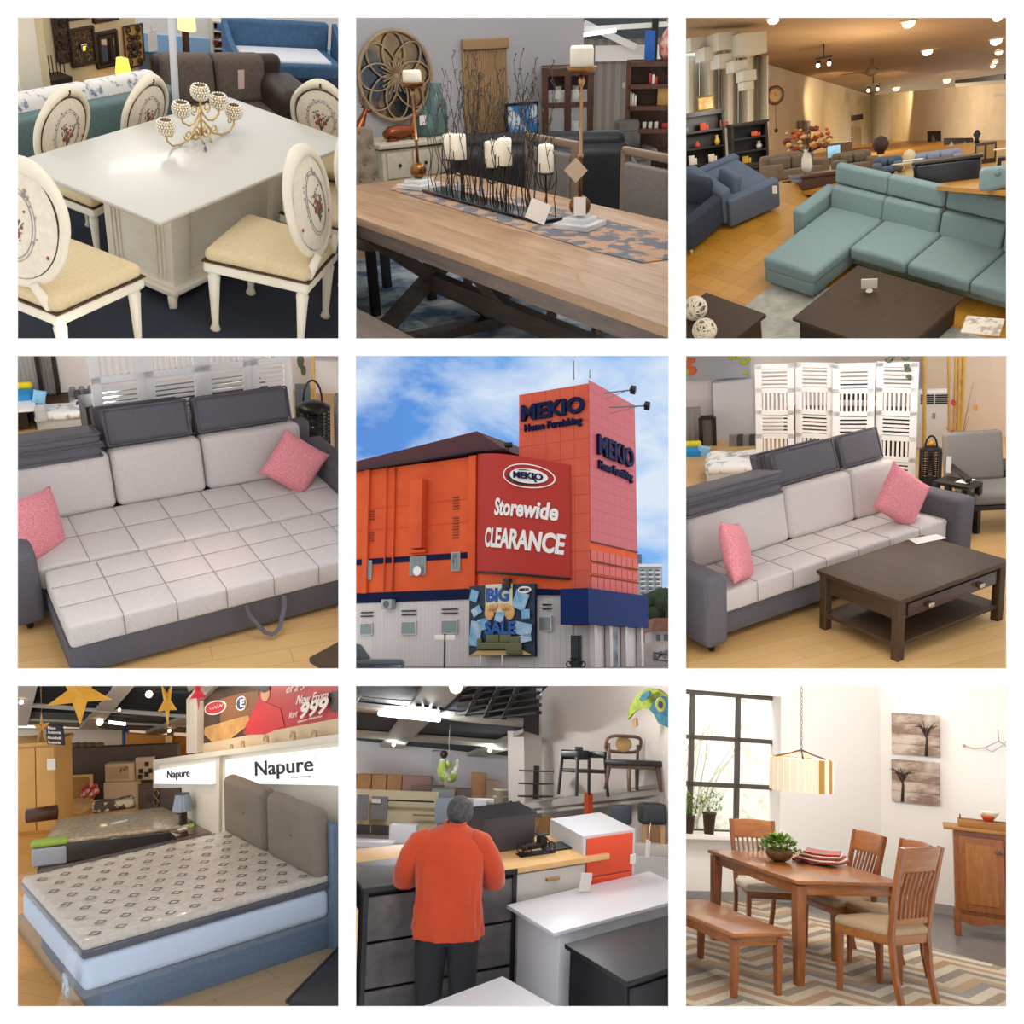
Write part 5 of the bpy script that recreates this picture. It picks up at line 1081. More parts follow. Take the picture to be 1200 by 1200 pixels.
with turned((0, 0, 0), 0):
 def fl(xl, xr, yb, yt, z=0): return G.spot(xl, xr, yb, yt, z)
 wall4 = mat('pinkish_white_wall', 'e3dcd9', .85)
 q = G.spot(0, 600, 205, 0)
 with turned((q[0].x, q[0].y, 0), q[3]):
  a = G.on(165, 100, 1, 0).x; b = G.on(285, 100, 1, 0).x
  struct('wall_back', B((0, .1, .5), (7, .1, 3.4)), wall4); struct('trim_1', B((a + .02, .02, .6), (.05, .06, 3)), white_p)
  c, wd, ht = wrect(1, -.1, -60, -40, 88, 130); m = MB()
  for k in range(26): m.cyl((c.x - wd / 2 + wd * (k + .5) / 26, -.1, c.z - ht / 2 - .3), .018 + .006 * (k % 3), ht + .6, 8)
  solo('curtain', 'pleated grey curtain at the top left corner beside the dark frame', 'curtain', m, mat('grey_curtain', '9a9592', .9))
  c, wd, ht = wrect(1, -.12, 88, 5, 150, 172); t = thing('screen_frame', 'dark wooden upright frame with grey slats beside the curtain', 'screen', c); m = MB()
  for s in (-1, 1): m.box((s * wd / 2, 0, 0), (.04, .05, ht)); m.box((0, 0, s * ht / 2), (wd, .05, .05))
  part('frame', m, dkwood, t); m = MB(); [m.box((-wd * .4 + wd * .2 * k, 0, 0), (.02, .02, ht)) for k in range(5)]; part('slats', m, mat('grey_slat', '6d6764', .7), t)
  c, wd, ht = wrect(1, -.16, 205, 125, 290, 205); m = MB(); rr = random.Random(6)
  for k in range(5): solo('chair', 'grey chair pushed among others by the wall behind the duvet, %s' % ('far left one', 'second', 'middle one', 'fourth', 'by the white screen')[k], 'chair', MB().box((0, 0, -ht * .3), (wd * .3, .18, ht * .5), .03, 3).box((0, .06, ht * .05), (wd * .28, .06, ht * .6), .02, 3), mat('grey_chair_%d' % (k % 2), ('8a8486', '4a484c')[k % 2], .8), (c.x - wd / 2 + wd * (k + .5) / 5, -.2 - .1 * (k % 2), c.z), group='grey chairs beyond the duvet')
  blue4 = mat('bright_blue_fabric', '2f8fd0', .8); yellow4 = mat('bright_yellow_fabric', 'f0d62e', .8)
  c, wd, ht = wrect(1, -.2, -60, 150, 72, 198); t = thing('sofa', 'blue sofa with yellow top cushion at the left edge', 'sofa', c); part('seat', MB().box((0, 0, 0), (wd, .3, ht), .03, 3), blue4, t); part('back_cushion', MB().box((0, .1, ht * .68), (wd * .96, .14, ht * .5), .03, 3), yellow4, t, 'yellow cushion'); part('base', MB().box((0, 0, -ht * 1.1), (wd, .3, ht), .01), mat('dark_base', '4a4f5c', .8), t)
  q = G.on(88, 175, 1, -.38); solo('throw_pillow', 'blue dotted pillow leaning at the end of the blue sofa', 'pillow', pillow(.12, .14, .07), mat('dotted_blue', '3d9ad6', .8, col2='8fc8ec', kind='voronoi', scale=40, lo=.1, hi=.3), q, .2, tilt=(0, .3, 0))
  c, wd, ht = wrect(1, -.45, -60, 200, 75, 216); t = thing('desk', 'white topped desk with dark legs below the blue sofa', 'desk', c); part('top', MB().box((0, 0, 0), (wd, .3, .025), .004), white_p, t); part('drawer', MB().box((-.03, 0, -.1), (wd * .7, .25, .16), .004), dkwood, t)
  for s in (-1, 1): part('leg', B((s * wd * .46, 0, -.25), (.02, .03, .5)), dkwood, t)
  c, wd, ht = wrect(1, -.2, 115, 178, 200, 212); t = thing('side_table', 'low dark wooden table standing left of the grey chairs', 'table', c); part('top', B((0, 0, ht / 2), (wd, .25, .02)), espresso, t); [part('leg', B((s * wd * .42, 0, 0), (.03, .2, ht)), espresso, t) for s in (-1, 1)]
  q = G.on(95, 235, 1, -.6); solo('stool', 'pale grey rounded stool beside the white duvet', 'stool', MB().box((0, 0, 0), (.1, .1, .16), .03, 3), mat('pale_grey', 'b9bcc0', .8), q)
 p, wd, ht, rz = fl(75, 300, 275, 215)
 t = thing('bed', 'bed with puffy white and grey duvet behind the folded headrests', 'bed', p, rz); rr = random.Random(2)
 def duv(x, y, z): return (x, y, z + .03 * noise.noise(Vector((x * 7, y * 7, 1))))
 part('base', MB().box((0, .2, ht * .3), (wd * .95, .6, ht * .6), .01), mat('pale_grey', ''), t); part('duvet', MB().box((0, .2, ht * .75), (wd, .66, ht * .5), .07, 4, div=(12, 8, 1), f=duv), mat('duvet_white', 'e8e8e6', .9, col2='a9a6a2', scale=6, lo=.5, hi=.58), t)
 # lantern, bamboo and wall at the right
 p, wd, ht, rz = G.spot(1040, 1170, 400, 190); t = thing('lantern', 'black woven lantern with loop handle at the right, beyond the pink pillow', 'lantern', p, rz); m = MB()
 for k in range(14): z = ht * (.08 + .8 * k / 13); m.tube([(wd * .46 * math.cos(a * pi / 8), wd * .46 * math.sin(a * pi / 8), z) for a in range(16)], .007, 5, True)
 for k in range(10): a = 2 * pi * k / 10; m.tube([(wd * .46 * math.cos(a), wd * .46 * math.sin(a), 0), (wd * .46 * math.cos(a), wd * .46 * math.sin(a), ht * .9)], .007, 5)
 part('wire_body', m, iron, t); part('lid', MB().lathe([(wd * .5, ht * .9), (wd * .3, ht * .97), (.02, ht)], n=18), iron, t); part('inner_jar', MB().cyl((0, 0, 0), wd * .3, ht * .8, 16), mat('dark_glass', '3a3a3c', .1), t)
 part('handle', MB().tube([(wd * .26 * math.cos(a * pi / 10), 0, ht + wd * .62 * math.sin(a * pi / 10)) for a in range(11)], .01, 6), iron, t)
 p, wd, ht, rz = G.spot(1095, 1120, 280, -60); solo('bamboo_pole', 'yellow bamboo pole behind the black lantern', 'bamboo', MB().lathe([(.018, 0)] + [(r, z) for k in range(10) for r, z in ((.018, .2 * k + .01), (.018, .2 * k + .19), (.022, .2 * k + .2))], n=10), mat('bamboo_yellow', 'd3a95e', .5), p)
 p, wd, ht, rz = G.spot(1040, 1096, 330, 150); solo('cabinet', 'grey blue low cabinet between the white screen and the lantern', 'cabinet', MB().box((0, .1, ht / 2), (wd, .2, ht), .01), mat('slate_cabinet', '565b66', .7), p, rz)
 p, wd, ht, rz = G.spot(1045, 1075, 200, 20); solo('plant', 'dark leafy garland hanging at the screen edge', 'plant', MB().T(tuple(p + Vector((0, 0, ht * .9)))).ball((0, 0, 0), .04, 8, (1, 1, 2.4)).ball((.03, 0, -.12), .03, 8, (1, 1, 2)), mat('sage_leaf', '5b6350', .8))
 q = G.spot(1100, 1250, 150, -40);
 with turned((q[0].x, q[0].y, 0), q[3]):
  struct('wall_right', B((0, .3, .5), (1.6, .1, 2.6)), mat('pinkish_white_wall', ''))
  c, wd, ht = wrect(1, 0, 1125, 30, 1190, 215); solo('air_conditioner', 'tall white floor standing air conditioner at the right edge behind the lantern', 'air conditioner', MB().box((0, 0, 0), (wd * 1.6, .2, ht), .02), white_p, c)
 p, wd, ht, rz = G.spot(1150, 1260, 400, 150);
 t = thing('armchair', 'dark armchair edge with white tag at the right behind the sofa arm', 'armchair', p, rz); part('back', MB().box((.05, 0, ht * .5), (wd * .8, .1, ht * .9), .03, 3), mat('grey_brown_seat', '77716c', .85), t); solo('price_tag', 'white price tag on the armchair at the right edge', 'tag', B((0, 0, 0), (.03, .01, .1)), mat('white_card', ''), p + Vector((.0, -.08, ht * .55)))
fill_lamps([(250, 2.6), (950, 2.8)], 21, (1, .98, .97)); fill_lamps([(300, 4.4), (800, 4.4)], 26)
lamp('SPOT', 'unseen_lamp', tuple(G.P(650, 6, 2.4)), (1.0, .45, .42), 60, (1, .66, .45), .05, .42, .9)


R6 = room(6)
struct('floor', B((3, 2.5, -.03), (12, 12, .06)), oak_floor)
sofa_bed('grey sofa bed closed, with two pink pillows, behind the dark coffee table', (-.72, .9, 0), 0, 2.33, .46, (.16, 1.1, 1.82, 2.33), False)
pink_pillow('pink pillow at the left arm of the closed sofa bed', (-.44, 1.06, .6), .6, (-.3, .35, 0), 1.0)
pink_pillow('pink pillow leaning in the right corner of the closed sofa bed', (1.3, 1.1, .62), -.3, (-.3, .66, 0), .95)
t = thing('coffee_table', 'dark coffee table with two square knobbed drawers and open lower shelf', 'table', (.535, .352, 0)); w_, d_ = 1.07, .704
part('tabletop', MB().box((0, 0, .44), (w_ + .02, d_ + .02, .026), .004), espresso, t); part('top_frame', MB().box((0, 0, .422), (w_ - .0, d_ - .0, .016), .003), espresso, t)
part('apron', MB().box((0, 0, .35), (w_ - .06, d_ - .06, .13), .003), espresso, t)
for sx in (-1, 1):
 for sy in (-1, 1): part('leg', MB().box((sx * (w_ / 2 - .035), sy * (d_ / 2 - .035), .207), (.06, .06, .414), .004), espresso, t)
for s in (-1,):
 d = part('drawer', MB().box((0, -d_ / 2 + .022, .345), (w_ - .2, .02, .095), .003), mat('espresso_drawer', '3b2519', .3), t)
 for x in (-.25, .25): part('knob', MB().box((x, -d_ / 2 - .006, .345), (.05, .035, .032), .005), mat('brushed_steel', 'b5a58f', .3, 1), d)
part('shelf', MB().box((0, 0, .11), (w_ - .04, d_ - .04, .03), .003), espresso, t)
solo('price_card', 'white paper card at the back corner of the dark coffee table', 'paper', MB().prism([(-.13, -.06), (.13, -.05), (.12, .05), (-.12, .06)], 0, .002), mat('white_card', ''), G.at(905, 700, .456), -.25)
# folding screen
A_ = Vector((2.2, 3.8, 0)); B_ = Vector((3.05, 2.42, 0)); hd = math.atan2(B_.y - A_.y, B_.x - A_.x); Ls = (B_ - A_).length
t = thing('folding_screen', 'tall white folding screen with slatted panels behind the closed sofa bed', 'screen', A_, hd)
for k in range(4):
 m = MB(); m.m = Matrix.Translation((Ls * (k + .5) / 4, .06 * (k % 2), 0)) @ Matrix.Rotation((-1) ** k * .12, 4, 'Z'); slat_panel(m, Ls / 4, 1.32, [('h', .26), ('v', .24), ('h', .26), ('v', .22), ('h', .22)]); part('panel', m, white_p, t)
t = thing('bookcase', 'dark bookcase with brown boxes glimpsed through the tall white screen', 'bookcase', A_ * .45 + B_ * .55 + Vector((.35, .25, 0)), hd); part('case', MB().box((0, 0, .38), (1.3, .25, .76), .006).box((.1, 0, .95), (.5, .2, .16)), dkwood, t); part('boxes', MB().box((-.3, -.14, .6), (.4, .06, .12)), mat('rust_books', ''), t)
q = A_ * .12 + B_ * .88
m = MB(); rr = random.Random(9)
for k in range(34):
 a = rr.uniform(0, 1); v = Vector((-.1 + .22 * a, rr.uniform(-.05, .05), 1.33 + .08 * math.sin(a * 3) - (.25 * max(0, a - .8) * 4))); m.ball(v, rr.uniform(.014, .03), 6, (1.4, .5, 1))
solo('garland', 'grey green leaf garland over the right end of the tall white screen', 'garland', m, mat('sage_leaf', '5b6350', .8, col2='aeb5aa', scale=30), q, hd)
cr = mat('peach_wall', 'e3cdb8', .85); q = G.spot(850, 1250, 330, 0)
with turned((q[0].x, q[0].y, 0), q[3]): struct('wall_right', B((.9, .2, .9), (2.8, .1, 3)), cr)
q2 = G.spot(100, 250, 330, 0)
p0 = q2[0]
with turned((p0.x, p0.y, 0), q2[3]):
 struct('wall_back', B((.5, .2, .5), (7, .1, 3.4)), mat('pinkish_white_wall', ''))
 c, wd, ht = wrect(1, .0, 115, 115, 262, 350); struct('trim_1', B((c.x, .0, c.z - .2), (wd, .2, ht + .4)), mat('pale_grey_panel', 'd3d3d8', .8))
 c, wd, ht = wrect(1, .1, -40, 15, 250, 108); t = thing('banner', 'long grey banner with fruit and green leaves printed on it above the white panel', 'banner', c); part('cloth', B((0, -.02, 0), (wd, .02, ht)), mat('grey_banner', 'a7a7ae', .8), t)
 m = MB(); m2 = MB(); m3 = MB(); rr = random.Random(3)
 for k in range(10): m.ball((-wd * .5 + rr.uniform(0, .3), -.035, rr.uniform(-.4, .4) * ht), rr.uniform(.03, .06), 8, (1, .2, 1)); m2.ball((rr.choice((-.45, .35)) * wd + rr.uniform(-.1, .2), -.033, rr.uniform(-.4, .5) * ht), rr.uniform(.03, .05), 8, (1.4, .2, .8))
 part('printed_fruit', m, mat('orange_print', 'd46a3a', .8), t); part('printed_leaves', m2, mat('leaf_print', 'a6b13c', .8), t)
 c, wd, ht = wrect(1, -.1, -60, 215, 65, 350); m = MB(); [m.cyl((c.x - wd / 2 + wd * (k + .5) / 22, -.1, c.z - ht / 2 - .1), .02 + .006 * (k % 3), ht + .1, 8) for k in range(22)]
 solo('curtain', 'pleated grey curtain low at the left edge under the banner', 'curtain', m, mat('grey_curtain', ''))
 c, wd, ht = wrect(1, -.3, 68, 250, 118, 385); t = thing('screen_frame', 'dark leaning wooden frame right of the pleated curtain', 'screen', c); m = MB()
 for s in (-1, 1): m.box((s * wd / 2, 0, 0), (.05, .06, ht)); m.box((0, 0, s * ht / 2), (wd, .06, .05))
 part('frame', m, dkwood, t); part('slats', B((0, .01, 0), (wd, .01, ht)), mat('grey_slat', ''), t)
 c, wd, ht = wrect(1, -.7, -60, 362, 72, 402); t = thing('sofa', 'blue sofa with yellow cushion on top at the left edge behind the headrest', 'sofa', c); part('seat', MB().box((0, 0, 0), (wd, .3, ht), .03, 3), blue4, t); part('back_cushion', MB().box((0, .1, ht * .6), (wd * .96, .14, ht * .5), .03, 3), yellow4, t, 'yellow cushion'); part('base', MB().box((0, 0, -ht), (wd, .3, ht)), mat('dark_base', ''), t)
 q = G.on(75, 382, 1, -.8); solo('throw_pillow', 'small blue dotted pillow beside the blue and yellow sofa, under the frame', 'pillow', pillow(.16, .2, .08), mat('dotted_blue', ''), q, .2, tilt=(0, .3, 0))
 c, wd, ht = wrect(1, -.9, -60, 402, 65, 415); t = thing('desk', 'white topped desk with black legs at the far left behind the sofa bed', 'desk', c); part('top', MB().box((0, 0, 0), (wd, .3, .03)), white_p, t); part('drawer', MB().box((0, 0, -.14), (wd * .8, .25, .2)), dkwood, t)
 for k in range(5):
  c = G.on(190 + k * 22, 352, 1, -.45); solo('chair', 'grey chair in the row behind the duvet, left of the tall white screen, %s' % ('leftmost', 'second', 'third', 'fourth', 'rightmost')[k], 'chair', MB().box((0, 0, -.16), (.12, .16, .2), .03, 3).box((0, .06, .0), (.12, .05, .26), .02, 3), mat('grey_chair_%d' % (k % 2), ''), c, group='grey chairs behind the duvet')
p, wd, ht, rz = G.spot(85, 300, 490, 410)
t = thing('bed', 'bed with puffy white and grey duvet behind the left headrest of the closed sofa bed', 'bed', p, rz)
part('base', MB().box((0, .2, ht * .3), (wd * .95, .6, ht * .6), .01), mat('pale_grey', ''), t); part('duvet', MB().box((0, .2, ht * .72), (wd, .66, ht * .5), .07, 4, div=(12, 8, 1), f=duv), mat('duvet_white', ''), t)
# right side: air conditioner, bamboo, lantern, side table, armchair
p, wd, ht, rz = G.spot(865, 985, 365, 155)
t = thing('air_conditioner', 'tall white air conditioner with black grille behind the bamboo', 'air conditioner', p, rz); part('body', MB().box((0, .1, ht / 2), (wd, .2, ht), .015), white_p, t); m = MB(); [m.box((s * wd * .22, -.005, ht * (.8 + .035 * k)), (wd * .4, .01, .014)) for s in (-1, 1) for k in range(5)]; part('grille', m, black_metal, t); part('label', B((0, -.003, ht * .58), (wd * .1, .004, ht * .1)), mat('grey_label', '9aa0a6', .7), t)
bam2 = mat('bamboo_yellow', ''); rr = random.Random(1)
for k, (xb, xt, yb, nm) in enumerate(((893, 897, 370, 'single thick one left of the air conditioner grille'), (988, 984, 365, 'leftmost of the bunch'), (1003, 1013, 365, 'second of the bunch'), (1018, 1028, 365, 'third of the bunch'), (1024, 1047, 365, 'tallest at the right of the bunch'))):
 b = G.spot(xb - 5, xb + 5, yb + 20, 0)[0]; tp = G.P(xt, -40, 1); d = G.ray(xt, -40); tt = ((b - G.o).x * d.x + (b - G.o).y * d.y) / (d.x ** 2 + d.y ** 2); tpt = G.o + d * tt
 n = 9; pts = []; rr_ = []
 for i in range(n):
  for f_, r_ in ((0, .024), (.9, .019), (.97, .024)): pts.append(b + (tpt - b) * ((i + f_) / n)); rr_.append(r_ if k in (0, 3, 4) else r_ * .75)
 solo('bamboo_pole', 'tall yellow bamboo pole, ' + nm, 'bamboo', MB().tube(pts, rr_, 8), bam2, group='bamboo poles beside the air conditioner')
m = MB(); b = G.spot(1010, 1030, 385, 300)[0]
for k, (x, y) in enumerate(((1075, 120), (1060, 240), (975, 285))):
 d = G.ray(x, y); tt = ((b - G.o).x * d.x + (b - G.o).y * d.y) / (d.x ** 2 + d.y ** 2); m.tube([b, (b + G.o + d * tt) / 2 + Vector((0, 0, .02)), G.o + d * tt], [.008, .006, .003], 5)
solo('dry_branch', 'thin dry twigs rising among the bamboo poles', 'branch', m, mat('dry_twig', '9a8a6a', .7))
for k, (x, y, lb) in enumerate(((1003, 195, 'upper red blossom'), (1002, 308, 'lower red blossom'), (1085, 213, 'orange blossom at the right'))):
 d = G.ray(x, y); tt = ((b - G.o).x * d.x + (b - G.o).y * d.y) / (d.x ** 2 + d.y ** 2) * .99; m = MB(); c = G.o + d * tt
 for a in range(6): m.ball((.022 * math.cos(a), .022 * math.sin(a) * .5, .022 * math.sin(a * 1.05)), .018, 6, (1, .6, 1))
 solo('flower', lb + ' fixed among the bamboo poles', 'flower', m, mat('bloom_%d' % (k // 2), ('c2412c', 'd99848')[k // 2], .7), c)
p, wd, ht, rz = G.spot(1030, 1100, 480, 440)
p, wd, ht, rz = G.spot(868, 955, 560, 358); p = p + Vector((.0, 0, 0))
t = thing('lantern', 'black wire lantern with loop handle on the dark table beside the sofa arm', 'lantern', p, rz); m = MB()
for k in range(14): z = ht * (.45 + .5 * k / 13); m.tube([(wd * .46 * math.cos(a * pi / 8), wd * .46 * math.sin(a * pi / 8), z) for a in range(16)], .006, 5, True)
for k in range(14): a = 2 * pi * k / 14; m.tube([(wd * .46 * math.cos(a), wd * .46 * math.sin(a), ht * .42), (wd * .46 * math.cos(a), wd * .46 * math.sin(a), ht * .96)], .006, 5)
part('wire_body', m, iron, t); part('lid', MB().lathe([(wd * .5, ht * .95), (wd * .3, ht * 1.0), (.02, ht * 1.02)], n=18), iron, t); part('handle', MB().tube([(wd * .24 * math.cos(a * pi / 10), 0, ht + wd * .5 * math.sin(a * pi / 10)) for a in range(11)], .01, 6), iron, t); part('stand', MB().box((0, 0, ht * .21), (wd * .9, wd * .9, ht * .42), .01), dkwood, t)
part('ornament_ball', MB().ball((0, 0, ht * 1.06), .035, 8), mat('amber_ball', 'c98a2c', .4), t)
p, wd, ht, rz = G.spot(985, 1075, 690, 505)
t = thing('side_table', 'dark square side table between the sofa arm and the grey armchair', 'table', p + Vector((.05, .1, 0)), .1); part('top', MB().box((0, 0, ht), (wd * 1.1, .34, .03), .004), dkwood, t)
for sx in (-1, 1):
 for sy in (-1, 1): part('leg', MB().box((sx * wd * .48, sy * .14, ht / 2), (.05, .05, ht), .004), dkwood, t)
solo('price_card', 'white card lying on the dark side table beside the armchair', 'paper', B((0, 0, 0), (.16, .1, .003)), mat('white_card', ''), p + Vector((.1, .06, ht + .018)), .2)
ch = mat('grey_brown_seat', '77716c', .85, col2='6c6662', scale=70)
p, wd, ht, rz = G.spot(1060, 1240, 690, 370)
t = thing('armchair', 'grey cushioned armchair with dark wooden frame and white tag', 'armchair', p + Vector((.26, .2, 0)), rz + .35, None, .85)
m = MB(); m.m = Matrix.Translation((-.12, .28, .42)) @ Matrix.Rotation(-.25, 4, 'X'); m.box((0, 0, .26), (.6, .12, .54), .05, 4); part('back_cushion', m, ch, t); part('seat_cushion', MB().box((0, 0, .37), (.64, .6, .13), .05, 4), ch, t)
for s in (-1, 1):
 part('armrest', MB().box((s * .36, 0, .6), (.06, .62, .035), .01), dkwood, t)
 for y in (-.26, .28): part('leg', MB().box((s * .36, y, .3), (.045, .045, .6), .006), dkwood, t)
part('frame', MB().box((0, 0, .28), (.7, .58, .05), .006), dkwood, t)
q = G.P(965, 425, 1); d = G.ray(985, 425); b = p + Vector((.2, .25, 0)); tt = ((b - G.o).x * d.x + (b - G.o).y * d.y) / (d.x ** 2 + d.y ** 2) * .985
solo('price_tag', 'long white price tag hanging on the back of the grey armchair', 'tag', B((0, 0, 0), (.04, .006, .15)), mat('white_card', ''), G.o + d * tt, rz)
p, wd, ht, rz = G.spot(1172, 1300, 520, 432); solo('cabinet', 'black cabinet edge at the right edge beyond the armchair arm', 'cabinet', MB().box((0, 0, ht / 2), (wd, .4, ht), .01).box((0, 0, ht), (wd + .04, .44, .04)), dkwood, p, rz)
p, wd, ht, rz = G.spot(1190, 1260, 770, 640); solo('side_table', 'dark red table leg cut by the right edge beside the coffee table', 'table', MB().box((.02, 0, ht / 2), (.05, .05, ht)).box((.1, 0, ht), (.3, .3, .04)), mat('dark_red_wood', '5a1f1c', .4), p, rz)
fill_lamps([(250, 2.6), (850, 2.8)], 24, (1, .98, .95)); fill_lamps([(300, 4.6), (700, 4.6), (1050, 4.2)], 28, (1, .9, .78))
lamp('SPOT', 'unseen_lamp', tuple(G.P(560, 6, 2.6)), (.6, 1.1, .42), 60, (1, .7, .48), .05, .42, .9)


# ================================================================ the orange store building outdoors
R5 = room(5)
orange = mat('orange_wall_paint', 'dc5a28', .8, col2='cc4e24', scale=.25, det=6); navyb = mat('navy_paint', '050f38', .7, spec=.2); red_ban = mat('red_banner_cloth', 'b03a34', .8, spec=.2)
towr = tile('orange_red_cladding', 'c94a2c', 'cf5233', '9c3622', 1.55, 2.2, .035, .45, 0, (0, 0, 0)); white_l = mat('white_letter', 'e9e4e0', .6); navy_l = mat('navy_letter', '04123c', .6, spec=.2)
whitew = tile('white_block_wall', 'cdc6c4', 'c7c0be', 'b4acab', 3, .5, .02, .8); maroon = mat('maroon_roof', '4a2328', .7); darkw = mat('dark_window', '2b3440', .2, col2='7d8a8c', kind='wave', scale=.8)
LX = Matrix(((0, 0, -1, 0), (-1, 0, 0, 0), (0, 1, 0, 0), (0, 0, 0, 1)))   # lettering on a wall facing -x
LY = Matrix.Rotation(pi / 2, 4, 'X')
t = thing('store_building', 'large orange furniture store with red cladded tower, curved corner and navy bands', 'building')
AR = [(-2.3 * math.sin(pi * k / 16) - .0, 13 - 11.1 * k / 16) for k in range(17)]
def zz(k, a, b): return a + (b - a) * k / 16
m = MB(); m.box((6, 24, 14.7), (12, 22, 13.8)); m.add([(x, y, zz(k, 7.8, 7.2)) for k, (x, y) in enumerate(AR)] + [(x, y, zz(k, 21.7, 19.5)) for k, (x, y) in enumerate(AR)], [(k, k + 1, 18 + k, 17 + k) for k in range(16)])
m.add([(x, y, zz(k, 21.7, 19.5)) for k, (x, y) in enumerate(AR)] + [(3, 13, 21.7), (3, 1.9, 19.5)], [list(range(17)) + [18, 17]])
part('orange_wall', m, orange, t)
part('pilaster', MB().box((-.25, 13.3, 14.7), (.5, .9, 13.8)), orange, t); part('pilaster', MB().box((-.2, 27.6, 14.7), (.4, .7, 13.8)), orange, t)
for y, z0, z1, r in ((23.75, 8, 21.4, .12), (24.9, 8, 23, .09)): part('drain_pipe', MB().cyl((-.2, y, z0), r, z1 - z0, 10), orange, t)
part('duct', MB().box((-.5, 20.2, 16), (1, 1.7, 7.4), .05).box((-.35, 20.2, 12.0), (.7, 2.2, .3)), orange, t)
m = MB(); [m.box((-.03, 21, z), (.06, 16.5, .05)) for z in (14.8, 17.2)]; part('wall_ledge', m, orange, t)
part('ground_wall', MB().box((6, 24, 3.5), (11.96, 22, 7)).add([(x * .8, y, 0) for x, y in AR] + [(x * .8, y, 7) for x, y in AR], [(k, k + 1, 18 + k, 17 + k) for k in range(16)]).box((5.4, 3.9, 2.5), (10.6, 7.6, 5)), whitew, t)
part('navy_band', MB().box((-.04, 22, 11.3), (.1, 18, .62)), navyb, t)
part('navy_band', MB().box((-.05, 22, 7.3), (.12, 18, 1.1)).add([(x * 1.03 - .05, y, 6.8) for x, y in AR] + [(x * 1.03 - .05, y, zz(k, 7.85, 7.3)) for k, (x, y) in enumerate(AR)], [(k, k + 1, 18 + k, 17 + k) for k in range(16)]), navyb, t)
m = MB(); m.prism([(29.9, 22.6), (29.9, 21.6), (13, 22.0), (9, 21.6), (12.7, 24.1)], -.6, 9, 'yz'); part('roof', m, maroon, t, 'maroon ribbed roof')
part('eaves', MB().prism([(29.9, 21.55), (29.9, 21.75), (13, 22.1), (8.6, 21.75), (13, 21.9)], -.8, -.5, 'yz'), black_metal, t)
tw = part('tower', MB().box((5.45, 3.95, 15.6), (10.9, 7.9, 23.4)), orange, t)
m = MB();
for i in range(5):
 for j in range(11): m.box((-.03, .79 + 1.58 * i, 8.2 + 1.83 * j), (.06, 1.55, 1.8))
part('left_cladding', m, mat('orange_red_panel', 'c54a2e', .4, col2='cf5434', scale=.3), t, 'orange red tower panels')
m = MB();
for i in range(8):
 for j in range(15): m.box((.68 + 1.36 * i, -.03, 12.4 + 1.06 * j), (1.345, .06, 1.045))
part('right_cladding', m, mat('sun_tinted_red_panel', 'b8505a', .5, coat=.1), t, 'red tower panels tinted rose for sun and sky light')  # sun and sky light on this face put into a pinker panel colour
m = MB();
for i in range(8):
 for j, (z, h) in enumerate(((7.9, 1.3), (9.3, .9), (10.55, 1.1))): m.box((.68 + 1.36 * i, -.06, z), (1.25, .05, h))
part('tower_panels', m, mat('salmon_panel', 'c2504a', .5, coat=.1), t); m = MB(); [m.box((5.45, -.1, z), (10.9, .1, .1)) for z in (8.6, 10.0, 11.85)]; part('tower_rail', m, maroon, t)
part('sign_lettering', MB().text('MEKIO', 2.15, .3, .09, 0, Matrix.Translation((-.25, 3.95, 25.25)) @ LX, sx=1.12), navy_l, t); part('sign_lettering', MB().text('Home Furnishing', 1.02, .25, .03, 0, Matrix.Translation((-.2, 3.95, 23.75)) @ LX, sx=.92), navy_l, t)
part('sign_lettering', MB().text('MEKIO', 2.7, .3, .09, 0, Matrix.Translation((5.6, -.25, 21.5)) @ LY, sx=1.04), navy_l, t); part('sign_lettering', MB().text('Home Furnishing', 1.2, .25, .03, 0, Matrix.Translation((5.6, -.2, 19.6)) @ LY, sx=.95), navy_l, t)
for (y, z, w_, h_) in ((27.2, 10.35, .75, 1.9), (20.4, 10.5, 1.9, 1.8), (15.5, 10.7, .95, 1.8)):
 f = part('window', MB().box((-.12, y, z), (.16, w_ + .2, h_ + .2)), mat('window_frame_grey', 'a9a8a4', .6), t); m = MB(); [m.box((-.22, y - w_ / 2 + w_ * (k + .5) / 3, z), (.05, w_ / 3.4, h_)) for k in range(3)]; part('pane', m, mat('dark_window', ''), f)
for (y, z, w_, h_) in ((27.3, 3.9, 1.5, 1.1), (21.5, 3.95, 1.7, 1.2), (16.2, 4.0, 1.8, 1.2), (4.4, 4.1, 1.5, 1.2)):
 f = part('window', MB().box((-.1 if y > 5 else -1.2, y, z), (.2, w_ + .25, h_ + .25)), whitew, t); part('pane', MB().box((-.22 if y > 5 else -1.32, y, z), (.05, w_, h_)), mat('dark_window', ''), f); part('vent_slots', MB().box((-.1 if y > 5 else -1.2, y, z + 1.4), (.1, w_ + .2, .14)).box((-.1 if y > 5 else -1.2, y, z + 1.8), (.1, w_ + .2, .14)), black_metal, f)
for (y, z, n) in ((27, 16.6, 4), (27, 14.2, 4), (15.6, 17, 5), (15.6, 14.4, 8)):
 m = MB(); [m.box((-.06, y, z - n * .15 + k * .3), (.12, .75, .1)) for k in range(n)]; part('louvre', m, mat('rust_brown', '7c3a20', .8), t)  # darker rust brown louvre bars
part('canopy', MB().prism([(-2.5, 1.9), (-2.5, -1.0), (11.2, -1.0), (12.4, -.3), (12.6, .6), (12.6, 2), (0, 2)], 3.95, 7.25), mat('navy_canopy', '04225c', .6, spec=.2), t)
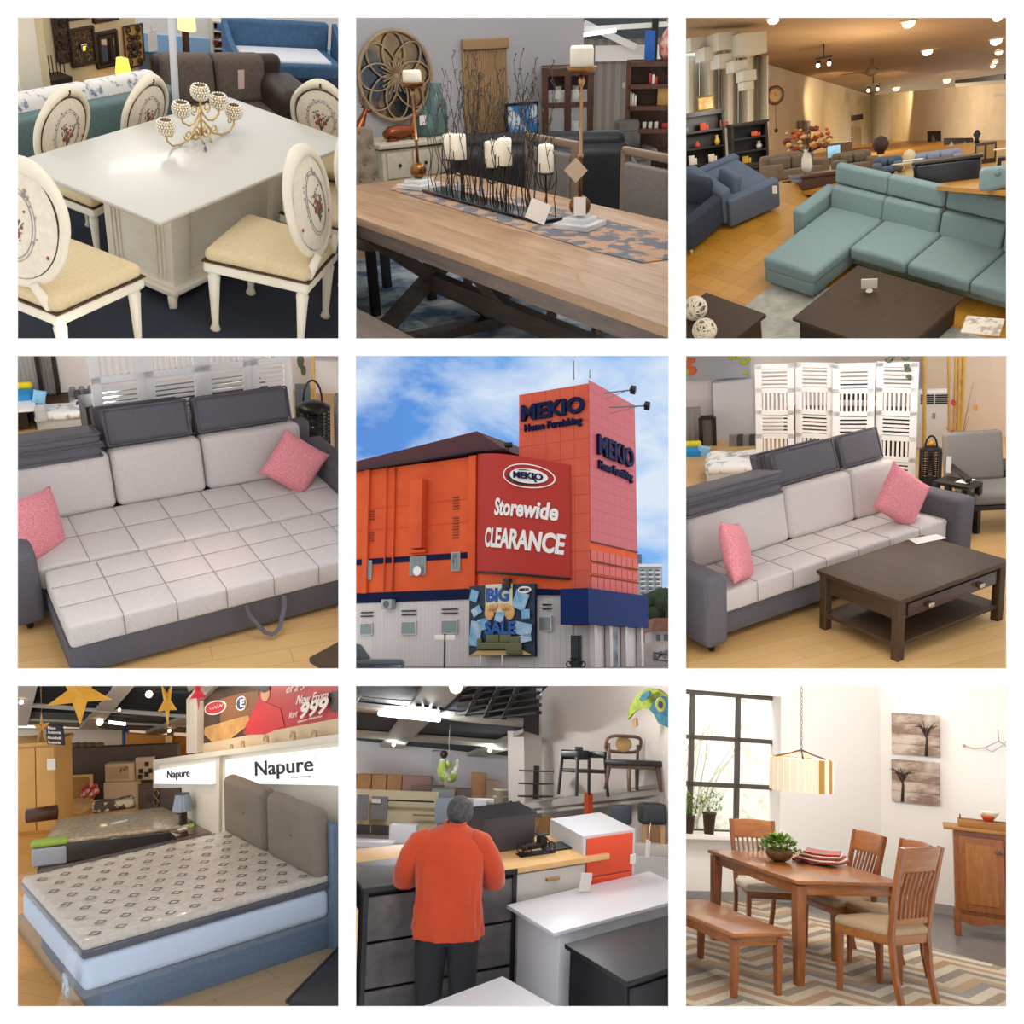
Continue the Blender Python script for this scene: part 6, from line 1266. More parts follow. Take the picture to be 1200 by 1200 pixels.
part('door', MB().box((-.06, 1.9, 1.5), (.1, 1.7, 3.0)).box((-.14, 1.5, 1.5), (.1, .5, 2.7)), mat('dark_doorway', '23252c', .4), t); part('shop_front', MB().box((4.6, -.05, 2.0), (2.0, .1, 3.9)), mat('glazed_front', '8a97a6', .2, col2='30353c', scale=.6), t)
m = MB(); [m.box((x, -.3, 2), (.6, .5, 3.95)) for x in (-.1, 3.2, 6.8, 10.6)]; part('column', m, whitew, t)
# banner
t = thing('banner', 'red curved banner with oval logo and clearance lettering on the building corner', 'banner', (0, 0, 0))
m = MB(); m.grid(lambda u, v: (-2.55 * math.sin(pi * u) - .25, 12.8 - 10.8 * u, (9.55 - 1.1 * u) + (12.2 - 1.2 * u) * v), 24, 4); m.grid(lambda u, v: (-2.55 * math.sin(pi * u) - .1, 12.8 - 10.8 * u, (9.55 - 1.1 * u) + (12.2 - 1.2 * u) * v), 24, 4)
part('cloth', m, red_ban, t); part('lower_rail', MB().tube([(-2.55 * math.sin(pi * u / 20) - .25, 12.8 - 10.8 * u / 20, 9.45 - 1.1 * u / 20) for u in range(21)], .13, 6), black_metal, t)
def on_ban(m, off=.34):
 for i, v in enumerate(m.v): # wrap flat lettering round the curved cloth: v.x runs 0..10.8 along it
  u = min(1, max(0, v.x / 10.8)); m.v[i] = Vector((-2.55 * math.sin(pi * u) - off - v.z, 12.8 - v.x, v.y - 1.5 * (u - .5)))
 return m
def sub(m):
 """cut long faces of the lettering so that it can bend"""
 return m
lt = lambda s_, size, x, z, b, sh=0, sx=1, off=.34: on_ban(MB().text(s_, size, .1, b, sh, Matrix.Translation((x, z, 0)), sx=sx), off)
def ftl(body, x0, x1, z, h, bold, shear, off=.34): return on_ban(MB().fit_text(body, (x0, z, 0), (x1, z, 0), (0, h, 0), .1, bold, shear), off)
part('lettering', ftl('Storewide', 3.6, 9.9, 14.5, 1.75, .03, .2), white_l, t, 'white slanted Storewide lettering'); part('lettering', ftl('CLEARANCE', 2.0, 10.5, 11.3, 2.0, .035, .2), white_l, t, 'white slanted CLEARANCE lettering')
def ell(a, b, cx_, cz_, n=36): return [(cx_ + a * math.cos(2 * pi * k / n), cz_ + b * math.sin(2 * pi * k / n)) for k in range(n)]
m = MB(); m.add([(x, z, .0) for x, z in ell(2.45, 1.2, 7.3, 18.6)] + [(x, z, .0) for x, z in ell(2.33, 1.09, 7.3, 18.6)], [(k, (k + 1) % 36, 36 + (k + 1) % 36, 36 + k) for k in range(36)]); part('logo_ring', on_ban(m, .42), white_l, t)
m = MB(); m.add([(x, z, 0) for x, z in ell(1.8, .74, 7.1, 18.45)], [list(range(36))]); part('logo_shadow', on_ban(m, .43), mat('dark_logo', '2a2430', .5), t); m = MB(); m.add([(x, z, 0) for x, z in ell(1.75, .74, 7.4, 18.6)], [list(range(36))]); part('logo_oval', on_ban(m, .47), white_l, t); part('logo_lettering', ftl('MEKIO', 6.05, 8.75, 18.27, .68, .03, 0, .5), navy_l, t)
# poster
t = thing('poster', 'tall dark BIG SALE billboard with painted hands, papers and green sofa at the corner', 'poster', (-2.0, 8.5, 0));
m = MB(); m.add([(-.3 - .25 * math.sin(pi * k / 8), 3.75 - 7.5 * k / 8, z) for z in (1.0, 7.9) for k in range(9)], [(k, k + 1, 10 + k, 9 + k) for k in range(8)]); m.add([(.1, 3.75 - 7.5 * k / 8, z) for z in (1.0, 7.9) for k in range(9)], [(k, k + 1, 10 + k, 9 + k) for k in range(8)])
part('board', m, mat('dark_poster', '1b2636', .6, col2='26344a', scale=.6), t)
def pp(name, mb, mt, lb=None): part(name, mb, mt, t, lb)
Y_ = lambda y, z, w_, h_, d=.62: MB().box((-d, y, z), (.05, w_, h_))
pp('panel', Y_(.1, 6.6, 3.1, 2.7), mat('cream_poster', 'd9cfae', .7)); pp('lettering', MB().text('BIG', 1.75, .08, .08, 0, Matrix.Translation((-.68, .2, 6.85)) @ LX, sx=1.0), mat('blue_poster_letter', '1a4f9c', .5)); pp('lettering', MB().text('SALE', 1.65, .08, .07, 0, Matrix.Translation((-.74, -.1, 3.65)) @ LX, sx=1.0), mat('blue_poster_letter', ''))
for s in (-1, 1):
 m = MB(); m.ball((-.66, s * 1.15, 5.2), .75, 10, (.1, .8, 1)); [m.tube([(-.7, s * (1.1 - .25 * k * .8), 5.4), (-.72, s * (1.0 - .3 * k) + .1 * s, 5.9 + .12 * (k % 2))], .13, 6) for k in range(4)]; pp('painted_hand', m, mat('skin_print', 'd7a56c', .7))
m = MB(); rr = random.Random(4)
for y, z, w_, h_, a in ((3, 6.9, .9, 1.1, .3), (2.7, 5.4, 1.1, .8, -.5), (-2.3, 6.3, 1.5, 1.7, .4), (-2.9, 5, .9, .9, 0), (2.8, 3.2, 1.3, 2.4, .15), (1.9, 4.1, 1.2, 1.1, -.2), (-2.6, 3.6, 1.9, 1.2, .2), (-2.8, 2.7, 1.4, .7, -.2), (0, 4.9, 1, 1.2, .3)): m.T((-.6, y, z), (a, 0, 0)).box((0, 0, 0), (.06, w_, h_))
m.T(); pp('painted_paper', m, mat('pale_blue_print', 'a9c3d6', .7, col2='5e9cc4', scale=.9))
m = MB(); m.box((-.78, .6, 2.0), (.3, 3.2, .7), .12).box((-.73, .7, 2.7), (.25, 1.5, .75), .14).box((-.73, -.75, 2.7), (.25, 1.3, .75), .14).box((-.82, -1.75, 1.75), (.36, 1.7, 1.1), .14).box((-.73, -1.8, 2.55), (.25, 1.1, .7), .14).box((-.77, 2.2, 2.2), (.34, .55, 1.1), .14); pp('painted_sofa', m, mat('olive_sofa_print', '5e6140', .6)); pp('painted_floor', MB().prism([(-3.6, 1.15), (3.5, 1.05), (2.6, 1.55), (-2.5, 1.6)], -.62, -.5, 'yz'), mat('wood_floor_print', 'c9a66c', .6))
m = MB(); m.add([(-.66, -2.8 + .75 * math.cos(q * pi / 9), 7.3 + .33 * math.sin(q * pi / 9)) for q in range(18)], [list(range(18))]); pp('oval_logo', m, white_l); pp('logo_lettering', MB().text('MEKIO', .36, .04, .01, 0, Matrix.Translation((-.7, -2.8, 7.3)) @ LX), navy_l)
pp('post', MB().cyl((-.6, -.3, 0), .07, 1.1, 8), white_l); pp('post', MB().cyl((-.6, 2.2, 0), .07, 1.1, 8), white_l)
t = thing('camera_lamp', 'black lamp bracket above the dark billboard', 'lamp', (-2.5, 7.6, 7.8)); part('arm', MB().box((-.2, 0, .5), (.5, .7, .3)), black_metal, t); part('housing', MB().box((-.3, 0, -.05), (.6, .8, .6), .08), black_metal, t)
t = thing('air_conditioner', 'grey outdoor air conditioner unit on the white wall under the navy band', 'air conditioner', (-.5, 24, 6.5)); part('housing', MB().box((0, 0, 0), (.7, 1.4, 1.0), .04), mat('grey_metal', '9aa0a0', .5), t); part('fan_grille', MB().lathe([(.38, 0), (.38, -.03)], (-.36, 0, 0), 18, 'x'), mat('dark_grille', '55595a', .5), t)
t = thing('satellite_dish', 'small white dish fixed at the middle window of the orange wall', 'dish', (-.5, 20.1, 9.9)); part('bowl', MB().lathe([(.05, .1), (.4, 0), (.52, -.15)], (0, 0, 0), 16, 'x'), white_l, t); part('arm', MB().tube([(0, 0, 0), (.4, .2, 0)], .04, 5), black_metal, t)
for k, (x, y, xa, ya, lb) in enumerate(((1048, 148, 940, 160, 'upper'), (1100, 207, 960, 213, 'lower'))):
 a = G.P(xa, ya, 48); b = G.P(x, y, 47); t = thing('floodlight', lb + ' black floodlight on a long arm at the top of the tower', 'floodlight', a); q = b - a
 part('arm', MB().tube([(0, 0, 0), q], .07, 6).tube([(0, 0, -.6), q * .8], .03, 5), mat('steel_arm', '6b7076', .5), t); part('lamp_head', MB().T(tuple(q), (.3, .5, .4)).box((0, 0, 0), (.7, .5, .5), .05), black_metal, t)
for x, y, yb, lb in ((829, 40, 110, 'tall thin antenna mast on the tower roof'), (888, 75, 105, 'short antenna mast on the tower roof')):
 b = G.on(x, yb, 1, 3 if x < 850 else 1); solo('antenna', lb, 'antenna', MB().cyl((0, 0, 0), .05, G.top(b, x, y) - b.z, 6), mat('steel_arm', ''), b)
q = G.on(588, 352, 0, 0); solo('floodlight', 'small black floodlight at the right end of the maroon roof', 'floodlight', MB().box((0, 0, 0), (.8, .8, .4), .05).cyl((0, 0, -.8), .06, .8, 6), black_metal, q, .4)
# street things
p = G.P(350, 1180, 34); t = thing('sign_post', 'black street sign post with small white plate in front of the white wall', 'sign post', (p.x, p.y, .0)); zt_ = G.top((p.x, p.y, 0), 350, 1062)
part('pole', MB().cyl((0, 0, -.5), .07, zt_ + .7, 8), black_metal, t); m = MB(); m.m = Matrix.Rotation(-.9, 4, 'Z'); m.box((0, 0, zt_ - .05), (1.35, .08, .36), .1); part('plate', m, white_l, t)
p = G.P(-30, 1195, 20); t = thing('car', 'dark car roof and windows at the bottom left in front of the store', 'car', (p.x, p.y, 0), -.9, None, 1.12); cpaint = mat('dark_car_paint', '23303a', .2, coat=.8)
m = MB(); m.box((0, 0, .55), (4.4, 1.7, .7), .2, 4); part('body', m, cpaint, t); part('cabin', MB().box((-.2, 0, 1.1), (2.6, 1.45, .62), .1, 3, f=lambda x, y, z: ((x + .2) * (1 - .35 * max(0, z - .8) / .6) - .2, y * (1 - .15 * max(0, z - .8) / .6), z)), cpaint, t)
[part('window', MB().box((-.2, y, 1.1), (1.8, .1, .36), .04), mat('dark_car_glass', '3c4a55', .05), t) for y in (-.66, .66)]
for sx in (-1, 1):
 for sy in (-1, 1): part('wheel', MB().lathe([(.3, -.1), (.32, 0), (.3, .1)], (sx * 1.4, sy * .78, .3), 18, 'y'), mat('tyre', '17181a', .8), t)
t = thing('motorcycle', 'parked motorcycle by the doorway under the navy canopy', 'motorcycle', (-1.4, .9, 0), -1.2)
for s in (-1, 1): part('wheel', MB().tube([(s * .6 + .28 * math.cos(a * pi / 8), 0, .3 + .28 * math.sin(a * pi / 8)) for a in range(16)], .06, 6, True), mat('tyre', ''), t)
part('frame', MB().tube([(-.6, 0, .35), (-.2, 0, .7), (.3, 0, .75), (.6, 0, .35)], .09, 8).tube([(.45, -.3, 1.1), (.4, 0, 1.0), (.45, .3, 1.1)], .04, 6), black_metal, t); part('seat', MB().box((-.2, 0, .85), (.7, .25, .14), .05, 3), mat('tyre', ''), t)
struct('ground', MB().prism([(-3.5, 40), (-3.5, 40 - 1), (-3.5, -4), (70, -4), (70, 40)], -.3, 0), mat('grey_asphalt', '7c7a78', .9))
struct('street', MB().prism([(-3.5, 44), (-62, 6), (-62, -26), (30, -30), (30, -4), (-3.5, -4)], -.3, -.02), mat('grey_asphalt', ''))
# far buildings and trees
def far_box(name, label, cat, x0, x1, y0, y1, t_, mt, dep=8):
 a, b, c = G.P(x0, y1, t_), G.P(x1, y1, t_), G.P(x0, y0, t_); w_ = (b - a).length; h_ = c.z - a.z; rz = math.atan2((b - a).y, (b - a).x); mid = (a + b) / 2
 t = thing(name, label, cat, (mid.x, mid.y, min(a.z, b.z)), rz); part('walls', MB().box((0, dep / 2, h_ / 2), (w_, dep, h_)), mt, t); return t, w_, h_
t, w_, h_ = far_box('apartment_tower', 'pale blue grey apartment tower with balconies behind the store at the right', 'building', 1064, 1158, 800, 935, 88, mat('pale_concrete', 'a8b3bd', .8))
m = MB(); m2 = MB()
for k in range(7):
 for j in range(3): m.box((w_ * (-.28 + .3 * j), -.1, h_ * (.1 + .13 * k)), (w_ * .12, .4, h_ * .05)); m2.box((w_ * (-.28 + .3 * j), -.4, h_ * (.06 + .13 * k)), (w_ * .2, .9, h_ * .03))
part('windows', m, mat('far_window', '4c5a68', .3), t); part('balconies', m2, white_l, t); part('stair_tower', MB().box((-w_ * .38, 3, h_ * .68), (w_ * .2, 5, h_ * 1.36)), mat('slate_blue_concrete', '5f7285', .8), t); part('roof_slab', MB().box((w_ * .05, 4, h_ * 1.03), (w_ * .95, 9, h_ * .08)), white_l, t)
t, w_, h_ = far_box('house', 'low white house with brown tiled roof at the right edge', 'house', 1118, 1230, 1040, 1090, 66, whitew); part('roof', MB().prism([(-w_ * .56, h_), (w_ * .56, h_), (w_ * .4, h_ * 1.95), (-w_ * .42, h_ * 1.95)], -1, 8, 'xz'), mat('brown_tiles', '8a6452', .8, col2='79543f', scale=1), t)
for s in (-1, 1): part('window', MB().box((-w_ * .15 + s * w_ * .13, -.05, h_ * .5), (w_ * .13, .1, h_ * .45)), mat('far_window', ''), t)
t, w_, h_ = far_box('boundary_wall', 'long white boundary wall with grey scribbled mural at the right edge', 'wall', 1060, 1260, 1085, 1185, 58, mat('old_white_wall', 'bdb8b4', .9, col2='a9a49f', scale=.6), .4); m = MB(); rr = random.Random(7)
for k in range(14): m.tube([(rr.uniform(-.2, .35) * w_, -.05, h_ * rr.uniform(.3, .8)), (rr.uniform(-.2, .35) * w_, -.06, h_ * rr.uniform(.3, .8)), (rr.uniform(-.2, .35) * w_, -.05, h_ * rr.uniform(.3, .8))], .06, 5)
part('mural', m, mat('grey_mural', '7d7f83', .8), t)
t, w_, h_ = far_box('shop_house', 'red brown shop wall between the canopy and the white house', 'building', 1056, 1092, 1040, 1090, 62, mat('brick_red', '94543f', .8))
rr = random.Random(12)
for k, (x, y, r) in enumerate(((1128, 965, 2.4), (1160, 950, 3.0), (1195, 960, 3.2), (1100, 975, 1.8))):
 c = G.P(x, y, 74); m = MB(); [m.ball((rr.uniform(-r, r) * .8, rr.uniform(-r, r) * .6, rr.uniform(-r, r) * .5), rr.uniform(.3, .55) * r, 8) for _ in range(30)]
 t = thing('tree', 'dark green tree behind the white house at the right, ' + ('second from the left', 'third from the left', 'one at the frame edge', 'smallest, nearest the store')[k], 'tree', c, 0, 'trees behind the white house'); part('crown', m, mat('dark_leaves', '3b4a36', .9, col2='2c3a2a', scale=1.2, bump=.5), t); part('trunk', MB().cyl((0, 0, -7), .3, 7, 8), dkwood, t)
L5 = lamp('SPOT', 'sun_stand_in', (60, -100, 70), (5, 2, 15), 90000, (1, .93, .88), 2.0, .34, .3)  # far spot added in place of the sun, brightens the tower's right face


# ================================================================ room 7: bed showroom
R7 = room(7)
grey7 = mat('blue_grey_fabric', '62748a', .85, col2='576a80', scale=60, bump=.12); taupe7 = mat('taupe_grey_fabric', '7b7166', .9, col2='70675d', scale=90, bump=.15)
mats7 = mat('mattress_white_side', 'aebfd6', .6, spec=.6); quilt7 = mat('mattress_top', 'b5aea6', .5, col2='a69e95', scale=30, bump=.35, coat=.35); navy7 = mat('navy_satin', '141c36', .35, coat=.3)
gold_floor = tile('golden_oak_floor', 'dba45c', 'd19a50', 'b88443', 1.2, .16, .004, .35, .37, (0, 0, 1.1), grain='c8904a'); plat = tile('grey_oak_platform', 'a28a6c', '97805f', '7d6a50', 1.2, .18, .004, .5, .37, (0, 0, .0), grain='86725a')
struct('floor', B((1.5, 5, -.03), (12, 16, .06)), gold_floor)
solo('platform', 'low grey oak display platform under the blue grey bed', 'platform', MB().prism([(.1, .0), (.9, -.75), (3.2, -.6), (3.2, 2.5), (.2, 2.5)], 0, .12), plat)
solo('bench', 'black bench with steel edge in the bottom right corner', 'bench', MB().box((0, 0, .12), (1.2, .5, .22), .01).box((0, .26, .22), (1.2, .02, .02)), black_metal, (1.62, -.62, 0), .62)
ang = math.atan2(.08 + .03, 1.9);
W_, L_ = 1.7, 1.7
t = thing('bed', 'large bed with plastic wrapped white mattress and taupe buttoned headboard', 'bed', (.0, .0, 0), -.035)
for k in range(2): part('base_panel', MB().box((L_ * (.275 + .46 * k) + .06, W_ / 2, .2), (L_ * .5 - .03, W_ - .08, .3), .02, 3), grey7, t, 'blue grey divan base half')
def topf(x, y, z): return (x, y, z + (.006 * math.sin(x * 21) * math.sin(y * 21) if z > .5 else 0))
part('mattress', MB().box((L_ / 2, W_ / 2, .455), (L_, W_, .21), .05, 4, div=(2, 2, 0)), mats7, t, 'white mattress side')
part('navy_border', MB().box((L_ / 2, W_ / 2, .585), (L_ + .012, W_ + .012, .055), .02, 3), navy7, t)
pt_ = part('pillow_top', MB().box((L_ / 2, W_ / 2, .63), (L_, W_, .06), .028, 3, div=(40, 40, 0), f=lambda x, y, z: (x, y, z + (.005 * math.sin(x * 30) * math.sin(y * 30) if z > .63 else 0))), quilt7, t)
m = MB(); rr = random.Random(3)
for i in range(11):
 for j in range(10):
  x, y = .1 + i * .16 + .08 * (j % 2), .1 + j * .175
  if x > L_ - .06: continue
  s_ = .03; mm_ = Matrix.Translation((x, y, .6655)) @ Matrix.Rotation(pi / 4, 4, 'Z')
  q = [Vector((a * s_, b * s_, 0)) for a, b in ((-1, -1), (1, -1), (1, 1), (-1, 1))]; q2 = [v * .66 for v in q]; m.add([mm_ @ v for v in q + q2], [(k, (k + 1) % 4, 4 + (k + 1) % 4, 4 + k) for k in range(4)], False)
part('printed_squares', m, mat('grey_brown_print', '3f3a34', .5), pt_)
HX = L_ - .02
part('headboard', MB().box((HX + .06, W_ / 2, .55), (.08, W_ + .1, .95), .02), grey7, t, 'blue grey headboard frame')
for k in range(2):
 yc = W_ * (.24 + .52 * k); m = MB()
 def pf(x, y, z, yc=yc): return (x - (.03 if x < HX - .02 else 0) * math.exp(-((y - yc) ** 2 + (z - .89) ** 2) / .004) * -1, y, z)
 m.box((HX - .03, yc, .89), (.14, W_ * .5 - .015, .5), .06, 4, div=(0, 8, 8), f=pf); cu_ = part('headboard_cushion', m, taupe7, t, 'taupe buttoned cushion'); part('button', MB().ball((HX - .08, yc, .89), .014, 8), taupe7, cu_)
# clear plastic cover
def wrap(x, y, z):
 n = noise.noise(Vector((x * 9, y * 9, z * 9))); return (x + .012 * n, y + .012 * noise.noise(Vector((y * 8, z * 11, x * 7))), z + .006 * n)
m = MB(); m.box((L_ / 2 - .02, W_ / 2, .5), (L_ + .08, W_ + .05, .36), .03, 3, div=(44, 30, 8), f=wrap)
m.tube([(-.06, -.03, .66), (-.1, -.04, .4), (-.16, -.02, .2), (-.12, .3, .12)], [.03, .04, .05, .02], 6)
film = mat('clear_plastic_film', 'ffffff', .12, alpha=.05, spec=1, bump=.6, scale=16); part('plastic_cover', m, film, t, 'crinkled clear plastic cover')
solo('care_label', 'blue and white label on the foot corner of the plastic wrapped mattress', 'label', B((0, 0, 0), (.01, .1, .12)), mat('label_print', 'b9c6d0', .6, col2='4a6a86', scale=30), (-.075, .1, .4))
def plane_poly(pts, x, th=.04):
 v = [G.on(px, py, 0, x) for px, py in pts]; n_ = len(v); m = MB()
 return m.add([(x, q.y, q.z) for q in v] + [(x + th, q.y, q.z) for q in v], [list(range(n_)), list(range(n_, 2 * n_))[::-1]] + [(i, (i + 1) % n_, n_ + (i + 1) % n_, n_ + i) for i in range(n_)], False)
# second bed
p = Vector((.62, 3.62, 0)); t = thing('bed', 'second bed with dark headboard, black sided mattress and green corners', 'bed', (.66, 3.35, 0), -.42)
bw = mat('dark_bed_wood', '3a2722', .35); part('base', MB().box((.62, .42, .13), (1.4, .95, .2), .01), bw, t); part('mattress', MB().box((.62, .42, .32), (1.3, .86, .2), .03, 3), mat('black_mattress_side', '2a2a2c', .4, coat=.3), t)
part('mattress_top', MB().box((.62, .42, .43), (1.3, .86, .04), .018, 3), mat('quilted_cream_top', 'b9ab94', .45, col2='8f8270', scale=22, bump=.4, coat=.5), t)
for y in (.03,): part('corner_panel', MB().box((.02, .03, .31), (.3, .1, .17), .02), mat('silver_corner', '9aa3b3', .5), t); part('corner_patch', MB().box((.02, .05, .43), (.32, .14, .05), .02), mat('lime_green_patch', '8fb04a', .6), t); part('corner_patch', MB().box((1.24, .05, .4), (.14, .12, .09), .02), mat('lime_green_patch', ''), t)
mi = t.matrix_world.inverted() @ G.M
def ppoly(pts, x, th): m = plane_poly(pts, x, th); m.v = [mi @ v for v in m.v]; return m
part('headboard', ppoly([(455, 376), (634, 370), (634, 530), (455, 500)], 1.9, .06), bw, t); hp = part('headboard_panel', ppoly([(470, 392), (608, 390), (608, 505), (470, 485)], 1.88, .02), mat('dark_brown_leather_panel', '42342e', .5), t)
m = MB()
for s in (-1, 1): m.tube([mi @ G.on(522 + s * 10 * math.sin(k * .8), 395 + 8 * k, 0, 1.87) for k in range(12)], .008, 5)
part('twisted_ornament', m, mat('gold', '9a8058', .4, 1), hp)
solo('bolster', 'dark brown rolled bolster on the second bed at the left', 'pillow', MB().lathe([(.02, 0), (.07, .01), (.075, .3), (.02, .31)], n=16, ax='x'), mat('brown_leather_roll', '4a2c22', .4), G.at(35, 495, .5), -.3)
t = thing('bed', 'third low bed with cream mattress and curved oak headboard', 'bed', G.at(150, 470, 0) + Vector((.1, .2, 0)), -.42); part('mattress', MB().box((.6, .3, .35), (1.3, .5, .16), .03, 3), mat('cream_mattress', 'd6c3a2', .6), t); part('headboard', MB().prism([(0, .1), (.55, .1), (.55, .75), (.28, .68), (0, .75)], 1.28, 1.36, 'yz'), mat('light_oak', 'd9b272', .45), t); part('base', MB().box((.6, .3, .14), (1.3, .5, .26)), mat('light_oak', ''), t)
solo('mattress_stack', 'brown and white folded mattress sample on the third bed', 'mattress', MB().box((0, 0, 0), (.42, .26, .07), .02, 3).box((0, 0, .04), (.38, .22, .03), .01), mat('brown_roll', '4b3a30', .6, col2='c9b89c', scale=9, lo=.5, hi=.55), G.at(365, 452, .45), -.3)
p = G.at(640, 545, .42); t = thing('nightstand', 'dark glossy nightstand between the two bed headboards', 'nightstand', (p.x + .05, p.y, 0), -.1); part('body', MB().box((0, 0, .2), (.36, .42, .4), .01), bw, t); part('top', MB().box((0, 0, .41), (.42, .48, .025), .004), mat('glossy_dark_top', '4a2a1c', .12, coat=1), t)
q = G.at(622, 530, .43); t = thing('table_lamp', 'dark square lamp with pleated silver shade on the glossy nightstand', 'lamp', q); zt_ = G.top(q, 630, 410) - .43
part('base', MB().box((0, 0, zt_ * .35), (.06, .06, zt_ * .7), .004).box((0, 0, .01), (.09, .09, .02)), bw, t); m = MB(); n = 32
m.add([((.1 + .0 * k) * (1 + .05 * (k % 2)) * math.cos(2 * pi * k / n), .1 * (1 + .05 * (k % 2)) * math.sin(2 * pi * k / n), zt_ * .5) for k in range(n)] + [(.065 * (1 + .05 * (k % 2)) * math.cos(2 * pi * k / n), .065 * (1 + .05 * (k % 2)) * math.sin(2 * pi * k / n), zt_) for k in range(n)], [(k, (k + 1) % n, n + (k + 1) % n, n + k) for k in range(n)], False); part('lamp_shade', m, mat('silver_pleats', '8d97a6', .35, .4), t)
solo('tissue', 'white napkin lying on the glossy nightstand', 'paper', B((0, 0, 0), (.08, .05, .01)), mat('white_card', ''), G.at(618, 542, .43))
# headboard wall with lit signs: runs along x = WX
WX = HX + .22
struct('wall_right', plane_poly([(510, 292), (750, 256), (1300, 182), (1300, 950), (510, 700)], WX, .08), mat('showroom_white', 'd9d2c4', .8))
struct('trim_1', plane_poly([(741, 256), (756, 254), (752, 560), (740, 560)], WX - .03, .03), mat('showroom_white', '')); struct('trim_1', plane_poly([(510, 286), (1300, 176), (1300, 200), (510, 303)], WX - .05, .05), mat('showroom_white', ''))
sg_m = mat('lit_sign_face', 'eef1f4', .5, emit=.75)
def ptext(m, s_, p0, p1, ptop, x, ext=.006, bold=.01, shear=0):
 a, b, c = [G.on(q[0], q[1], 0, x) for q in (p0, p1, ptop)]; return m.fit_text(s_, a, b, c - a, ext, bold, shear)
for pts, lb, tx, gm, r_ in (([(778, 288), (1300, 226), (1300, 382), (778, 372)], 'large lit white sign above the taupe headboard', ((888, 362), (1103, 347), (886, 292)), ((1020, 357), (1098, 353), (1020, 344)), (1105, 281, 9)), ([(516, 325), (727, 294), (727, 376), (516, 374)], 'smaller lit white sign above the second bed headboard', ((562, 363), (645, 357), (562, 326)), None, (647, 322, 4))):
 t = thing('sign', lb, 'sign', (0, 0, 0)); part('panel', plane_poly(pts, WX - .05, .05), sg_m, t)
 part('lettering', ptext(MB(), 'Napure', *tx, WX - .055), mat('black_letter', '1b1b20', .5), t)
 if gm: part('lettering', ptext(MB(), 'Germany', *gm, WX - .055, .004, 0, .3), mat('grey_letter', '8d8d95', .5), t)
 part('trademark', MB().tube([tuple(G.on(r_[0] + r_[2] * math.cos(k), r_[1] + r_[2] * math.sin(k), 0, WX - .06)) for k in [q * pi / 6 for q in range(12)]], .002, 4, True), mat('grey_letter', '8d8d95', .5), t)
# red poster wall above
t = thing('billboard', 'large red and brown advertising billboard with 999 price high at the right', 'billboard', (WX + .1, 0, 0)); X_ = WX + .05
def pq(x, y): v = G.on(x, y, 0, X_); return v
def flat(name, pts, mt, d=0, lb=None):
 m = MB(); v = [pq(x, y) for x, y in pts]; m.add([(X_ - WX - .1 - d, q.y, q.z) for q in v] + [(X_ - WX - .08 - d, q.y, q.z) for q in v], [list(range(len(v))), list(range(len(v), 2 * len(v)))[::-1]] + [(i, (i + 1) % len(v), len(v) + (i + 1) % len(v), len(v) + i) for i in range(len(v))], False); return part(name, m, mt, t, lb)
flat('board', [(672, 72), (860, -60), (1300, -160), (1300, 125), (675, 238)], mat('dark_brown_print', '4a3526', .5, col2='33251c', scale=5)); redp = mat('crimson_print', 'b3202a', .45)
flat('red_field', [(900, 60), (930, -40), (1300, -110), (1300, 125), (860, 197), (845, 185)], redp, .006); flat('wood_print', [(760, 60), (830, 40), (900, 30), (905, 130), (760, 150)], mat('brown_print2', '7a4f30', .5), .004)
flat('blanket', [(705, 165), (790, 140), (865, 120), (875, 150), (780, 222), (735, 222), (700, 190)], mat('tan_print', 'c69a5c', .5, col2='b08046', scale=9), .009); flat('bow', [(855, 160), (885, 110), (925, 70), (985, 95), (1000, 160), (930, 190), (880, 192)], mat('red_gown', 'c4242c', .5), .012)
def disc(name, x, y, rx, ry, mt, d, n=24): flat(name, [(x + rx * math.cos(2 * pi * k / n), y + ry * math.sin(2 * pi * k / n) - .18 * rx * math.cos(2 * pi * k / n)) for k in range(n)], mt, d)
disc('person_face', 930, 42, 16, 26, mat('skin_tone', 'c9966f', .5), .014); disc('person_hair', 930, 22, 17, 14, mat('dark_hair_print', '2b1c16', .5), .016); disc('oval_logo', 743, 92, 40, 26, mat('white_print', 'e8e0da', .5), .01); disc('oval_logo_field', 743, 92, 36, 22, redp, .013); disc('round_logo', 840, 76, 20, 27, mat('white_print', ''), .012); disc('round_logo_field', 840, 76, 16, 22, mat('blue_print', '2b3f74', .5), .015)
flat('dark_bottle', [(1165, 35), (1300, 5), (1300, 105), (1170, 108)], mat('dark_bottle_print', '2c1a1a', .4), .012)
def btext(s_, p0, p1, ptop, bold=.01, sh=0, d=.03):
 m = MB().T((-WX - .1, 0, 0)); ptext(m, s_, p0, p1, ptop, X_ - d, .004, bold, sh); part('lettering', m, wp, t)
wp = mat('white_print', ''); btext('999', (1052, 135), (1152, 112), (1060, 75), .03, .15); btext('RM', (1012, 132), (1042, 126), (1014, 112), 0, .2); btext('New From', (1038, 82), (1155, 62), (1042, 48), 0, .3); btext('of a 3', (1002, 40), (1070, 25), (1006, 8), 0, .3); btext('E', (832, 90), (848, 88), (832, 62), .03); btext('Queen Mattress', (1045, 150), (1135, 128), (1045, 140), 0, .2); m = MB().tube([tuple(G.on(718 + 5 * k, 97 - 1.4 * k + (5 if k % 2 else -5), 0, X_ - .03)) for k in range(11)], .004, 4); m.v = [v - Vector((WX + .1, 0, 0)) for v in m.v]; part('handwriting', m, wp, t)
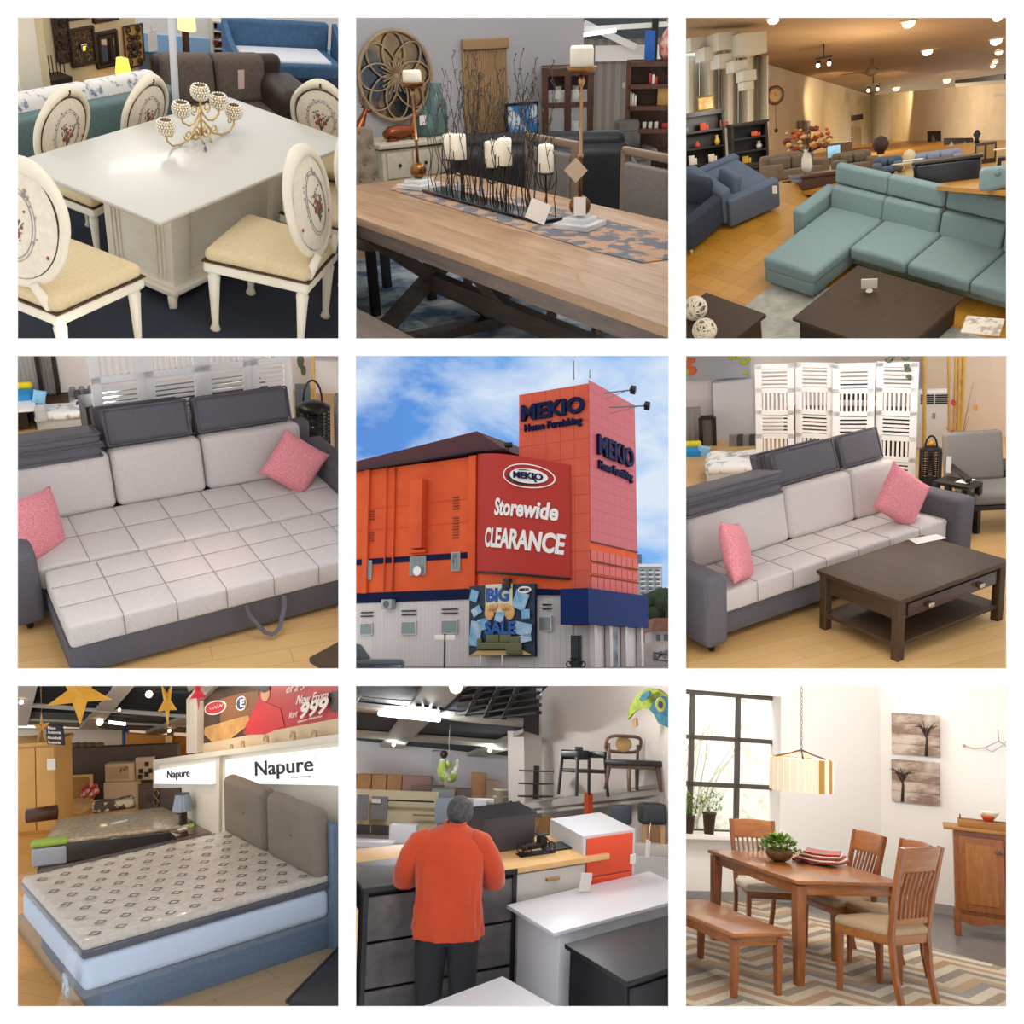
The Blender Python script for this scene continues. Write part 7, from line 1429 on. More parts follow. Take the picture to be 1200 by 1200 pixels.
t2 = t; struct('wall_right', plane_poly([(672, 230), (1300, 112), (1300, 190), (672, 275)], WX + .04), mat('cream_fascia', 'cdb89a', .7)); struct('trim_2', plane_poly([(633, 62), (672, 70), (672, 260), (633, 262)], WX - .02, .1), mat('cream_post', 'c9c0b4', .7)); struct('trim_2', plane_poly([(633, 62), (700, -20), (760, -60), (760, -10), (672, 72)], WX - .01, .1), mat('cream_post', ''))
for k, (x, y) in enumerate(((815, 238), (857, 225), (943, 203), (1043, 192), (1122, 186))):
 v = G.on(x, y, 0, WX); solo('photo_card', 'small brown photo strip on the ledge below the billboard, ' + ('leftmost', 'second from left', 'third from left', 'fourth from left', 'rightmost')[k], 'photo', B((0, 0, 0), (.01, .09 if k > 1 else .06, .06)), mat('sepia_card', '8a7158', .7, col2='c9b28c', scale=30), (WX - .04, v.y, v.z))
# far end: brown partition, wardrobe, mirror, shelves, banner, ceiling
def farp(x0_, x1_, yb, yt, t_):
 a, b = G.P(x0_, yb, t_), G.P(x1_, yb, t_); w_ = (b - a).xy.length; p = (a + b) / 2; return Vector((p.x, p.y, 0)), w_, G.top(Vector((p.x, p.y, 0)), (x0_ + x1_) / 2, yt), math.atan2((b - a).y, (b - a).x)
oakm = mat('maple_panels', 'd8a860', .5, col2='cf9f58', scale=4); d_ = G.ray(60, 560); tw_ = -G.o.z / d_.z
p, w_, h_, rz = farp(-60, 150, 560, 232, tw_); t = thing('wardrobe', 'tall maple wardrobe with panelled doors at the left edge', 'wardrobe', p, rz + .1); part('body', MB().box((0, .25, h_ / 2), (w_, .5, h_), .006), oakm, t)
for k in range(3): part('door', MB().box((-w_ * .33 + w_ * .33 * k, -.01, h_ * .5), (w_ * .31, .02, h_ * .94), .004), oakm, t);
part('cornice', MB().box((0, .24, h_ + .01), (w_ + .04, .54, .04), .006), oakm, t)
solo('price_tag', 'white card on the corner of the maple wardrobe', 'tag', B((0, 0, 0), (.09, .01, .12)), mat('white_card', ''), G.P(133, 302, tw_ * .97), rz)
p, w_, h_, rz = farp(120, 560, 560, 240, tw_ * 1.12)
with turned((p.x, p.y, 0), rz):
 struct('wall_back', B((.0, .1, h_ / 2), (w_ + .3, .12, h_)), mat('dark_taupe_partition', '54453a', .7))
 c, wd, ht = wrect(1, -.1, 150, 335, 300, 435); t = thing('dresser', 'maple dresser with wide mirror against the dark partition', 'dresser', (c.x, c.y - .2, 0)); part('body', MB().box((0, 0, (c.z - ht / 2) / 2), (wd, .35, c.z - ht / 2), .006), mat('light_oak', ''), t)
 mr = part('mirror_frame', MB().box((0, .1, c.z), (wd, .04, ht), .006), mat('light_oak', ''), t); part('mirror_glass', B((0, .075, c.z), (wd * .88, .01, ht * .84)), mirror, mr)
 for k in range(2): part('drawer', MB().box((wd * (k - .5) * .46, -.18, c.z - ht / 2 - .12), (wd * .44, .02, .15), .004), mat('light_oak', ''), t)
 for k in range(4): q = G.on(255 + 14 * k, 412 - 12 * (k % 2), 1, -.4); solo('figurine', 'red and white doll on the maple dresser, ' + ('leftmost', 'second', 'third', 'rightmost')[k], 'doll', MB().ball((0, 0, 0), .05, 10, (1, .8, 1.1)).ball((0, 0, .06), .03, 8), mat('red_doll', 'b3302c', .6, col2='e0c4b0', scale=14, lo=.52, hi=.6), q, group='dolls on the maple dresser')
 c, wd, ht = wrect(1, -.12, 342, 295, 447, 360); t = thing('shelf', 'pale wooden shelf unit with printed pictures on the dark partition', 'shelf', c); part('case', MB().box((0, 0, 0), (wd, .16, ht), .004), mat('pale_birch', 'c2a98a', .6), t); part('picture', B((-.03, -.085, 0), (wd * .8, .01, ht * .66)), mat('sand_print', 'b0936c', .6, col2='3f342c', scale=8, lo=.58, hi=.64), t)
 c, wd, ht = wrect(1, -.14, 448, 275, 515, 358); t = thing('board', 'pale display board with small dark photos right of the birch shelf', 'board', c); part('panel', MB().box((0, 0, 0), (wd, .05, ht), .004), mat('pale_birch', ''), t); m = MB(); [m.box((wd * x, -.03, ht * z), (wd * .22, .01, ht * .2)) for x, z in ((-.2, -.1), (.12, .2), (.1, -.25), (.32, -.1), (-.25, -.35))]; part('photos', m, dkwood, t)
 c, wd, ht = wrect(1, -.13, 340, 362, 455, 470); solo('cabinet', 'light oak low cabinet below the birch shelf', 'cabinet', MB().box((0, 0, 0), (wd, .2, ht), .006), mat('pale_birch', ''), c)
# ceiling zone
P = G.P; tA = tw_ * 1.25
struct('wall_back', slab(MB(), [P(-60, 170, tA * .98), P(395, 175, tA), P(395, 260, tA), P(-60, 255, tA * .98)]), mat('showroom_white', ''))
struct('wall_back', slab(MB(), [P(408, 186, tA), P(660, 205, tA * .93), P(660, 300, tA * .93), P(408, 262, tA)]), mat('amber_wall', 'd6913c', .7))
struct('trim_3', slab(MB(), [P(391, 178, tA), P(411, 180, tA), P(411, 245, tA), P(391, 245, tA)], .1), mat('strong_blue', ''))
cpt = [P(-60, 160, tA), P(660, 200, tA), P(660, -20, tA * .62)]; cn = (cpt[1] - cpt[0]).cross(cpt[2] - cpt[0]).normalized()
def oc(x, y, k=1): d = G.ray(x, y); return G.o + d * ((cpt[0] - G.o).dot(cn) / d.dot(cn) * k)
def cslab(pts, k, th=.05): return slab(MB(), [oc(x, y, k) for x, y in pts], th)
struct('ceiling', slab(MB(), [oc(x, y, 1.04) for x, y in ((-80, 150), (700, 190), (700, -80), (-80, -80))]), mat('dark_grey_roof', '565c60', .9, col2='4b5054', scale=1))
bm = mat('white_beam', 'a9a49c', .7)
for k, pts in enumerate(([(-60, -20), (90, -20), (45, 160), (-60, 160)], [(400, -20), (470, -20), (300, 175), (235, 175)], [(630, -10), (760, -60), (760, -20), (640, 35)], [(480, 190), (632, 128), (632, 150), (545, 192)])): struct('trim_%d' % (4 + k), cslab(pts, .98), bm)
m = MB();
for k in range(9): y = 12 + 11 * k; a, b = oc(60, y + 2, 1.01), oc(640, y + 22, 1.01); m.bar(a, b, .055, .03)
struct('trim_8', m, mat('black_batten', '141416', .8)); m = MB(); m.bar(oc(50, 82, .99), oc(640, 122, .99), .035, .05); m.bar(oc(40, 135, .995), oc(640, 160, .995), .03, .03); struct('trim_9', m, bm)
a, b = oc(345, 146, .96), oc(408, 153, .96); solo('tube_light', 'lit fluorescent tube under the white beam above the dark partition', 'light', MB().tube([a, b], .02, 8), mat('lit_tube', ''))
for x, y, r, lb in ((312, 146, .045, 'bright lamp left of the fluorescent tube'), (495, 43, .035, 'downlight on the white beam beside the second gold star'), (22, 72, .025, 'downlight at the far left ceiling'), (385, 100, .018, 'tiny downlight half way up the white beam'), (570, 178, .022, 'downlight above the amber wall')):
 solo('downlight', lb, 'lamp', MB().ball((0, 0, 0), r, 8), lit, oc(x, y, .95))
def star(label, x, y, size, t_, colm, sq=1, rot=0):
 c = P(x, y, t_); d = c - G.o; rz = math.atan2(-d.x, d.y); m = MB(); R_ = size; pts = []
 for k in range(10): a = pi / 2 + rot + pi * k / 5; r = R_ if k % 2 == 0 else R_ * .36; pts.append((r * math.cos(a) * sq, 0, r * math.sin(a)))
 m.add(pts + [(0, -R_ * .22, 0), (0, R_ * .22, 0)], [(k, (k + 1) % 10, 10) for k in range(10)] + [((k + 1) % 10, k, 11) for k in range(10)], False); m.tube([(0, 0, R_), (0, 0, R_ + .6)], .002, 4)
 solo('paper_star', label, 'star ornament', m, colm, c, rz)
gs = mat('gold_paper', 'c9922e', .4, .3)
star('large gold paper star hanging at the top left', 238, 38, .2, tw_ * .55, gs, 1, pi); star('narrow gold paper star hanging beside the red one', 562, 75, .16, tw_ * .55, gs, .38, pi); star('small red foil star at the top left of the billboard', 677, 38, .1, tw_ * .5, mat('red_foil', 'b8242e', .3, .4), .5, pi); star('bronze paper star cluster in front of the black sign', 97, 170, .16, tw_ * .8, mat('bronze_paper', '9a7440', .4, .4), .45, 0)
m = slab(MB(), [P(112, 155, tw_ * .92), P(172, 160, tw_ * .92), P(180, 232, tw_ * .92), P(118, 228, tw_ * .92)], .03); _sg = solo('hanging_sign', 'black hanging sign with white lettering above the maple wardrobe', 'sign', m, mat('black_sign', '1c2330', .5))
_o = bpy.data.objects[-1] if 0 else _sg; mi_ = _sg.matrix_world.inverted() @ G.M
for s_, y, x1_ in (('New', 172, 150), ('Accessories', 188, 168), ('Household', 208, 170), ('Accessories', 225, 168)):
 a, b, c = P(120, y, tw_ * .905), P(x1_, y + 2, tw_ * .905), P(120, y - 11, tw_ * .905); m = MB(); m.m = mi_; m.fit_text(s_, a, b, c - a, .004, .01); part('lettering', m, wp, _sg)
for k in range(4): solo('box', 'small brown box on top of the dark partition, ' + ('leftmost', 'second', 'third', 'rightmost')[k], 'box', MB().box((0, 0, 0), (.1, .1, .06), .005), mat('brown_box', '7a6650', .8), P(225 + 28 * k, 232, tw_ * 1.14), .2)
fill_lamps([(250, 2.5), (900, 2.6)], 22, (.92, .96, 1)); fill_lamps([(200, 4.4), (560, 4.6)], 26, (1, .86, .66)); fill_lamps([(300, 6.5)], 26, (1, .84, .62))


# ================================================================ room 8: cabinets and the man in an orange shirt
R8 = room(8)
whitec = mat('white_laminate', 'd3d4da', .3, coat=.2); black8 = mat('black_laminate', '232327', .35); slate8 = mat('slate_panels', '6a6666', .6, col2='4b494b', scale=5, det=7); oak8 = mat('light_oak_top', 'd9b27a', .45, col2='cda368', scale=5)
orange8 = mat('bright_orange_laminate', 'd64a26', .45); shirt = mat('orange_shirt', 'b83f19', .85, col2='ab3814', scale=3, bump=.2, sheen=.2); skin = mat('brown_skin', '8a5a40', .6); hair = mat('grey_black_hair', '4d4d50', .7, col2='26262a', scale=40, bump=.4); trous = mat('black_trousers', '1a1c22', .8)
_a, _b = G.at(-200, 645), G.at(1400, 645)
struct('floor', MB().prism([(_a.x, _a.y), (-3, -3), (4, -4), (_b.x, _b.y)], -.06, 0), mat('grey_showroom_floor', '8f8a86', .4, col2='7f7b78', scale=1))
t = thing('cabinet', 'white topped low cabinet with thick white side in front of the orange drawers', 'cabinet', (0, 0, 0));
part('top', MB().box((.62, .25, .788), (1.35, .54, .026), .004), whitec, t); part('body', MB().box((.65, .25, .39), (1.26, .47, .77), .004), whitec, t)
t = thing('cabinet', 'black cabinet at the bottom right in front of the white cabinet', 'cabinet', (-.02, -.09, 0)); part('top', MB().box((.7, -.3, .735), (1.4, .6, .03), .004), black8, t); part('side_panel', MB().box((.7, -.28, .36), (1.32, .54, .72), .004), black8, t)
for k in range(2): part('drawer', MB().box((.35 + .62 * k, -.56, .36), (.58, .02, .64), .004), mat('graphite_front', '2e2e33', .3), t)
q = G.at(400, 1160, .55); t = thing('cabinet', 'white cabinet top corner cut by the bottom edge between the man and the black cabinet', 'cabinet', (-.62, -.35, 0), .12); part('top', MB().box((.0, .12, .535), (.62, .6, .03), .004), whitec, t); part('body', MB().box((0, .12, .26), (.58, .56, .52), .004), whitec, t)
# the chest of drawers the man leans on
a = G.at(60, 762, 1.0); b = G.at(612, 690, 1.0); hd8 = math.atan2(b.y - a.y, b.x - a.x); w_ = (b - a).length
t = thing('chest_of_drawers', 'large slate fronted chest with black frame that the man leans on', 'chest of drawers', (a.x, a.y, 0), hd8)
part('frame', MB().box((w_ / 2, .02, .985), (w_ + .04, .05, .035), .003).box((0, .02, .5), (.035, .05, .98), .003).box((w_, .02, .5), (.035, .05, .98), .003).box((w_ / 2, .02, .02), (w_, .05, .03)), black8, t)
part('top', MB().box((w_ / 2, .26, .985), (w_ + .02, .5, .028), .003), mat('charcoal_top', '4b4744', .5), t); part('body', MB().box((w_ / 2, .27, .49), (w_ - .02, .46, .94)), black8, t)
for j in range(3):
 for i in range(2): part('drawer_front', MB().box((w_ * (.25 + .5 * i), .012, .17 + .31 * j), (w_ / 2 - .03, .02, .29), .004), slate8, t)
solo('worktop', 'light oak edged cabinet side and top at the left edge behind the man', 'worktop', MB().box((w_ / 2 - .3, .72, .955), (w_ + .5, .3, .03), .004).box((-.12, .3, .48), (.03, 1.0, .94)), oak8, (a.x, a.y, 0), hd8)
# oak topped white cabinet and its things
p, wc, hc, rz = G.spot(612, 875, 1130, 660); hz = 1.0
a = G.at(612, 685, hz); b = G.at(878, 645, hz); hd = math.atan2(b.y - a.y, b.x - a.x); w2 = (b - a).length
t = thing('cabinet', 'white drawer cabinet with light oak top and wooden handle, right of the man', 'cabinet', (a.x, a.y, 0), hd)
part('top', MB().box((w2 / 2 - .06, .26, hz - .015), (w2 + .5, .56, .04), .004), oak8, t); part('body', MB().box((w2 / 2, .28, hz / 2 - .02), (w2, .5, hz - .04), .004), mat('cream_white_front', 'cfcac4', .5), t)
for j in range(3): d = part('drawer', MB().box((w2 / 2, .02, hz - .2 - .31 * j), (w2 - .02, .02, .29), .004), mat('cream_white_front', ''), t); part('handle', MB().box((w2 * .52, -.0, hz - .12 - .31 * j), (.11, .03, .022), .005), mat('tan_handle', 'a07c58', .5), d)
a = G.at(688, 635, hz); t = thing('model_car', 'black iron model vintage car on the light oak top', 'model', (a.x, a.y, hz + .006), hd); im = mat('cast_iron', '2a2420', .5, .5)
part('body', MB().box((0, 0, .06), (.14, .05, .04), .01).box((.05, 0, .09), (.07, .06, .06), .01).box((-.09, 0, .05), (.06, .04, .03), .01).tube([(-.04, 0, .08), (-.02, 0, .12)], .004, 5).box((.05, 0, .14), (.09, .07, .008), .003), im, t); part('base', MB().box((0, 0, .003), (.3, .09, .006), .002), im, t)
for x in (-.1, .1):
 for y in (-.04, .04): m = MB(); m.tube([(x + .04 * math.cos(k * pi / 8), y, .046 + .04 * math.sin(k * pi / 8)) for k in range(16)], .005, 5, True); [m.tube([(x, y, .046), (x + .04 * math.cos(k * pi / 3), y, .046 + .04 * math.sin(k * pi / 3))], .002, 4) for k in range(6)]; part('wheel', m, im, t)
a = G.at(492, 640, hz); b = G.at(683, 612, hz); t = thing('display_box', 'dark grey open box cabinet standing on the oak top behind the model car', 'cabinet', (a.x, a.y + .0, hz + .005), math.atan2(b.y - a.y, b.x - a.x)); w3 = (b - a).length; h3 = G.top(a, 492, 505) - hz
part('body', MB().box((w3 / 2, .14, h3 / 2), (w3, .28, h3), .004), mat('anthracite', '3d393a', .5), t); part('top', MB().box((w3 / 2, .14, h3), (w3 + .01, .3, .012)), black8, t)
a = G.at(775, 610, hz); solo('tray', 'flat black tray lying on the light oak top beside the model car', 'tray', MB().box((0, 0, 0), (.3, .16, .014), .004), black8, (a.x, a.y, hz + .012), hd)
# orange drawer tower
a = G.at(868, 640, hz); p0 = Vector((a.x, a.y, 0)); b = G.at(1045, 612, hz); hd2 = math.atan2(b.y - a.y, b.x - a.x); w4 = (b - a).length; h4 = G.top(p0, 868, 568)
t = thing('chest_of_drawers', 'white chest with glossy orange drawers behind the white cabinet', 'chest of drawers', p0, hd2)
part('body', MB().box((w4 / 2 + .005, .24, h4 / 2), (w4 + .04, .48, h4), .003), whitec, t)
for j in range(4): part('drawer', MB().box((w4 / 2, -.012, h4 - .16 - .29 * j), (w4 - .02, .02, .28), .003), orange8, t)
q = G.at(868, 700, .95); solo('price_tag', 'white tag with red print hanging beside the orange drawers at the oak cabinet', 'tag', MB().box((0, 0, 0), (.1, .006, .13)), mat('tag_print', 'd8d2cc', .7, col2='b05040', scale=30, lo=.6, hi=.68), G.P(872, 738, G.ray(872, 738).length * 0 + ((a - G.o).xy.length / G.ray(872, 738).xy.length) * .97), hd2, tilt=(0, .15, 0))
q = G.P(1047, 652, ((b - G.o).xy.length / G.ray(1047, 652).xy.length) * .98); solo('price_tag', 'small white tag on the right edge of the orange drawers', 'tag', B((0, 0, 0), (.05, .005, .07)), mat('white_card', ''), q, hd2)
# ---- the man, seen from behind, leaning on the chest
def body(name, J, E_, mt, parent, sub=2, label=None):
 me = bpy.data.meshes.new(name); me.from_pydata([j[0] for j in J], E_, []); o = bpy.data.objects.new(name, me); COL.objects.link(o)
 md = o.modifiers.new('s', 'SKIN'); sk = me.skin_vertices if me.skin_vertices else None
 bm = bmesh.new(); bm.from_mesh(me); ly = bm.verts.layers.skin.verify(); bm.verts.ensure_lookup_table()
 for i, j in enumerate(J): r = j[1]; bm.verts[i][ly].radius = r if isinstance(r, tuple) else (r, r); bm.verts[i][ly].use_root = (i == 0)
 bm.to_mesh(me); bm.free(); ss = o.modifiers.new('u', 'SUBSURF'); ss.levels = ss.render_levels = sub
 bpy.context.view_layer.update(); ev = o.evaluated_get(bpy.context.evaluated_depsgraph_get()); m2 = bpy.data.meshes.new_from_object(ev); bpy.data.objects.remove(o)
 m = MB(); m.add([v.co for v in m2.vertices], [list(p.vertices) for p in m2.polygons], True); return part(name, m, mt, parent, label)
f = G.at(345, 1365, 0); fx, fy = f.x, f.y
dman = (Vector((f.x, f.y, 0)) - G.o); yaw = math.atan2(-dman.x, dman.y)
H0 = G.top(f, 360, 460); SC = 1.0
man = thing('person', 'man in an orange shirt and black trousers seen from behind, leaning over the slate chest', 'person', (f.x, f.y, 0), yaw)
K = H0 / 1.62
def k_(x, y, z): return (x * K, y * K, z * K)
# skin: one continuous figure (legs, trunk, arms, neck, head)
J = [(k_(0, 0, .92), (.13 * K, .08 * K)), (k_(0, .03, 1.08), (.14 * K, .1 * K)), (k_(0, .08, 1.24), (.13 * K, .085 * K)), (k_(0, .12, 1.33), (.1 * K, .06 * K)), (k_(.03, .18, 1.42), .05 * K), (k_(.05, .23, 1.47), .066 * K), (k_(.06, .25, 1.53), .083 * K), (k_(.06, .26, 1.58), .06 * K),
     (k_(-.16, .12, 1.32), .045 * K), (k_(-.3, .13, 1.13), .045 * K), (k_(-.2, .33, 1.03), .035 * K), (k_(-.12, .38, 1.02), (.035 * K, .02 * K)),
     (k_(.16, .12, 1.32), .045 * K), (k_(.3, .12, 1.12), .045 * K), (k_(.24, .34, 1.03), .035 * K), (k_(.17, .4, 1.02), (.035 * K, .02 * K)),
     (k_(-.1, 0, .82), .09 * K), (k_(-.12, .01, .45), .06 * K), (k_(-.12, -.03, .08), .045 * K), (k_(-.13, .1, .03), .04 * K),
     (k_(.1, 0, .82), .09 * K), (k_(.12, .02, .45), .06 * K), (k_(.12, -.03, .08), .045 * K), (k_(.13, .1, .03), .04 * K)]
E_ = [(0, 1), (1, 2), (2, 3), (3, 4), (4, 5), (5, 6), (6, 7), (3, 8), (8, 9), (9, 10), (10, 11), (3, 12), (12, 13), (13, 14), (14, 15), (0, 16), (16, 17), (17, 18), (18, 19), (0, 20), (20, 21), (21, 22), (22, 23)]
bd = body('body', J, E_, skin, man)
# face turned down to the cabinet, ears, nose
m = MB(); hc_ = Vector(k_(.06, .26, 1.525)); m.ball(hc_ + Vector((0, .09 * K, -.01)), .016 * K, 8, (1, 1.2, 1.3)); part('nose', m, skin, man)
for s in (-1, 1): part('ear', MB().ball(hc_ + Vector((s * .083 * K, .0, -.015)), .022 * K, 8, (.4, .8, 1.3)), skin, man)
part('eyes', MB().ball(hc_ + Vector((-.03 * K, .08 * K, .015)), .01 * K, 6).ball(hc_ + Vector((.03 * K, .08 * K, .015)), .01 * K, 6), trous, man); part('mouth', MB().tube([hc_ + Vector((x * K, .083 * K, -.04 * K)) for x in (-.02, 0, .02)], .004, 5), mat('lip_brown', '6b3b30', .6), man)
for s in (-1, 1): # hands with fingers resting on the chest
 w0 = Vector(k_(s * -1 * (.12 if s > 0 else .17) , .39, 1.02)); w0 = Vector(k_(-.12, .39, 1.02)) if s < 0 else Vector(k_(.17, .41, 1.02))
 for q in range(4): m = MB(); m.tube([w0 + Vector(((q - 1.5) * .02, .0, 0)), w0 + Vector(((q - 1.5) * .023, .045, .006)), w0 + Vector(((q - 1.5) * .024, .08 - .008 * abs(q - 1.5), -.012))], [.0105, .009, .007], 7); part('finger', m, skin, man)
 part('thumb', MB().tube([w0 + Vector((-s * .03, -.03, 0)), w0 + Vector((-s * .055, .0, .0)), w0 + Vector((-s * .06, .03, -.008))], [.012, .01, .008], 7), skin, man)
m = MB()
def hf(x, y, z): return (x, y, z)
m.lathe([(.1 * K * math.cos(a), .1 * K * math.sin(a) * 1.02) for a in [pi / 2 * q / 7 - .35 for q in range(9)]], tuple(hc_ + Vector((0, -.008, .0))), 24); m.v = [Vector((hc_.x + (v.x - hc_.x) * .93, hc_.y + (v.y - hc_.y) * 1.08, v.z - .35 * max(0, -(v.y - hc_.y)) * (1 if v.z < hc_.z + .03 else .2))) for v in m.v]; part('hair', m, hair, man)
# shirt: hand made body of loops from hem to shoulders, sleeves as tubes
def loops(L, n=72, fold=.0):
 m = MB(); vs = []
 for (cx_, cy_, z, rx, ry, fd) in L:
  for q in range(n):
   a = 2 * pi * q / n; e = 1 + fd * (math.sin(a * 7 + z * 9) * .45 + math.sin(a * 15 - z * 14 + 1.3) * .35 + math.sin(a * 23 + z * 5) * .2); c_, s_ = math.cos(a), math.sin(a)
   vs.append(k_(cx_ + rx * math.copysign(abs(c_) ** .8, c_) * e, cy_ + ry * math.copysign(abs(s_) ** .8, s_) * e, z))
 fs = [(i * n + q, i * n + (q + 1) % n, (i + 1) * n + (q + 1) % n, (i + 1) * n + q) for i in range(len(L) - 1) for q in range(n)]
 return m.add(vs, fs, True)
SH = [(0.0, .0, .78, .24, .155, .08), (0, .0, .82, .235, .15, .09), (0, .0, .86, .23, .15, .085), (0, .01, .95, .222, .145, .09), (0, .02, 1.0, .218, .14, .06), (0, .03, 1.05, .217, .14, .08), (0, .05, 1.15, .222, .14, .06), (0, .08, 1.24, .235, .135, .03), (0, .1, 1.31, .245, .13, .01), (0, .115, 1.355, .235, .125, .005), (.005, .13, 1.395, .2, .115, 0), (.015, .145, 1.425, .14, .1, 0), (.025, .16, 1.445, .09, .082, 0), (.03, .17, 1.47, .07, .07, 0)]
part('shirt', loops(SH), shirt, man, 'bright orange shirt');
part('collar', MB().tube([k_(.03 + .07 * math.cos(a), .17 + .07 * math.sin(a), 1.465) for a in [2 * pi * q / 20 for q in range(20)]], .011 * K, 8, True), shirt, man)
for s in (-1, 1):
 P_ = [k_(s * .13, .11, 1.375), k_(s * .2, .11, 1.34), k_(s * .26, .115, 1.25), k_(s * .3, .125, 1.15), k_(s * .31, .13, 1.09), k_(s * .285, .2, 1.065), k_(s * .265, .25, 1.05)] if True else 0
 part('sleeve', MB().tube(P_, [.075 * K, .092 * K, .088 * K, .082 * K, .078 * K, .068 * K, .062 * K], 18), shirt, man, 'orange sleeve')
part('trousers', loops([(-.115, 0, .03, .07, .075, 0), (-.115, 0, .3, .085, .09, .02), (-.11, 0, .55, .1, .11, .02), (-.1, 0, .74, .115, .13, 0), (-.05, 0, .82, .14, .13, 0)]).add([], []), trous, man, 'left trouser leg'); part('trousers', loops([(.115, 0, .03, .07, .075, 0), (.115, 0, .3, .085, .09, .02), (.11, 0, .55, .1, .11, .02), (.1, 0, .74, .115, .13, 0), (.05, 0, .82, .14, .13, 0)]), trous, man, 'right trouser leg')
part('trouser_seat', loops([(0, 0, .74, .2, .12, 0), (0, 0, .8, .2, .115, 0), (0, 0, .95, .17, .1, 0)]), trous, man)
for s in (-1, 1): part('shoe', MB().box(k_(s * .125, .05, .035), k_(.1, .27, .07), .03, 3), black8, man)
# ---- background behind, on its own level
with raked(640, 640, 13):
 P = G.P; d_ = G.ray(300, 640);
 tb = (G.at(300, 560) - G.o).length / G.ray(300, 560).length
 def SP(x0_, x1_, yb, yt): return G.spot(x0_, x1_, yb, yt)
 wl = mat('cool_white_wall', 'c4c3c8', .85); ww = mat('warm_grey_wall', 'd3cbc4', .85)
 _a, _b = G.at(-200, 645), G.at(1400, 645)
 struct('floor', MB().prism([(_a.x, _a.y), (_b.x, _b.y), (14, 18), (-8, 22)], -.06, 0), mat('grey_showroom_floor', ''))
 struct('wall_back', slab(MB(), [P(-60, 150, 8.6), P(660, 230, 7.6), P(660, 640, 7.6), P(-60, 640, 8.6)]), wl)
 struct('wall_right', slab(MB(), [P(708, 20, 6.4), P(740, -40, 6.2), P(1260, -100, 4.2), P(1260, 640, 4.2), P(708, 640, 6.4)]), ww)
 struct('trim_1', slab(MB(), [P(642, 62, 6.0), P(708, 50, 6.1), P(712, 640, 6.1), P(650, 640, 6.0)], .3), ww)
 struct('trim_2', slab(MB(), [P(303, 256, 8.0), P(340, 252, 8.0), P(342, 460, 8.0), P(305, 460, 8.0)], .2), wl)
 cpt = [P(-60, 215, 8.6), P(660, 290, 7.6), P(300, 0, 4.6)]; cn = (cpt[1] - cpt[0]).cross(cpt[2] - cpt[0]).normalized()
 def oc(x, y, k=1): d = G.ray(x, y); return G.o + d * ((cpt[0] - G.o).dot(cn) / d.dot(cn) * k)
 struct('ceiling', slab(MB(), [oc(x, y, 1.03) for x, y in ((-80, 200), (700, 296), (700, 45), (790, -40), (790, -80), (-80, -80))]), mat('dark_blue_grey_roof', '3c4048', .9, col2='33363d', scale=1))
 for k, pts in enumerate(([(300, -20), (470, -20), (190, 245), (110, 240)], [(640, 185), (640, 235), (490, 275), (430, 272)], [(-60, 80), (-60, 100), (640, 165), (640, 148)], [(-60, 182), (-60, 198), (640, 246), (640, 232)])): struct('trim_%d' % (3 + k), slab(MB(), [oc(x, y, .98) for x, y in pts], .05), bm)
 m = MB()
 for k in range(6): m.bar(oc(430 - 8 * k, 20 + 24 * k, 1.0), oc(700, -30 + 28 * k, 1.0), .06, .03)
 for k in range(3): m.bar(oc(500 + 70 * k, -20, 1.0), oc(420 + 70 * k, 150, 1.0), .05, .03)
 struct('trim_7', m, mat('black_batten', ''))
 solo('tube_light', 'long lit fluorescent tube crossing the white ceiling beam above the man', 'light', MB().tube([oc(108, 113, .96), oc(332, 136, .96)], .03, 8), mat('lit_tube', ''))
 for x, y, r, lb in ((162, 229, .03, 'round downlight on the left ceiling beam above the cartons'), (517, 251, .025, 'round downlight on the short beam beside the white column'), (392, 15, .06, 'bright downlight at the top edge of the ceiling above the man')): solo('downlight', lb, 'lamp', MB().ball((0, 0, 0), r, 8), lit, oc(x, y, .95))
 for k in range(4): solo('spotlight', 'small black spotlight under the ceiling beam, ' + ('leftmost', 'second', 'third', 'rightmost')[k] + ' of the row above the tube', 'lamp', MB().cyl((0, 0, 0), .03, .07, 8), black8, oc(255 + 28 * k, 88 + 5 * k, .96))
 c = oc(60, 55, .93); t = thing('ceiling_fan', 'white ceiling fan blade at the top left corner', 'ceiling fan', c); part('motor', MB().lathe([(.05, .1), (.14, .02), (.1, -.06), (.02, -.08)], (-.2, 0, 0), 14), whitep, t); part('blade', MB().box((.25, 0, 0), (.75, .1, .012), .004), whitep, t)
 # hanging figure
 c = P(368, 320, 6.2); t = thing('hanging_ornament', 'green and white crescent shaped ornament hanging on a wire above the man', 'ornament', c, .2); m = MB(); m.tube([(.0, 0, .12), (-.03, 0, .3), (-.02, 0, .95)], .004, 4); part('wire', m, whitep, t)
 m = MB(); m.tube([(-.13, 0, .12), (-.12, 0, -.02), (-.05, 0, -.12), (.05, 0, -.1), (.1, 0, .0), (.13, 0, .12)], [.03, .06, .07, .06, .045, .02], 10); m.ball((-.03, 0, .06), .05, 8); part('figure', m, mat('green_white_paint', '8ba33c', .6, col2='d9d6cc', scale=9, lo=.45, hi=.55), t); part('cap', MB().ball((-.1, 0, .17), .05, 8), dkwood, t)
 # cartons on the left
 ck = mat('carton', 'b58a62', .8, col2='a87d57', scale=3)
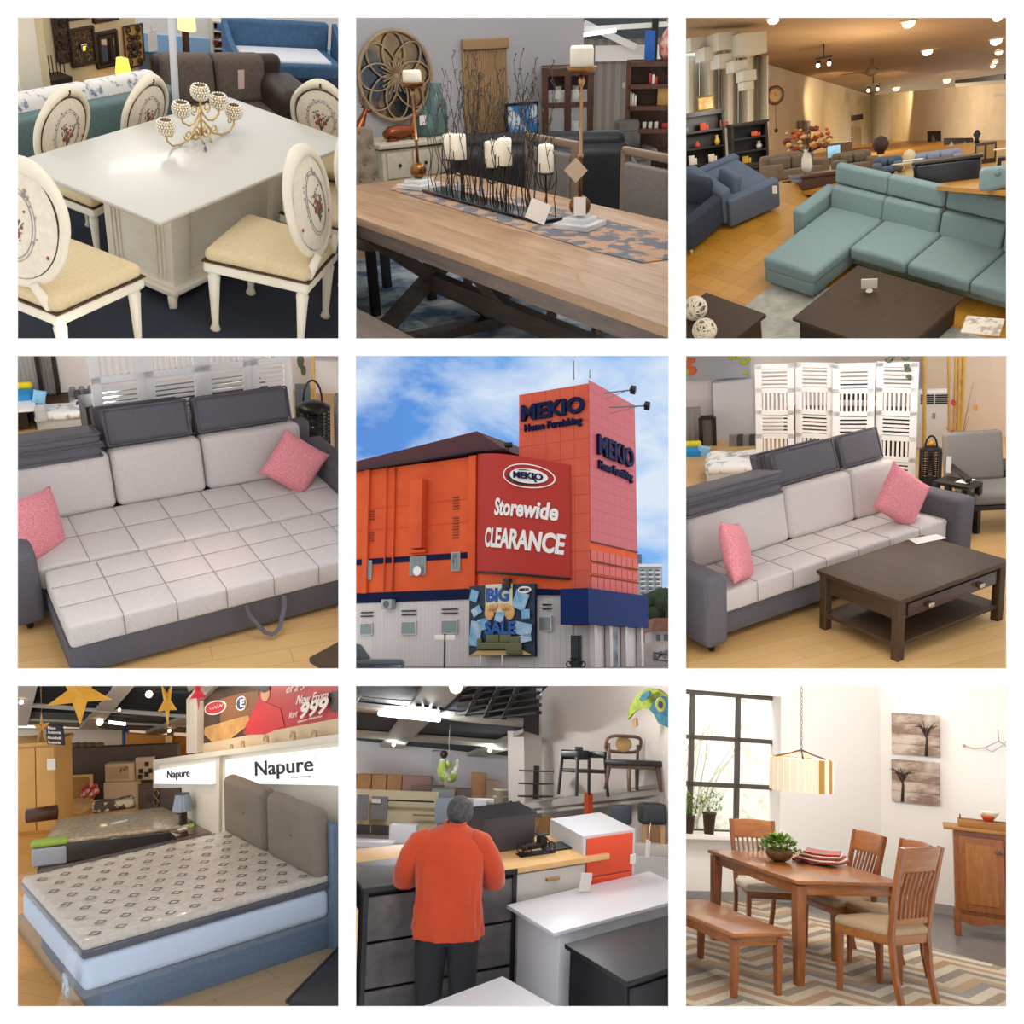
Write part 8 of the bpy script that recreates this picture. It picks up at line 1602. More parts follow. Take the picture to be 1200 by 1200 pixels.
 for k, (x0_, x1_, y0_, y1_) in enumerate(((-40, 20, 338, 402), (22, 76, 338, 402), (78, 133, 340, 402), (135, 190, 342, 402))):
  a, b, c = P(x0_, y1_, 8.0), P(x1_, y1_, 8.0), P(x0_, y0_, 8.0); h_ = (c - a).length; solo('carton', 'brown carton on the high shelf at the left, ' + ('cut by the edge', 'first full one', 'middle one', 'one with a glowing reflection')[k], 'carton', MB().box(((b - a).length / 2, .2, h_ / 2), ((b - a).length * .97, .4, h_ * .97), .01), ck, a, math.atan2((b - a).y, (b - a).x), 'brown cartons on the high shelf')
 def fb(name, label, cat, px, t_, mt, dep=.3, r=.006, grp=None):
  x0_, y0_, x1_, y1_ = px; a, b, c = P(x0_, y1_, t_), P(x1_, y1_, t_), P(x0_, y0_, t_); h_ = (c - a).length; w_ = (b - a).length
  return solo(name, label, cat, MB().box((w_ / 2, dep / 2, h_ / 2), (w_, dep, h_), r), mt, a, math.atan2((b - a).y, (b - a).x), grp), w_, h_
 fb('carton', 'long dusty pink carton right of the four brown cartons', 'carton', (192, 345, 300, 402), 7.9, mat('dusty_pink_carton', '9b7b74', .8)); fb('rolled_goods', 'pile of brown flat packs lying beside the white ceiling column', 'packages', (225, 378, 345, 402), 7.7, mat('brown_packs', '6f6058', .8), .3, .02); fb('carton', 'small brown carton under the hanging green ornament', 'carton', (342, 388, 392, 428), 7.6, ck); fb('carton', 'tall tan carton standing behind the white buckets', 'carton', (446, 335, 500, 425), 7.5, ck); fb('carton', 'low brown carton left of the white buckets', 'carton', (395, 392, 450, 430), 7.45, mat('brown_packs', ''))
 fb('carton', 'stack of small brown cartons just right of the tall tan carton', 'carton', (502, 362, 550, 430), 7.4, mat('tan_pack', '8b7460', .8)); fb('bundle', 'grey wrapped bundle on the high shelf left of the hanging ornament', 'packages', (300, 392, 385, 430), 7.3, mat('grey_wrap', '8c9094', .5), .3, .03)
 # kitchen like wall unit
 yb = mat('cream_wall_unit', 'd6c9a6', .6); o_, w_, h_ = fb('wall_unit', 'long cream wall unit with grey niches at the left behind the man', 'cabinet', (-40, 402, 312, 600), 6.6, yb, .3)
 def det(x0_, y0_, x1_, y1_, mt, name, lb=None, t_=6.55):
  a, b, c = P(x0_, y1_, t_), P(x1_, y1_, t_), P(x0_, y0_, t_); m = MB(); m.m = o_.matrix_world.inverted() @ G.M @ Matrix.Translation(a) @ Matrix.Rotation(math.atan2((b - a).y, (b - a).x), 4, 'Z'); m.box(((b - a).length / 2, .02, (c - a).length / 2), ((b - a).length, .04, (c - a).length)); part(name, m, mt, o_, lb)
 gm_ = mat('grey_niche', '7b777c', .6); det(20, 418, 62, 510, gm_, 'niche'); det(75, 424, 136, 505, gm_, 'niche'); det(80, 430, 112, 445, cwhite, 'card'); det(140, 432, 312, 438, dkwood, 'rail'); det(232, 486, 315, 493, mat('tan_handle', ''), 'rail')
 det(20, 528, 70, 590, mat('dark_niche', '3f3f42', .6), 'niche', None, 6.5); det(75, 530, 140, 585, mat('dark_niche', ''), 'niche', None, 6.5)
 fb('cabinet', 'white base cabinet with open grey shelf at the left edge behind the slate chest', 'cabinet', (-40, 592, 150, 720), 5.6, whitec, .4); fb('cabinet', 'white box cabinet left of the man with dark niches above', 'cabinet', (140, 530, 240, 640), 5.9, whitec, .3)
 t_ = fb('shelf_insert', 'grey open shelf strip inside the white base cabinet at the left edge', 'shelf', (-40, 606, 148, 636), 5.55, mat('grey_insert', '8d8b8b', .7), .02)
 fb('partition', 'white partition panel right of the man behind the grey box cabinet', 'panel', (450, 440, 500, 600), 5.5, whitec, .1); fb('partition', 'grey blue upright panel behind the head of the man', 'panel', (312, 430, 385, 520), 6.2, mat('grey_blue_panel', '7f8a92', .6), .1)
 fb('shelf', 'white long high shelf under the buckets right of the man', 'shelf', (400, 428, 700, 440), 6.6, whitec, .3)
 # buckets
 for k, (x, y, w_) in enumerate(((560, 400, 58), (560, 425, 60), (562, 455, 60), (625, 405, 56), (628, 430, 56))):
  a = P(x - w_ / 2, y, 6.3); b = P(x + w_ / 2, y, 6.3); r_ = (b - a).length / 2; solo('bucket', 'white plastic tub in the stacks right of the man, ' + ('top of the left stack', 'middle of the left stack', 'bottom of the left stack', 'top of the right stack', 'bottom of the right stack')[k], 'bucket', MB().lathe([(r_ * .75, -.13), (r_ * .95, .0), (r_ * 1.02, .0), (r_ * 1.02, .02)], n=20), whitep, (a + b) / 2, group='white plastic tubs')
 for k, (px, cl_, lb) in enumerate((((508, 468, 532, 500), '2b4a8a', 'blue tin on top of the grey box cabinet'), ((534, 478, 556, 500), '33363c', 'dark tin beside the blue one on the grey box cabinet'), ((588, 440, 600, 495), '6b3f2a', 'brown bottle beside the white tubs'), ((618, 440, 628, 498), 'd2532a', 'thin orange post end behind the white tubs'))): fb('tin' if k < 2 else 'bottle' if k == 2 else 'post', lb, ('tin', 'tin', 'bottle', 'post')[k], px, 5.3, mat('tin_%d' % k, cl_, .4), .05)
 # pallet rack beam with chairs on it
 rk = mat('pale_rack_steel', 'b7b2aa', .5); T0, T1_ = 5.4, 4.3
 a, b, c, d = P(625, 468, 5.9), P(1260, 368, T1_), P(1260, 405, T1_), P(625, 485, 5.9)
 t = thing('shelf_rack', 'long grey steel rack beam with orange posts carrying the display chairs', 'shelf rack', (0, 0, 0)); part('deck', slab(MB(), [P(625, 462, 5.9), P(1260, 372, 4.3), P(1260, 372, 4.75), P(640, 450, 6.3)], .03), rk, t)
 part('beam', slab(MB(), [P(625, 458, 5.9), P(1260, 378, 4.3), P(1260, 402, 4.3), P(625, 472, 5.9)], .06), rk, t); part('beam', slab(MB(), [P(625, 480, 5.9), P(1260, 415, 4.3), P(1260, 428, 4.3), P(625, 490, 5.9)], .06), rk, t)
 for x, y0_, y1_, t_ in ((883, 408, 560, 5.0), (1290, 380, 600, 4.25)): a, b = P(x, y1_, t_), P(x, y0_, t_); m = MB(); m.bar(a, b, .06, .06); part('post', m, mat('rack_orange', 'd8531f', .5), t, 'orange rack post')
 def base(x, y, t_): return P(x, y, t_)
 # black low armchair
 c = P(862, 418, 4.75); e = P(780, 418, 4.95) - P(940, 408, 4.55); s0 = e.length; d__ = c - G.o; rz = math.atan2(-d__.x, d__.y) + .5; hA = (P(862, 260, 4.75) - c).length
 t = thing('chair', 'black steel armchair with slim low back standing on the grey rack beam', 'chair', c, rz); w_ = hA * .42
 for sx in (-1, 1):
  for sy in (-1, 1): part('leg', MB().bar((sx * w_ * .98, sy * .18, 0), (sx * w_ * .86, sy * .15, hA * .92), .022), black8, t)
  part('arm_panel', MB().box((sx * w_ * .86, 0, hA * .94), (.03, .34, .06), .01), black8, t)
 part('seat', MB().box((0, 0, hA * .56), (w_ * 1.8, .36, .035), .01), mat('dark_brown_seat', '3a302c', .5), t); part('backrest', MB().box((0, .16, hA * .92), (w_ * 1.76, .03, .09), .01).box((-w_ * .7, -.12, hA * .95), (w_ * .5, .03, .12), .01), black8, t)
 # cane back chair
 c = P(1048, 400, 4.5); e = P(1145, 388, 4.3) - P(955, 405, 4.7); d__ = c - G.o; rz = math.atan2(-d__.x, d__.y) - .95; hC = (P(1000, 205, 4.55) - P(1000, 402, 4.55)).length; w_ = hC * .4; br = mat('walnut_chair', '5c4636', .5)
 t = thing('chair', 'walnut chair with cane back and black seat standing on the rack beam', 'chair', c, rz)
 for sx in (-1, 1):
  for sy in (-1, 1): part('leg', MB().tube([(sx * w_ * .95, sy * .17, 0), (sx * w_ * .78, sy * .15, hC * .5)], [.014, .022], 8), br, t)
 part('seat', MB().box((.02, 0, hC * .5), (w_ * 1.75, .42, .05), .02, 3), black8, t); part('seat_rail', MB().box((0, 0, hC * .44), (w_ * 1.6, .34, .05), .01), br, t)
 m = MB(); zc, ht_ = hC * .84, hC * .15
 m.tube([(-w_ * .78 + .03 * math.sin(q), .19 * math.copysign(abs(math.cos(q)) ** .5, math.cos(q)), zc + ht_ * math.copysign(abs(math.sin(q)) ** .6, math.sin(q))) for q in [2 * pi * i / 20 for i in range(20)]], .016, 6, True); part('back_frame', m, br, t)
 part('cane_panel', MB().ball((-w_ * .78, 0, zc), ht_ * .98, 16, (.08, 1.3, .98)), mat('cane', ''), t)
 for s in (-1, 1): part('back_post', MB().tube([(-w_ * .78, s * .15, hC * .45), (-w_ * .8, s * .16, zc)], .015, 6), br, t)
 # small black tiered stand
 c = P(688, 430, 5.6); t = thing('tiered_stand', 'black three tier stand on the rack beam beside the white column', 'stand', c, .5); hS = (P(688, 312, 5.6) - c).length
 part('post', MB().box((0, 0, hS / 2), (.05, .05, hS)), black8, t)
 for k in range(3): part('tray', MB().box((0, 0, hS * (.08 + .38 * k)), (.46, .22, .016), .004), black8, t)
 # under the rack
 for k, (px, lb, cl_, t_) in enumerate((((700, 505, 752, 575), 'round wicker basket on the counter below the rack beam', 'a87e4c', 5.2), ((965, 455, 1045, 525), 'dark slate chair seen below the rack beam at the right', '3d444e', 4.5), ((1078, 450, 1175, 525), 'black chair seen below the rack beam beside the edge', '1f2126', 4.3))):
  if k == 0: a = P(725, 575, t_); solo('basket', lb, 'basket', MB().lathe([(.08, 0), (.11, .05), (.12, .17), (.125, .2)], n=18, cap=False), mat('wicker', cl_, .7, col2='7c5a34', kind='weave', scale=30), a)
  else:
   o, w_, h_ = fb('chair', lb, 'chair', px, t_, mat('chair_%d' % k, cl_, .6), .25, .03)
   for s in (.15, .85): part('leg', MB().bar((w_ * s, .05, 0), (w_ * s, .05, -h_ * .9), .035), mat('pale_oak_leg', 'a9855c', .6), o)
 fb('carton', 'brown carton below the black chair under the rack beam at the right', 'carton', (1110, 525, 1240, 600), 4.5, ck); fb('shelf', 'lower grey steel rack shelf at the right behind the orange drawers', 'shelf', (1046, 600, 1260, 640), 4.2, rk, .3)
 fb('shelf', 'pale counter under the wicker basket', 'shelf', (690, 578, 830, 600), 5.3, whitec, .3)
 c = P(768, 560, 5.1); solo('ornament', 'small white pointed ornament standing right of the wicker basket', 'ornament', MB().lathe([(.06, -.03), (.003, .13)], n=14), whitep, c)
 q = P(1103, 615, 4.0); solo('price_tag', 'white price tag hanging below the rack at the right of the orange drawers', 'tag', MB().box((0, 0, 0), (.1, .005, .13)).tube([(0, 0, .06), (.03, 0, .2)], .003, 4), mat('white_card', ''), q, .5, tilt=(0, .2, 0))
 # wall decor
 pts = [(1028, 138), (1030, 105), (1045, 70), (1070, 38), (1100, 22), (1140, 25), (1175, 50), (1215, 90), (1230, 180), (1172, 165), (1140, 150), (1125, 118), (1105, 98), (1075, 95), (1050, 110)]
 t = thing('wall_decor', 'large green and blue paisley shaped wall ornament at the top right', 'wall art', (0, 0, 0)); part('panel', slab(MB(), [P(x, y, 4.25 + (1180 - x) * .0012) for x, y in pts], .03), mat('lime_beads', '93a33a', .7, col2='6d7f2c', scale=18), t)
 def spot_(x, y, r, mt, nm, d=.06): m = MB(); c = P(x, y, 4.22 + (1180 - x) * .0012 - d * .3); m.ball(c, r, 12, (1, 1, 1)); part(nm, m, mt, t)
 bl = mat('blue_beads', '24506e', .7, col2='2f6f7c', scale=20)
 part('blue_field', slab(MB(), [P(x, y, 4.2 + (1180 - x) * .0012) for x, y in ((1108, 98), (1130, 60), (1150, 50), (1185, 62), (1225, 110), (1228, 178), (1172, 163), (1142, 148), (1126, 118))], .02), bl, t)
 part('blue_spot', slab(MB(), [P(x, y, 4.2 + (1180 - x) * .0012) for x, y in ((1070, 62), (1082, 42), (1104, 30), (1112, 40), (1096, 62), (1078, 70))], .02), bl, t); part('yellow_ring', slab(MB(), [P(1150 + 18 * math.cos(q), 82 + 26 * math.sin(q), 4.16) for q in [2 * pi * i / 14 for i in range(14)]], .02), mat('yellow_beads', 'b5b04a', .7), t); part('dark_eye', slab(MB(), [P(1150 + 9 * math.cos(q), 82 + 14 * math.sin(q), 4.13) for q in [2 * pi * i / 12 for i in range(12)]], .02), mat('dark_beads', '14233a', .6), t)
 part('tassel', slab(MB(), [P(1045, 135, 4.35), P(1058, 130, 4.33), P(1062, 160, 4.33), P(1050, 168, 4.35)], .02), mat('tan_handle', ''), t)
 [lamp('POINT', 'tube_glow', tuple(oc(x, y, .93)), energy=e_, color=(.97, .98, 1), size=.03) for x, y, e_ in ((180, 124, 30), (280, 133, 30), (162, 236, 10), (517, 258, 12))]; fill_lamps([(800, 4.3), (1000, 3.6)], 30, (1, .96, .92))
fill_lamps([(250, 2.4), (900, 2.5)], 19, (1, .98, .96)); fill_lamps([(500, 4.2)], 14)


# ================================================================ room 9: oak dining set by the window
R9 = room(9)
oak9 = mat('warm_oak', 'a5642c', .35, col2='87501f', kind='wood', scale=3, stretch=(1.2, 8, 8), coat=.3, bump=.08); oakv = mat('warm_oak_upright', '99592a', .38, col2='7d461c', kind='wood', scale=3, stretch=(8, 8, 1.2), coat=.25, bump=.08)
seat9 = mat('tan_seat_fabric', 'b39a7a', .9, col2='a68c6c', scale=60); seatw = mat('cream_seat_fabric', 'ddd2c2', .9); wall9 = mat('bright_white_wall', 'f4f2ee', .85, spec=.2); brz = mat('dark_bronze_window_frame', '4e463e', .5)
floor9 = tile('grey_plank_floor', '6d6764', '625d5b', '4c4846', 1.4, .2, .004, .35, .37, (0, 0, .6), grain='7a7572')
struct('floor', B((3, 4, -.03), (16, 18, .06)), floor9)
m9 = bpy.data.materials.new('chevron_rug'); m9.use_nodes = True; n9 = NT(m9.node_tree); b9 = m9.node_tree.nodes['Principled BSDF']; b9.inputs['Roughness'].default_value = .95
v9 = n9.add('ShaderNodeSeparateXYZ', {0: n9.map(n9.add('ShaderNodeTexCoord').outputs['Object'], rot=(0, 0, .55))}); zig = n9.math('PINGPONG', v9.outputs[0], .36); ph = n9.math('FRACT', n9.math('MULTIPLY', n9.math('ADD', v9.outputs[1], zig), .85))
cols9 = ['c9bda2', '5f5a5c', 'd5cab2', 'a0703f', 'cfc3aa', '7d6a58', 'd9cfba', '6b7180', 'b08a5a']; n9.l.new(n9.mix(n9.math('MULTIPLY', n9.add('ShaderNodeTexNoise', {'Vector': n9.add('ShaderNodeTexCoord').outputs['Object'], 'Scale': 45.0, 'Detail': 4}).outputs[0], .95), n9.ramp(ph, [(k / 9, lin(c)) for k, c in enumerate(cols9)], 'CONSTANT'), lin('a89a86')), b9.inputs['Base Color'])
solo('rug', 'woven rug with zigzag bands of cream, brown and grey under the oak dining set', 'rug', B((0, 0, .006), (3.7, 4.4, .012)), m9, (.35, .55, 0), .3)
TW, TL = .95, 1.48
t = thing('dining_table', 'rectangular oak dining table with square legs and fern bowl on top', 'table', (.475, .71, 0)); w_, l_ = .98, 1.44
part('tabletop', MB().box((0, 0, .745), (w_, l_, .03), .008), oak9, t); part('apron', MB().box((0, 0, .69), (w_ - .1, l_ - .1, .085), .004), oak9, t)
for sx in (-1, 1):
 for sy in (-1, 1): part('leg', MB().box((sx * (w_ / 2 - .06), sy * (l_ / 2 - .06), .36), (.085, .085, .72), .006, f=lambda x, y, z, a=sx * (w_ / 2 - .06), b=sy * (l_ / 2 - .06): (a + (x - a) * (.72 + .4 * z), b + (y - b) * (.72 + .4 * z), z)), oakv, t)
def slat_chair(label, loc, rz, seat_m, sc=1, grp='oak slat back chairs around the dining table'):
 t = thing('dining_chair', label, 'chair', loc, rz, grp, sc)
 part('seat', MB().box((0, 0, .46), (.46, .44, .06), .028, 3, div=4, f=lambda x, y, z: (x * (1 + .1 * y / .2), y, z + (.02 * (1 - (x / .23) ** 2) * (1 - (y / .22) ** 2) if z > .46 else 0))), seat_m, t); part('seat_rail', MB().box((0, 0, .41), (.44, .43, .06), .006, f=lambda x, y, z: (x * (1 + .1 * y / .2), y, z)), oak9, t)
 for s in (-1, 1):
  part('leg', MB().box((s * .22, .19, .2), (.042, .042, .4), .004, f=lambda x, y, z, s=s: (s * .22 + (x - s * .22) * (.7 + .75 * z), .19 + (y - .19) * (.7 + .75 * z), z)), oakv, t)
  part('back_post', MB().tube([(s * .185, -.27, 0), (s * .19, -.22, .2), (s * .195, -.2, .44), (s * .205, -.24, .7), (s * .215, -.31, 1.02)], 1, flat=(.036, .034)), oakv, t)
  part('stretcher', MB().box((s * .2, 0, .0), (.001, .001, .001)), oakv, t) if False else None
 part('top_rail', MB().box((0, -.285, .93), (.43, .028, .17), .008, 2, div=(6, 0, 0), f=lambda x, y, z: (x, y - .03 * (1 - (x / .22) ** 2) - (z - .93) * .25, z + .012 * (1 - (x / .22) ** 2))), oak9, t)
 part('lower_rail', MB().box((0, -.21, .53), (.38, .024, .04), .004, 2, div=(4, 0, 0), f=lambda x, y, z: (x, y - .015 * (1 - (x / .2) ** 2), z)), oak9, t)
 for k in range(7): x = -.15 + .05 * k; part('slat', MB().tube([(x * .92, -.22, .54), (x * .96, -.245, .7), (x, -.3, .86)], 1, flat=(.02, .012)), oakv, t)
 return t
c1_ = slat_chair('oak slat back chair in the right foreground, its whole tan seat in view', (.6, -.2, 0), .3, seat9, 1.08)
dup(c1_, (1.08, .42, 0), math.radians(84), 'oak slat back chair half hidden directly behind the right foreground chair'); dup(c1_, (.98, .9, 0), math.radians(88), 'oak slat back chair on the far right side of the table, beyond the plates')
slat_chair('oak slat back chair with cream seat at the window end of the table', (.6, 1.5, 0), math.radians(172), seatw, .97)
t = thing('bench', 'oak bench standing on the rug at the left edge in front of the table', 'bench', (-.52, .28, 0), .13)
part('seat', MB().box((0, 0, .435), (.5, 1.1, .03), .008), oak9, t); part('apron', MB().box((0, 0, .385), (.42, 1.0, .07), .004), oak9, t)
for sx in (-1, 1):
 for sy in (-1, 1): part('leg', MB().box((sx * .19, sy * .48, .2), (.06, .06, .4), .005, f=lambda x, y, z, a=sx * .19, b=sy * .48: (a + (x - a) * (.65 + .8 * z), b + (y - b) * (.65 + .8 * z), z)), oakv, t)
p = G.at(355, 655, .765); t = thing('potted_fern', 'round wooden bowl full of bright green fern on the oak table', 'plant', (p.x, p.y, .762))
part('bowl', MB().lathe([(.05, 0), (.09, .02), (.115, .06), (.11, .1), (.1, .1), (.095, .07)], n=24), mat('dark_burl', '5b3a22', .4, col2='7a5432', scale=14), t)
m = MB(); rr = random.Random(5)
for k in range(420):
 a, r, z = rr.uniform(0, 6.28), rr.uniform(.02, .2), rr.uniform(0, 1); c = Vector((r * math.cos(a), r * math.sin(a), .1 + .13 * (1 - (r / .22) ** 2) * (.4 + .6 * z) - .03 * (r > .15))); d = Vector((math.cos(a + rr.uniform(-1, 1)), math.sin(a + rr.uniform(-1, 1)), rr.uniform(-.2, .9))) * .028; s_ = d.cross(Vector((0, 0, 1))).normalized() * .013
 m.quad(c - d, c + s_, c + d, c - s_)
part('fern_leaves', m, mat('fern_green', '7fa83a', .7, col2='5f8c2e', scale=8), t, 'bright green fern leaves')
p = G.at(515, 665, .765); redc = mat('red_glaze', 'a32a26', .25)
for k in range(5): solo('plate', ('red plate at the bottom of the stack', 'white plate second in the stack', 'red plate in the middle of the stack', 'white plate fourth in the stack', 'red square plate on top of the stack')[k] + ' on the oak table', 'plate', MB().box((0, 0, .006), (.34 - .012 * k, .34 - .012 * k, .014), .005, 2, div=2, f=lambda x, y, z: (x, y, z + .5 * (x * x + y * y))), redc if k not in (1, 3) else wax, (p.x, p.y, .7615 + .018 * k), .5 + .1 * k, 'stacked plates beside the fern bowl')
solo('napkin', 'folded white and red napkin beside the stack of plates', 'napkin', MB().box((0, 0, .01), (.14, .09, .02), .006, 2), mat('striped_napkin', 'd8cfc4', .9, col2='a3322c', kind='wave', scale=12, lo=.6, hi=.7), (G.at(435, 655, .762).x, G.at(435, 655, .762).y, .762), .4)
# walls: corner at px 735; the window wall to the left, picture wall to the right
C_ = G.P(728, 600, 0); t_ = 5.6
def vp(x, y, t): return G.P(x, y, t)
A9 = G.at(-80, 905, 0);
kb = G.at(735, 815, 0); kc = Vector((kb.x, kb.y, 0)); ka = G.at(-100, 800, 0)
kd = G.at(1300, 905, 0)
def plane_frame(a, b): d = b - a; return a, math.atan2(d.y, d.x), d.length
for nm, a, b in (('left', Vector((ka.x, ka.y, 0)), kc), ('right', kc, Vector((kd.x, kd.y, 0)))):
 o_, rz, L = plane_frame(a, b)
 with turned(o_, rz):
  if nm == 'left':
   w0 = G.on(0, 300, 1, 0); (wa, wb) = (G.on(-60, 250, 1, 0).x, G.on(360, 300, 1, 0).x); zt_, zb_ = G.on(150, 35, 1, 0).z, G.on(200, 560, 1, 0).z
   m = MB(); H_ = zt_ + 1.2
   for x0_, x1_, z0_, z1_ in ((-2, wa, 0, H_), (wb, L + .12, 0, H_), (wa, wb, 0, zb_), (wa, wb, zt_, H_)): m.box(((x0_ + x1_) / 2, .12, (z0_ + z1_) / 2), (x1_ - x0_, .24, z1_ - z0_))
   struct('wall_left', m, wall9); struct('trim_1', B(((wa + wb) / 2, .02, zb_ - .02), (wb - wa + .1, .36, .05), .008), wall9, 'white window sill')
   sl = L - 0; t = thing('window_1', 'tall dark framed window with small panes at the left', 'window'); t['kind'] = 'structure'; put(t, (0, 0, 0)); del t['category']
   m = MB(); xs_ = [G.on(x, 300, 1, .2).x for x in (-120, 30, 200, 355)]; zs_ = [G.on(200, y, 1, .2).z for y in (48, 210, 380, 552)]
   for x in xs_: m.box((x, .2, (zs_[0] + zs_[-1]) / 2), (.05, .05, zs_[0] - zs_[-1]))
   for z in zs_: m.box(((xs_[0] + xs_[-1]) / 2, .2, z), (xs_[-1] - xs_[0] + .05, .05, .05))
   part('window_frame', m, brz, t); part('pane', B(((xs_[0] + xs_[-1]) / 2, .21, (zs_[0] + zs_[-1]) / 2), (xs_[-1] - xs_[0], .006, zs_[0] - zs_[-1])), mat('window_glass', 'ffffff', .05, alpha=.12, spec=1), t)
   # bare trees in pale mist outside
   rr = random.Random(8); m = MB(); solo('garden_wall', 'pale stone garden wall seen through the window panes', 'wall', B(((wa + wb) / 2 - .5, 2.6, zb_ + 1.0), (6, .2, 4.2)), mat('pale_mossy_stone', 'f2efe2', .9, col2='c9c5b0', scale=7, det=9, lo=.5, hi=.66))
   for k in range(26):
    x, z = rr.uniform(wa - .3, wb + .3), zb_ - .5; pt = [Vector((x, 2.3, z))]; a_ = rr.uniform(-.4, .4)
    for q in range(9): a_ += rr.uniform(-.35, .35); pt.append(pt[-1] + Vector((math.sin(a_) * .22, rr.uniform(-.05, .05), math.cos(a_) * .3)))
    m.tube(pt, [.014 - .0013 * q for q in range(10)], 5)
   solo('bare_branches', 'thin bare tree branches outside the dark framed window', 'tree', m, mat('pale_bark', '9a937f', .8), kind='stuff')
   for k, (x, yb_, yt_, lb) in enumerate(((95, 560, 478, 'green potted plant in brown pot on the window sill, fully in view'), (18, 562, 490, 'green potted plant at the left edge of the window sill'))):
    q = G.on(x, yb_ - 12, 1, -.05); r = .075; zt2 = G.on(x, yt_, 1, -.05).z - zb_ ; t = thing('potted_plant', lb, 'plant', (q.x, -.06, zb_ + .006)); part('pot', MB().lathe([(r * .7, 0), (r * .95, zt2 * .9), (r * 1.05, zt2 * .9), (r * 1.05, zt2), (r * .9, zt2), (r * .85, zt2 * .9)], n=20), mat('brown_pot', '4a352a', .6), t)
    m = MB(); ms = MB()
    for j in range(170):
     a, rd, z = rr.uniform(0, 6.28), rr.uniform(0, 1) ** .6 * .19, rr.uniform(0, 1); c = Vector((rd * math.cos(a), rd * .6 * math.sin(a), zt2 + .02 + .24 * z * (1 - rd * 2.2))); d = Vector((math.cos(a * 3), math.sin(a * 5), rr.uniform(-.3, 1))) * .022; s_ = d.cross(Vector((0, 0, 1))).normalized() * .011; m.quad(c - d, c + s_, c + d, c - s_)
     if j % 12 == 0: ms.tube([(0, 0, zt2), c], .002, 4)
    part('leaves', m, mat('fern_green', ''), t); part('stems', ms, mat('fern_green', ''), t)
   struct('baseboard_left', B((L / 2, -.01, .05), (L, .03, .1)), mat('grey_skirting', '9a9895', .6))
  else:
   struct('wall_right', B((L / 2 + .5, .12, 2), (L + 1.2, .24, 4.6)), wall9); struct('baseboard_right', B((L / 2 + .3, -.01, .05), (L + .8, .03, .1)), mat('grey_skirting', ''))
   for k, (x0_, y0_, x1_, y1_, lb) in enumerate(((770, 115, 946, 268, 'upper brown picture of a tree printed on planks'), (770, 288, 946, 444, 'lower brown picture of a tree printed on planks'))):
    c, wd, ht = wrect(1, -.04, x0_, y0_, x1_, y1_); t = thing('wall_picture', lb, 'picture', c); m = MB()
    for q in range(4): m.box((0, .01, ht * (.375 - .25 * q)), (wd, .04, ht * .245), .003)
    part('planks', m, mat('sepia_planks', '8a7060', .6, col2='c9bcae', scale=2.2, det=5, lo=.45, hi=.6, stretch=(1, 1, 2.5)), t); m = MB(); rr = random.Random(k + 20); x_ = wd * (.22 if k == 0 else -.28)
    m.tube([(x_, -.015, -ht * .5), (x_ + .01, -.015, -ht * .1), (x_, -.015, ht * .1)], [.02, .014, .009], 5)
    for q in range(22): a_ = rr.uniform(-1.3, 1.3); l_2 = rr.uniform(.1, .3) * ht; m.tube([(x_, -.015, -ht * .05 + .1 * ht * (q % 3)), (x_ + l_2 * .6 * math.sin(a_), -.015, ht * .1 + l_2 * .4), (x_ + l_2 * 1.2 * math.sin(a_), -.015, ht * .12 + l_2 * .9 * math.cos(a_))], [.006, .004, .002], 4)
    m.v = [Vector((v.x, -.014 + (v.y + .015) * .2, min(ht / 2, max(-ht / 2, v.z)))) for v in m.v]; part('printed_tree', m, mat('dark_sepia', '3a2a22', .6), t)
   m = MB(); a, b, c2, d2 = G.on(1035, 232, 1, -.08), G.on(1110, 240, 1, -.1), G.on(1165, 215, 1, -.1), G.on(1230, 262, 1, -.08); m.tube([a, (a + b) / 2 + Vector((0, 0, -.02)), b, c2, d2], .007, 6); m.tube([c2, G.on(1160, 172, 1, -.1)], .005, 5); m.tube([b, G.on(1140, 255, 1, -.1), G.on(1180, 230, 1, -.1), G.on(1210, 190, 1, -.12)], .005, 5); m.ball(a, .02, 8)
   solo('branch_decor', 'thin pale metal branch mounted on the white wall above the sideboard', 'wall art', m, mat('pewter_branch', 'b5b0a8', .4, .5))
# lamp
p = G.at(435, 800, 0); p = G.at(450, 740, .3); p = Vector((.78, .92, 0)); d = G.ray(437, 330); k = ((p - G.o).xy.length) / d.xy.length; c = G.o + d * k; zb_ = (G.P(437, 397, k)).z; zt_ = G.P(437, 278, k).z; R_ = (G.P(552, 330, k) - G.P(325, 330, k)).length / 2; zc_ = G.P(437, -60, k).z
t = thing('pendant_lamp', 'drum pendant lamp of white and gold bands on a chain over the table', 'lamp', (c.x, c.y, 0)); m = MB(); m2 = MB(); n = 28
for k in range(n):
 a0, a1 = 2 * pi * k / n, 2 * pi * (k + .88) / n; pts = [(R_ * math.cos(a), R_ * math.sin(a)) for a in (a0, (a0 + a1) / 2, a1)]; pts += [(x * .975, y * .975) for x, y in pts[::-1]]; (m if (k % 2 == 0 and k > 18) or k < 3 or 9 < k < 21 else m2).prism(pts, zb_, zt_)
part('gold_bands', m2, mat('polished_gold_band', 'c99a4a', .25, .9), t, 'gold bands'); part('white_bands', m, mat('lit_linen_band', 'fff3dc', .8, emit=.15), t, 'white bands'); part('inner_shade', MB().lathe([(R_ * .95, zb_ + .01), (R_ * .95, zt_ - .01)], n=32, cap=False), mat('lit_inner', 'fff0d4', .8, emit=.5), t)
m = MB(); [m.tube([(R_ * .9 * math.cos(a), R_ * .9 * math.sin(a), zt_), (R_ * .4 * math.cos(a), R_ * .4 * math.sin(a), zt_ + .035), (0, 0, zt_ + .07)], .008, 6) for a in (0, 2.1, 4.2)]; part('bracket', m, bronze, t); m = MB()
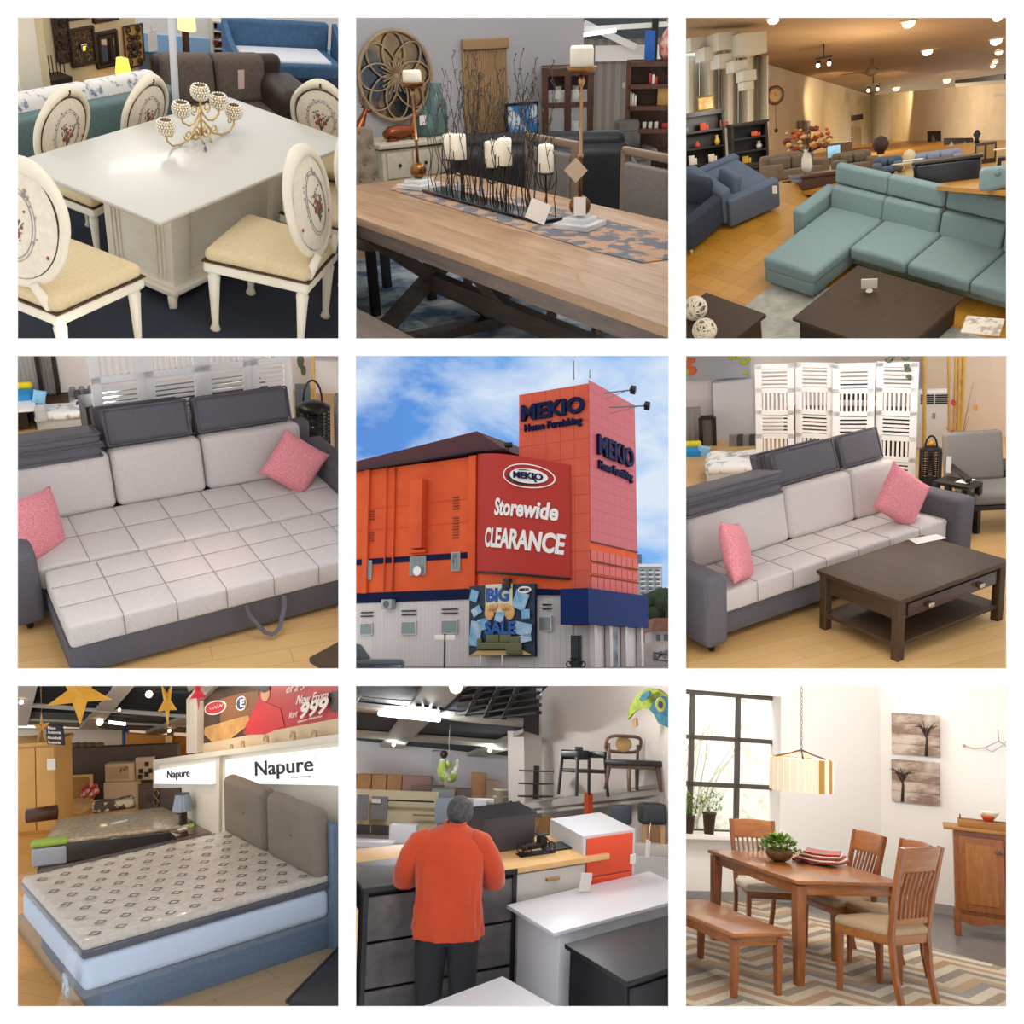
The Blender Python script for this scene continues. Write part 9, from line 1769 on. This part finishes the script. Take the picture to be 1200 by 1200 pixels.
for k in range(int((zc_ - zt_) / .035)): z = zt_ + .07 + .035 * k; m.tube([(.009 * math.cos(q) if k % 2 else 0, 0 if k % 2 else .009 * math.cos(q), z + .02 * math.sin(q)) for q in [pi * j / 4 for j in range(8)]], .0028, 4, True)
part('chain', m, bronze, t); lamp('POINT', 'pendant_bulb', (c.x, c.y, (zb_ + zt_) / 2), energy=3, color=(1, .85, .62), size=.05)
# sideboard
a = G.at(1003, 930, 0); b = G.at(1290, 915, 0) ; hd = math.atan2((kd - kc).y, (kd - kc).x); H9 = G.top(a, 985, 528)
t = thing('sideboard', 'oak sideboard with two panelled doors and shaped lower rail at the right edge', 'sideboard', a, hd + .12); Lz = 1.5
part('top', MB().box((Lz / 2 - .04, .2, H9 - .015), (Lz + .08, .5, .03), .006), mat('light_oak_edge', 'a87840', .4, col2='96662f', kind='wood', scale=3, stretch=(1, 8, 8)), t); part('body', MB().box((Lz / 2, .22, H9 * .58), (Lz - .02, .42, H9 * .78), .004), oakv, t)
dw = .41
for k in range(3):
 d = part('door', MB().box((.05 + dw * (k + .5), -.0, H9 * .58), (dw - .01, .03, H9 * .68), .005), oakv, t); part('door_panel', MB().box((.05 + dw * (k + .5), -.012, H9 * .58), (dw - .12, .02, H9 * .56), .008), mat('golden_oak_panel', 'a5692f', .4, col2='8d5524', kind='wood', scale=3, stretch=(8, 8, 1)), d); part('handle', MB().ball((.05 + dw * (k + (.93 if k % 2 == 0 else .07)), -.03, H9 * .8), .014, 8).tube([(.05 + dw * (k + (.93 if k % 2 == 0 else .07)), -.02, H9 * .8), (.05 + dw * (k + (.8 if k % 2 == 0 else .2)), -.04, H9 * .8)], .008, 6), mat('pewter_handle', '77716a', .35, .9), d)
m = MB(); m.prism([(0, H9 * .2), (Lz, H9 * .2)] + [(Lz - Lz * q / 24, H9 * (.13 + .02 * math.cos(q * pi / 3))) for q in range(25)], -.01, .02, 'xz'); part('shaped_rail', m, oakv, t)
for x in (.03, Lz - .05):
 for y in (.03, .4): part('leg', MB().box((x, y, H9 * .1), (.06, .06, H9 * .2), .005), oakv, t)
q = Matrix.Translation(a) @ Matrix.Rotation(hd + .12, 4, 'Z')
t = thing('tray', 'wooden tray with metal loop handle on the oak sideboard', 'tray', q @ Vector((.34, .2, H9)), hd + .12); m = MB(); m.box((0, 0, .01), (.5, .26, .02), .004); [m.box((0, s * .13, .035), (.56, .012, .07), .004) for s in (-1, 1)]; [m.box((s * .26, 0, .035), (.012, .26, .07), .004) for s in (-1, 1)]; part('body', m, mat('light_oak_edge', ''), t); part('handle', MB().tube([(-.26, .05 * math.cos(k * pi / 8), .06 + .05 * math.sin(k * pi / 8)) for k in range(9)], .006, 6), iron, t)
for k, (dx, dz, r, mt, lb, cat) in enumerate(((.3, .022, .09, redc, 'red plate stack under the bowls on the sideboard tray', 'plate'), (.34, .06, .07, mat('orange_bowl', 'c4552c', .3), 'orange red bowl on the sideboard tray', 'bowl'), (.36, .1, .085, wax, 'white striped bowl on top of the pile on the sideboard tray', 'bowl'))):
 solo(('plate', 'bowl', 'bowl')[k], lb, cat, MB().lathe([(r * .5, 0), (r * .95, .03 if k == 0 else .05), (r, .035 if k == 0 else .07), (r * .9, .034 if k == 0 else .066), (r * .4, .012)], n=24), mt, q @ Vector((dx, .2, H9 + dz)))
solo('candle', 'orange candle at the right edge of the sideboard beside the tray', 'candle', MB().cyl((0, 0, 0), .04, .2, 16), mat('orange_wax', 'c9702f', .5), q @ Vector((.68, .2, H9)))
lamp('AREA', 'garden_fill', tuple(ka + (kc - ka) * .6 + Vector((-.6, .6, 3.6))), tuple(ka + (kc - ka) * .5 + Vector((.5, 2.6, 1.6))), 220, (1, 1, .96), 1.5)  # area lamp added outside to brighten the garden wall
fill_lamps([(250, 3.0), (900, 3.0)], 42, (1, .97, .92)); fill_lamps([(250, 5.0), (850, 4.8)], 50, (1, .98, .95))


for _r in ROOMS: clip_room(_r)
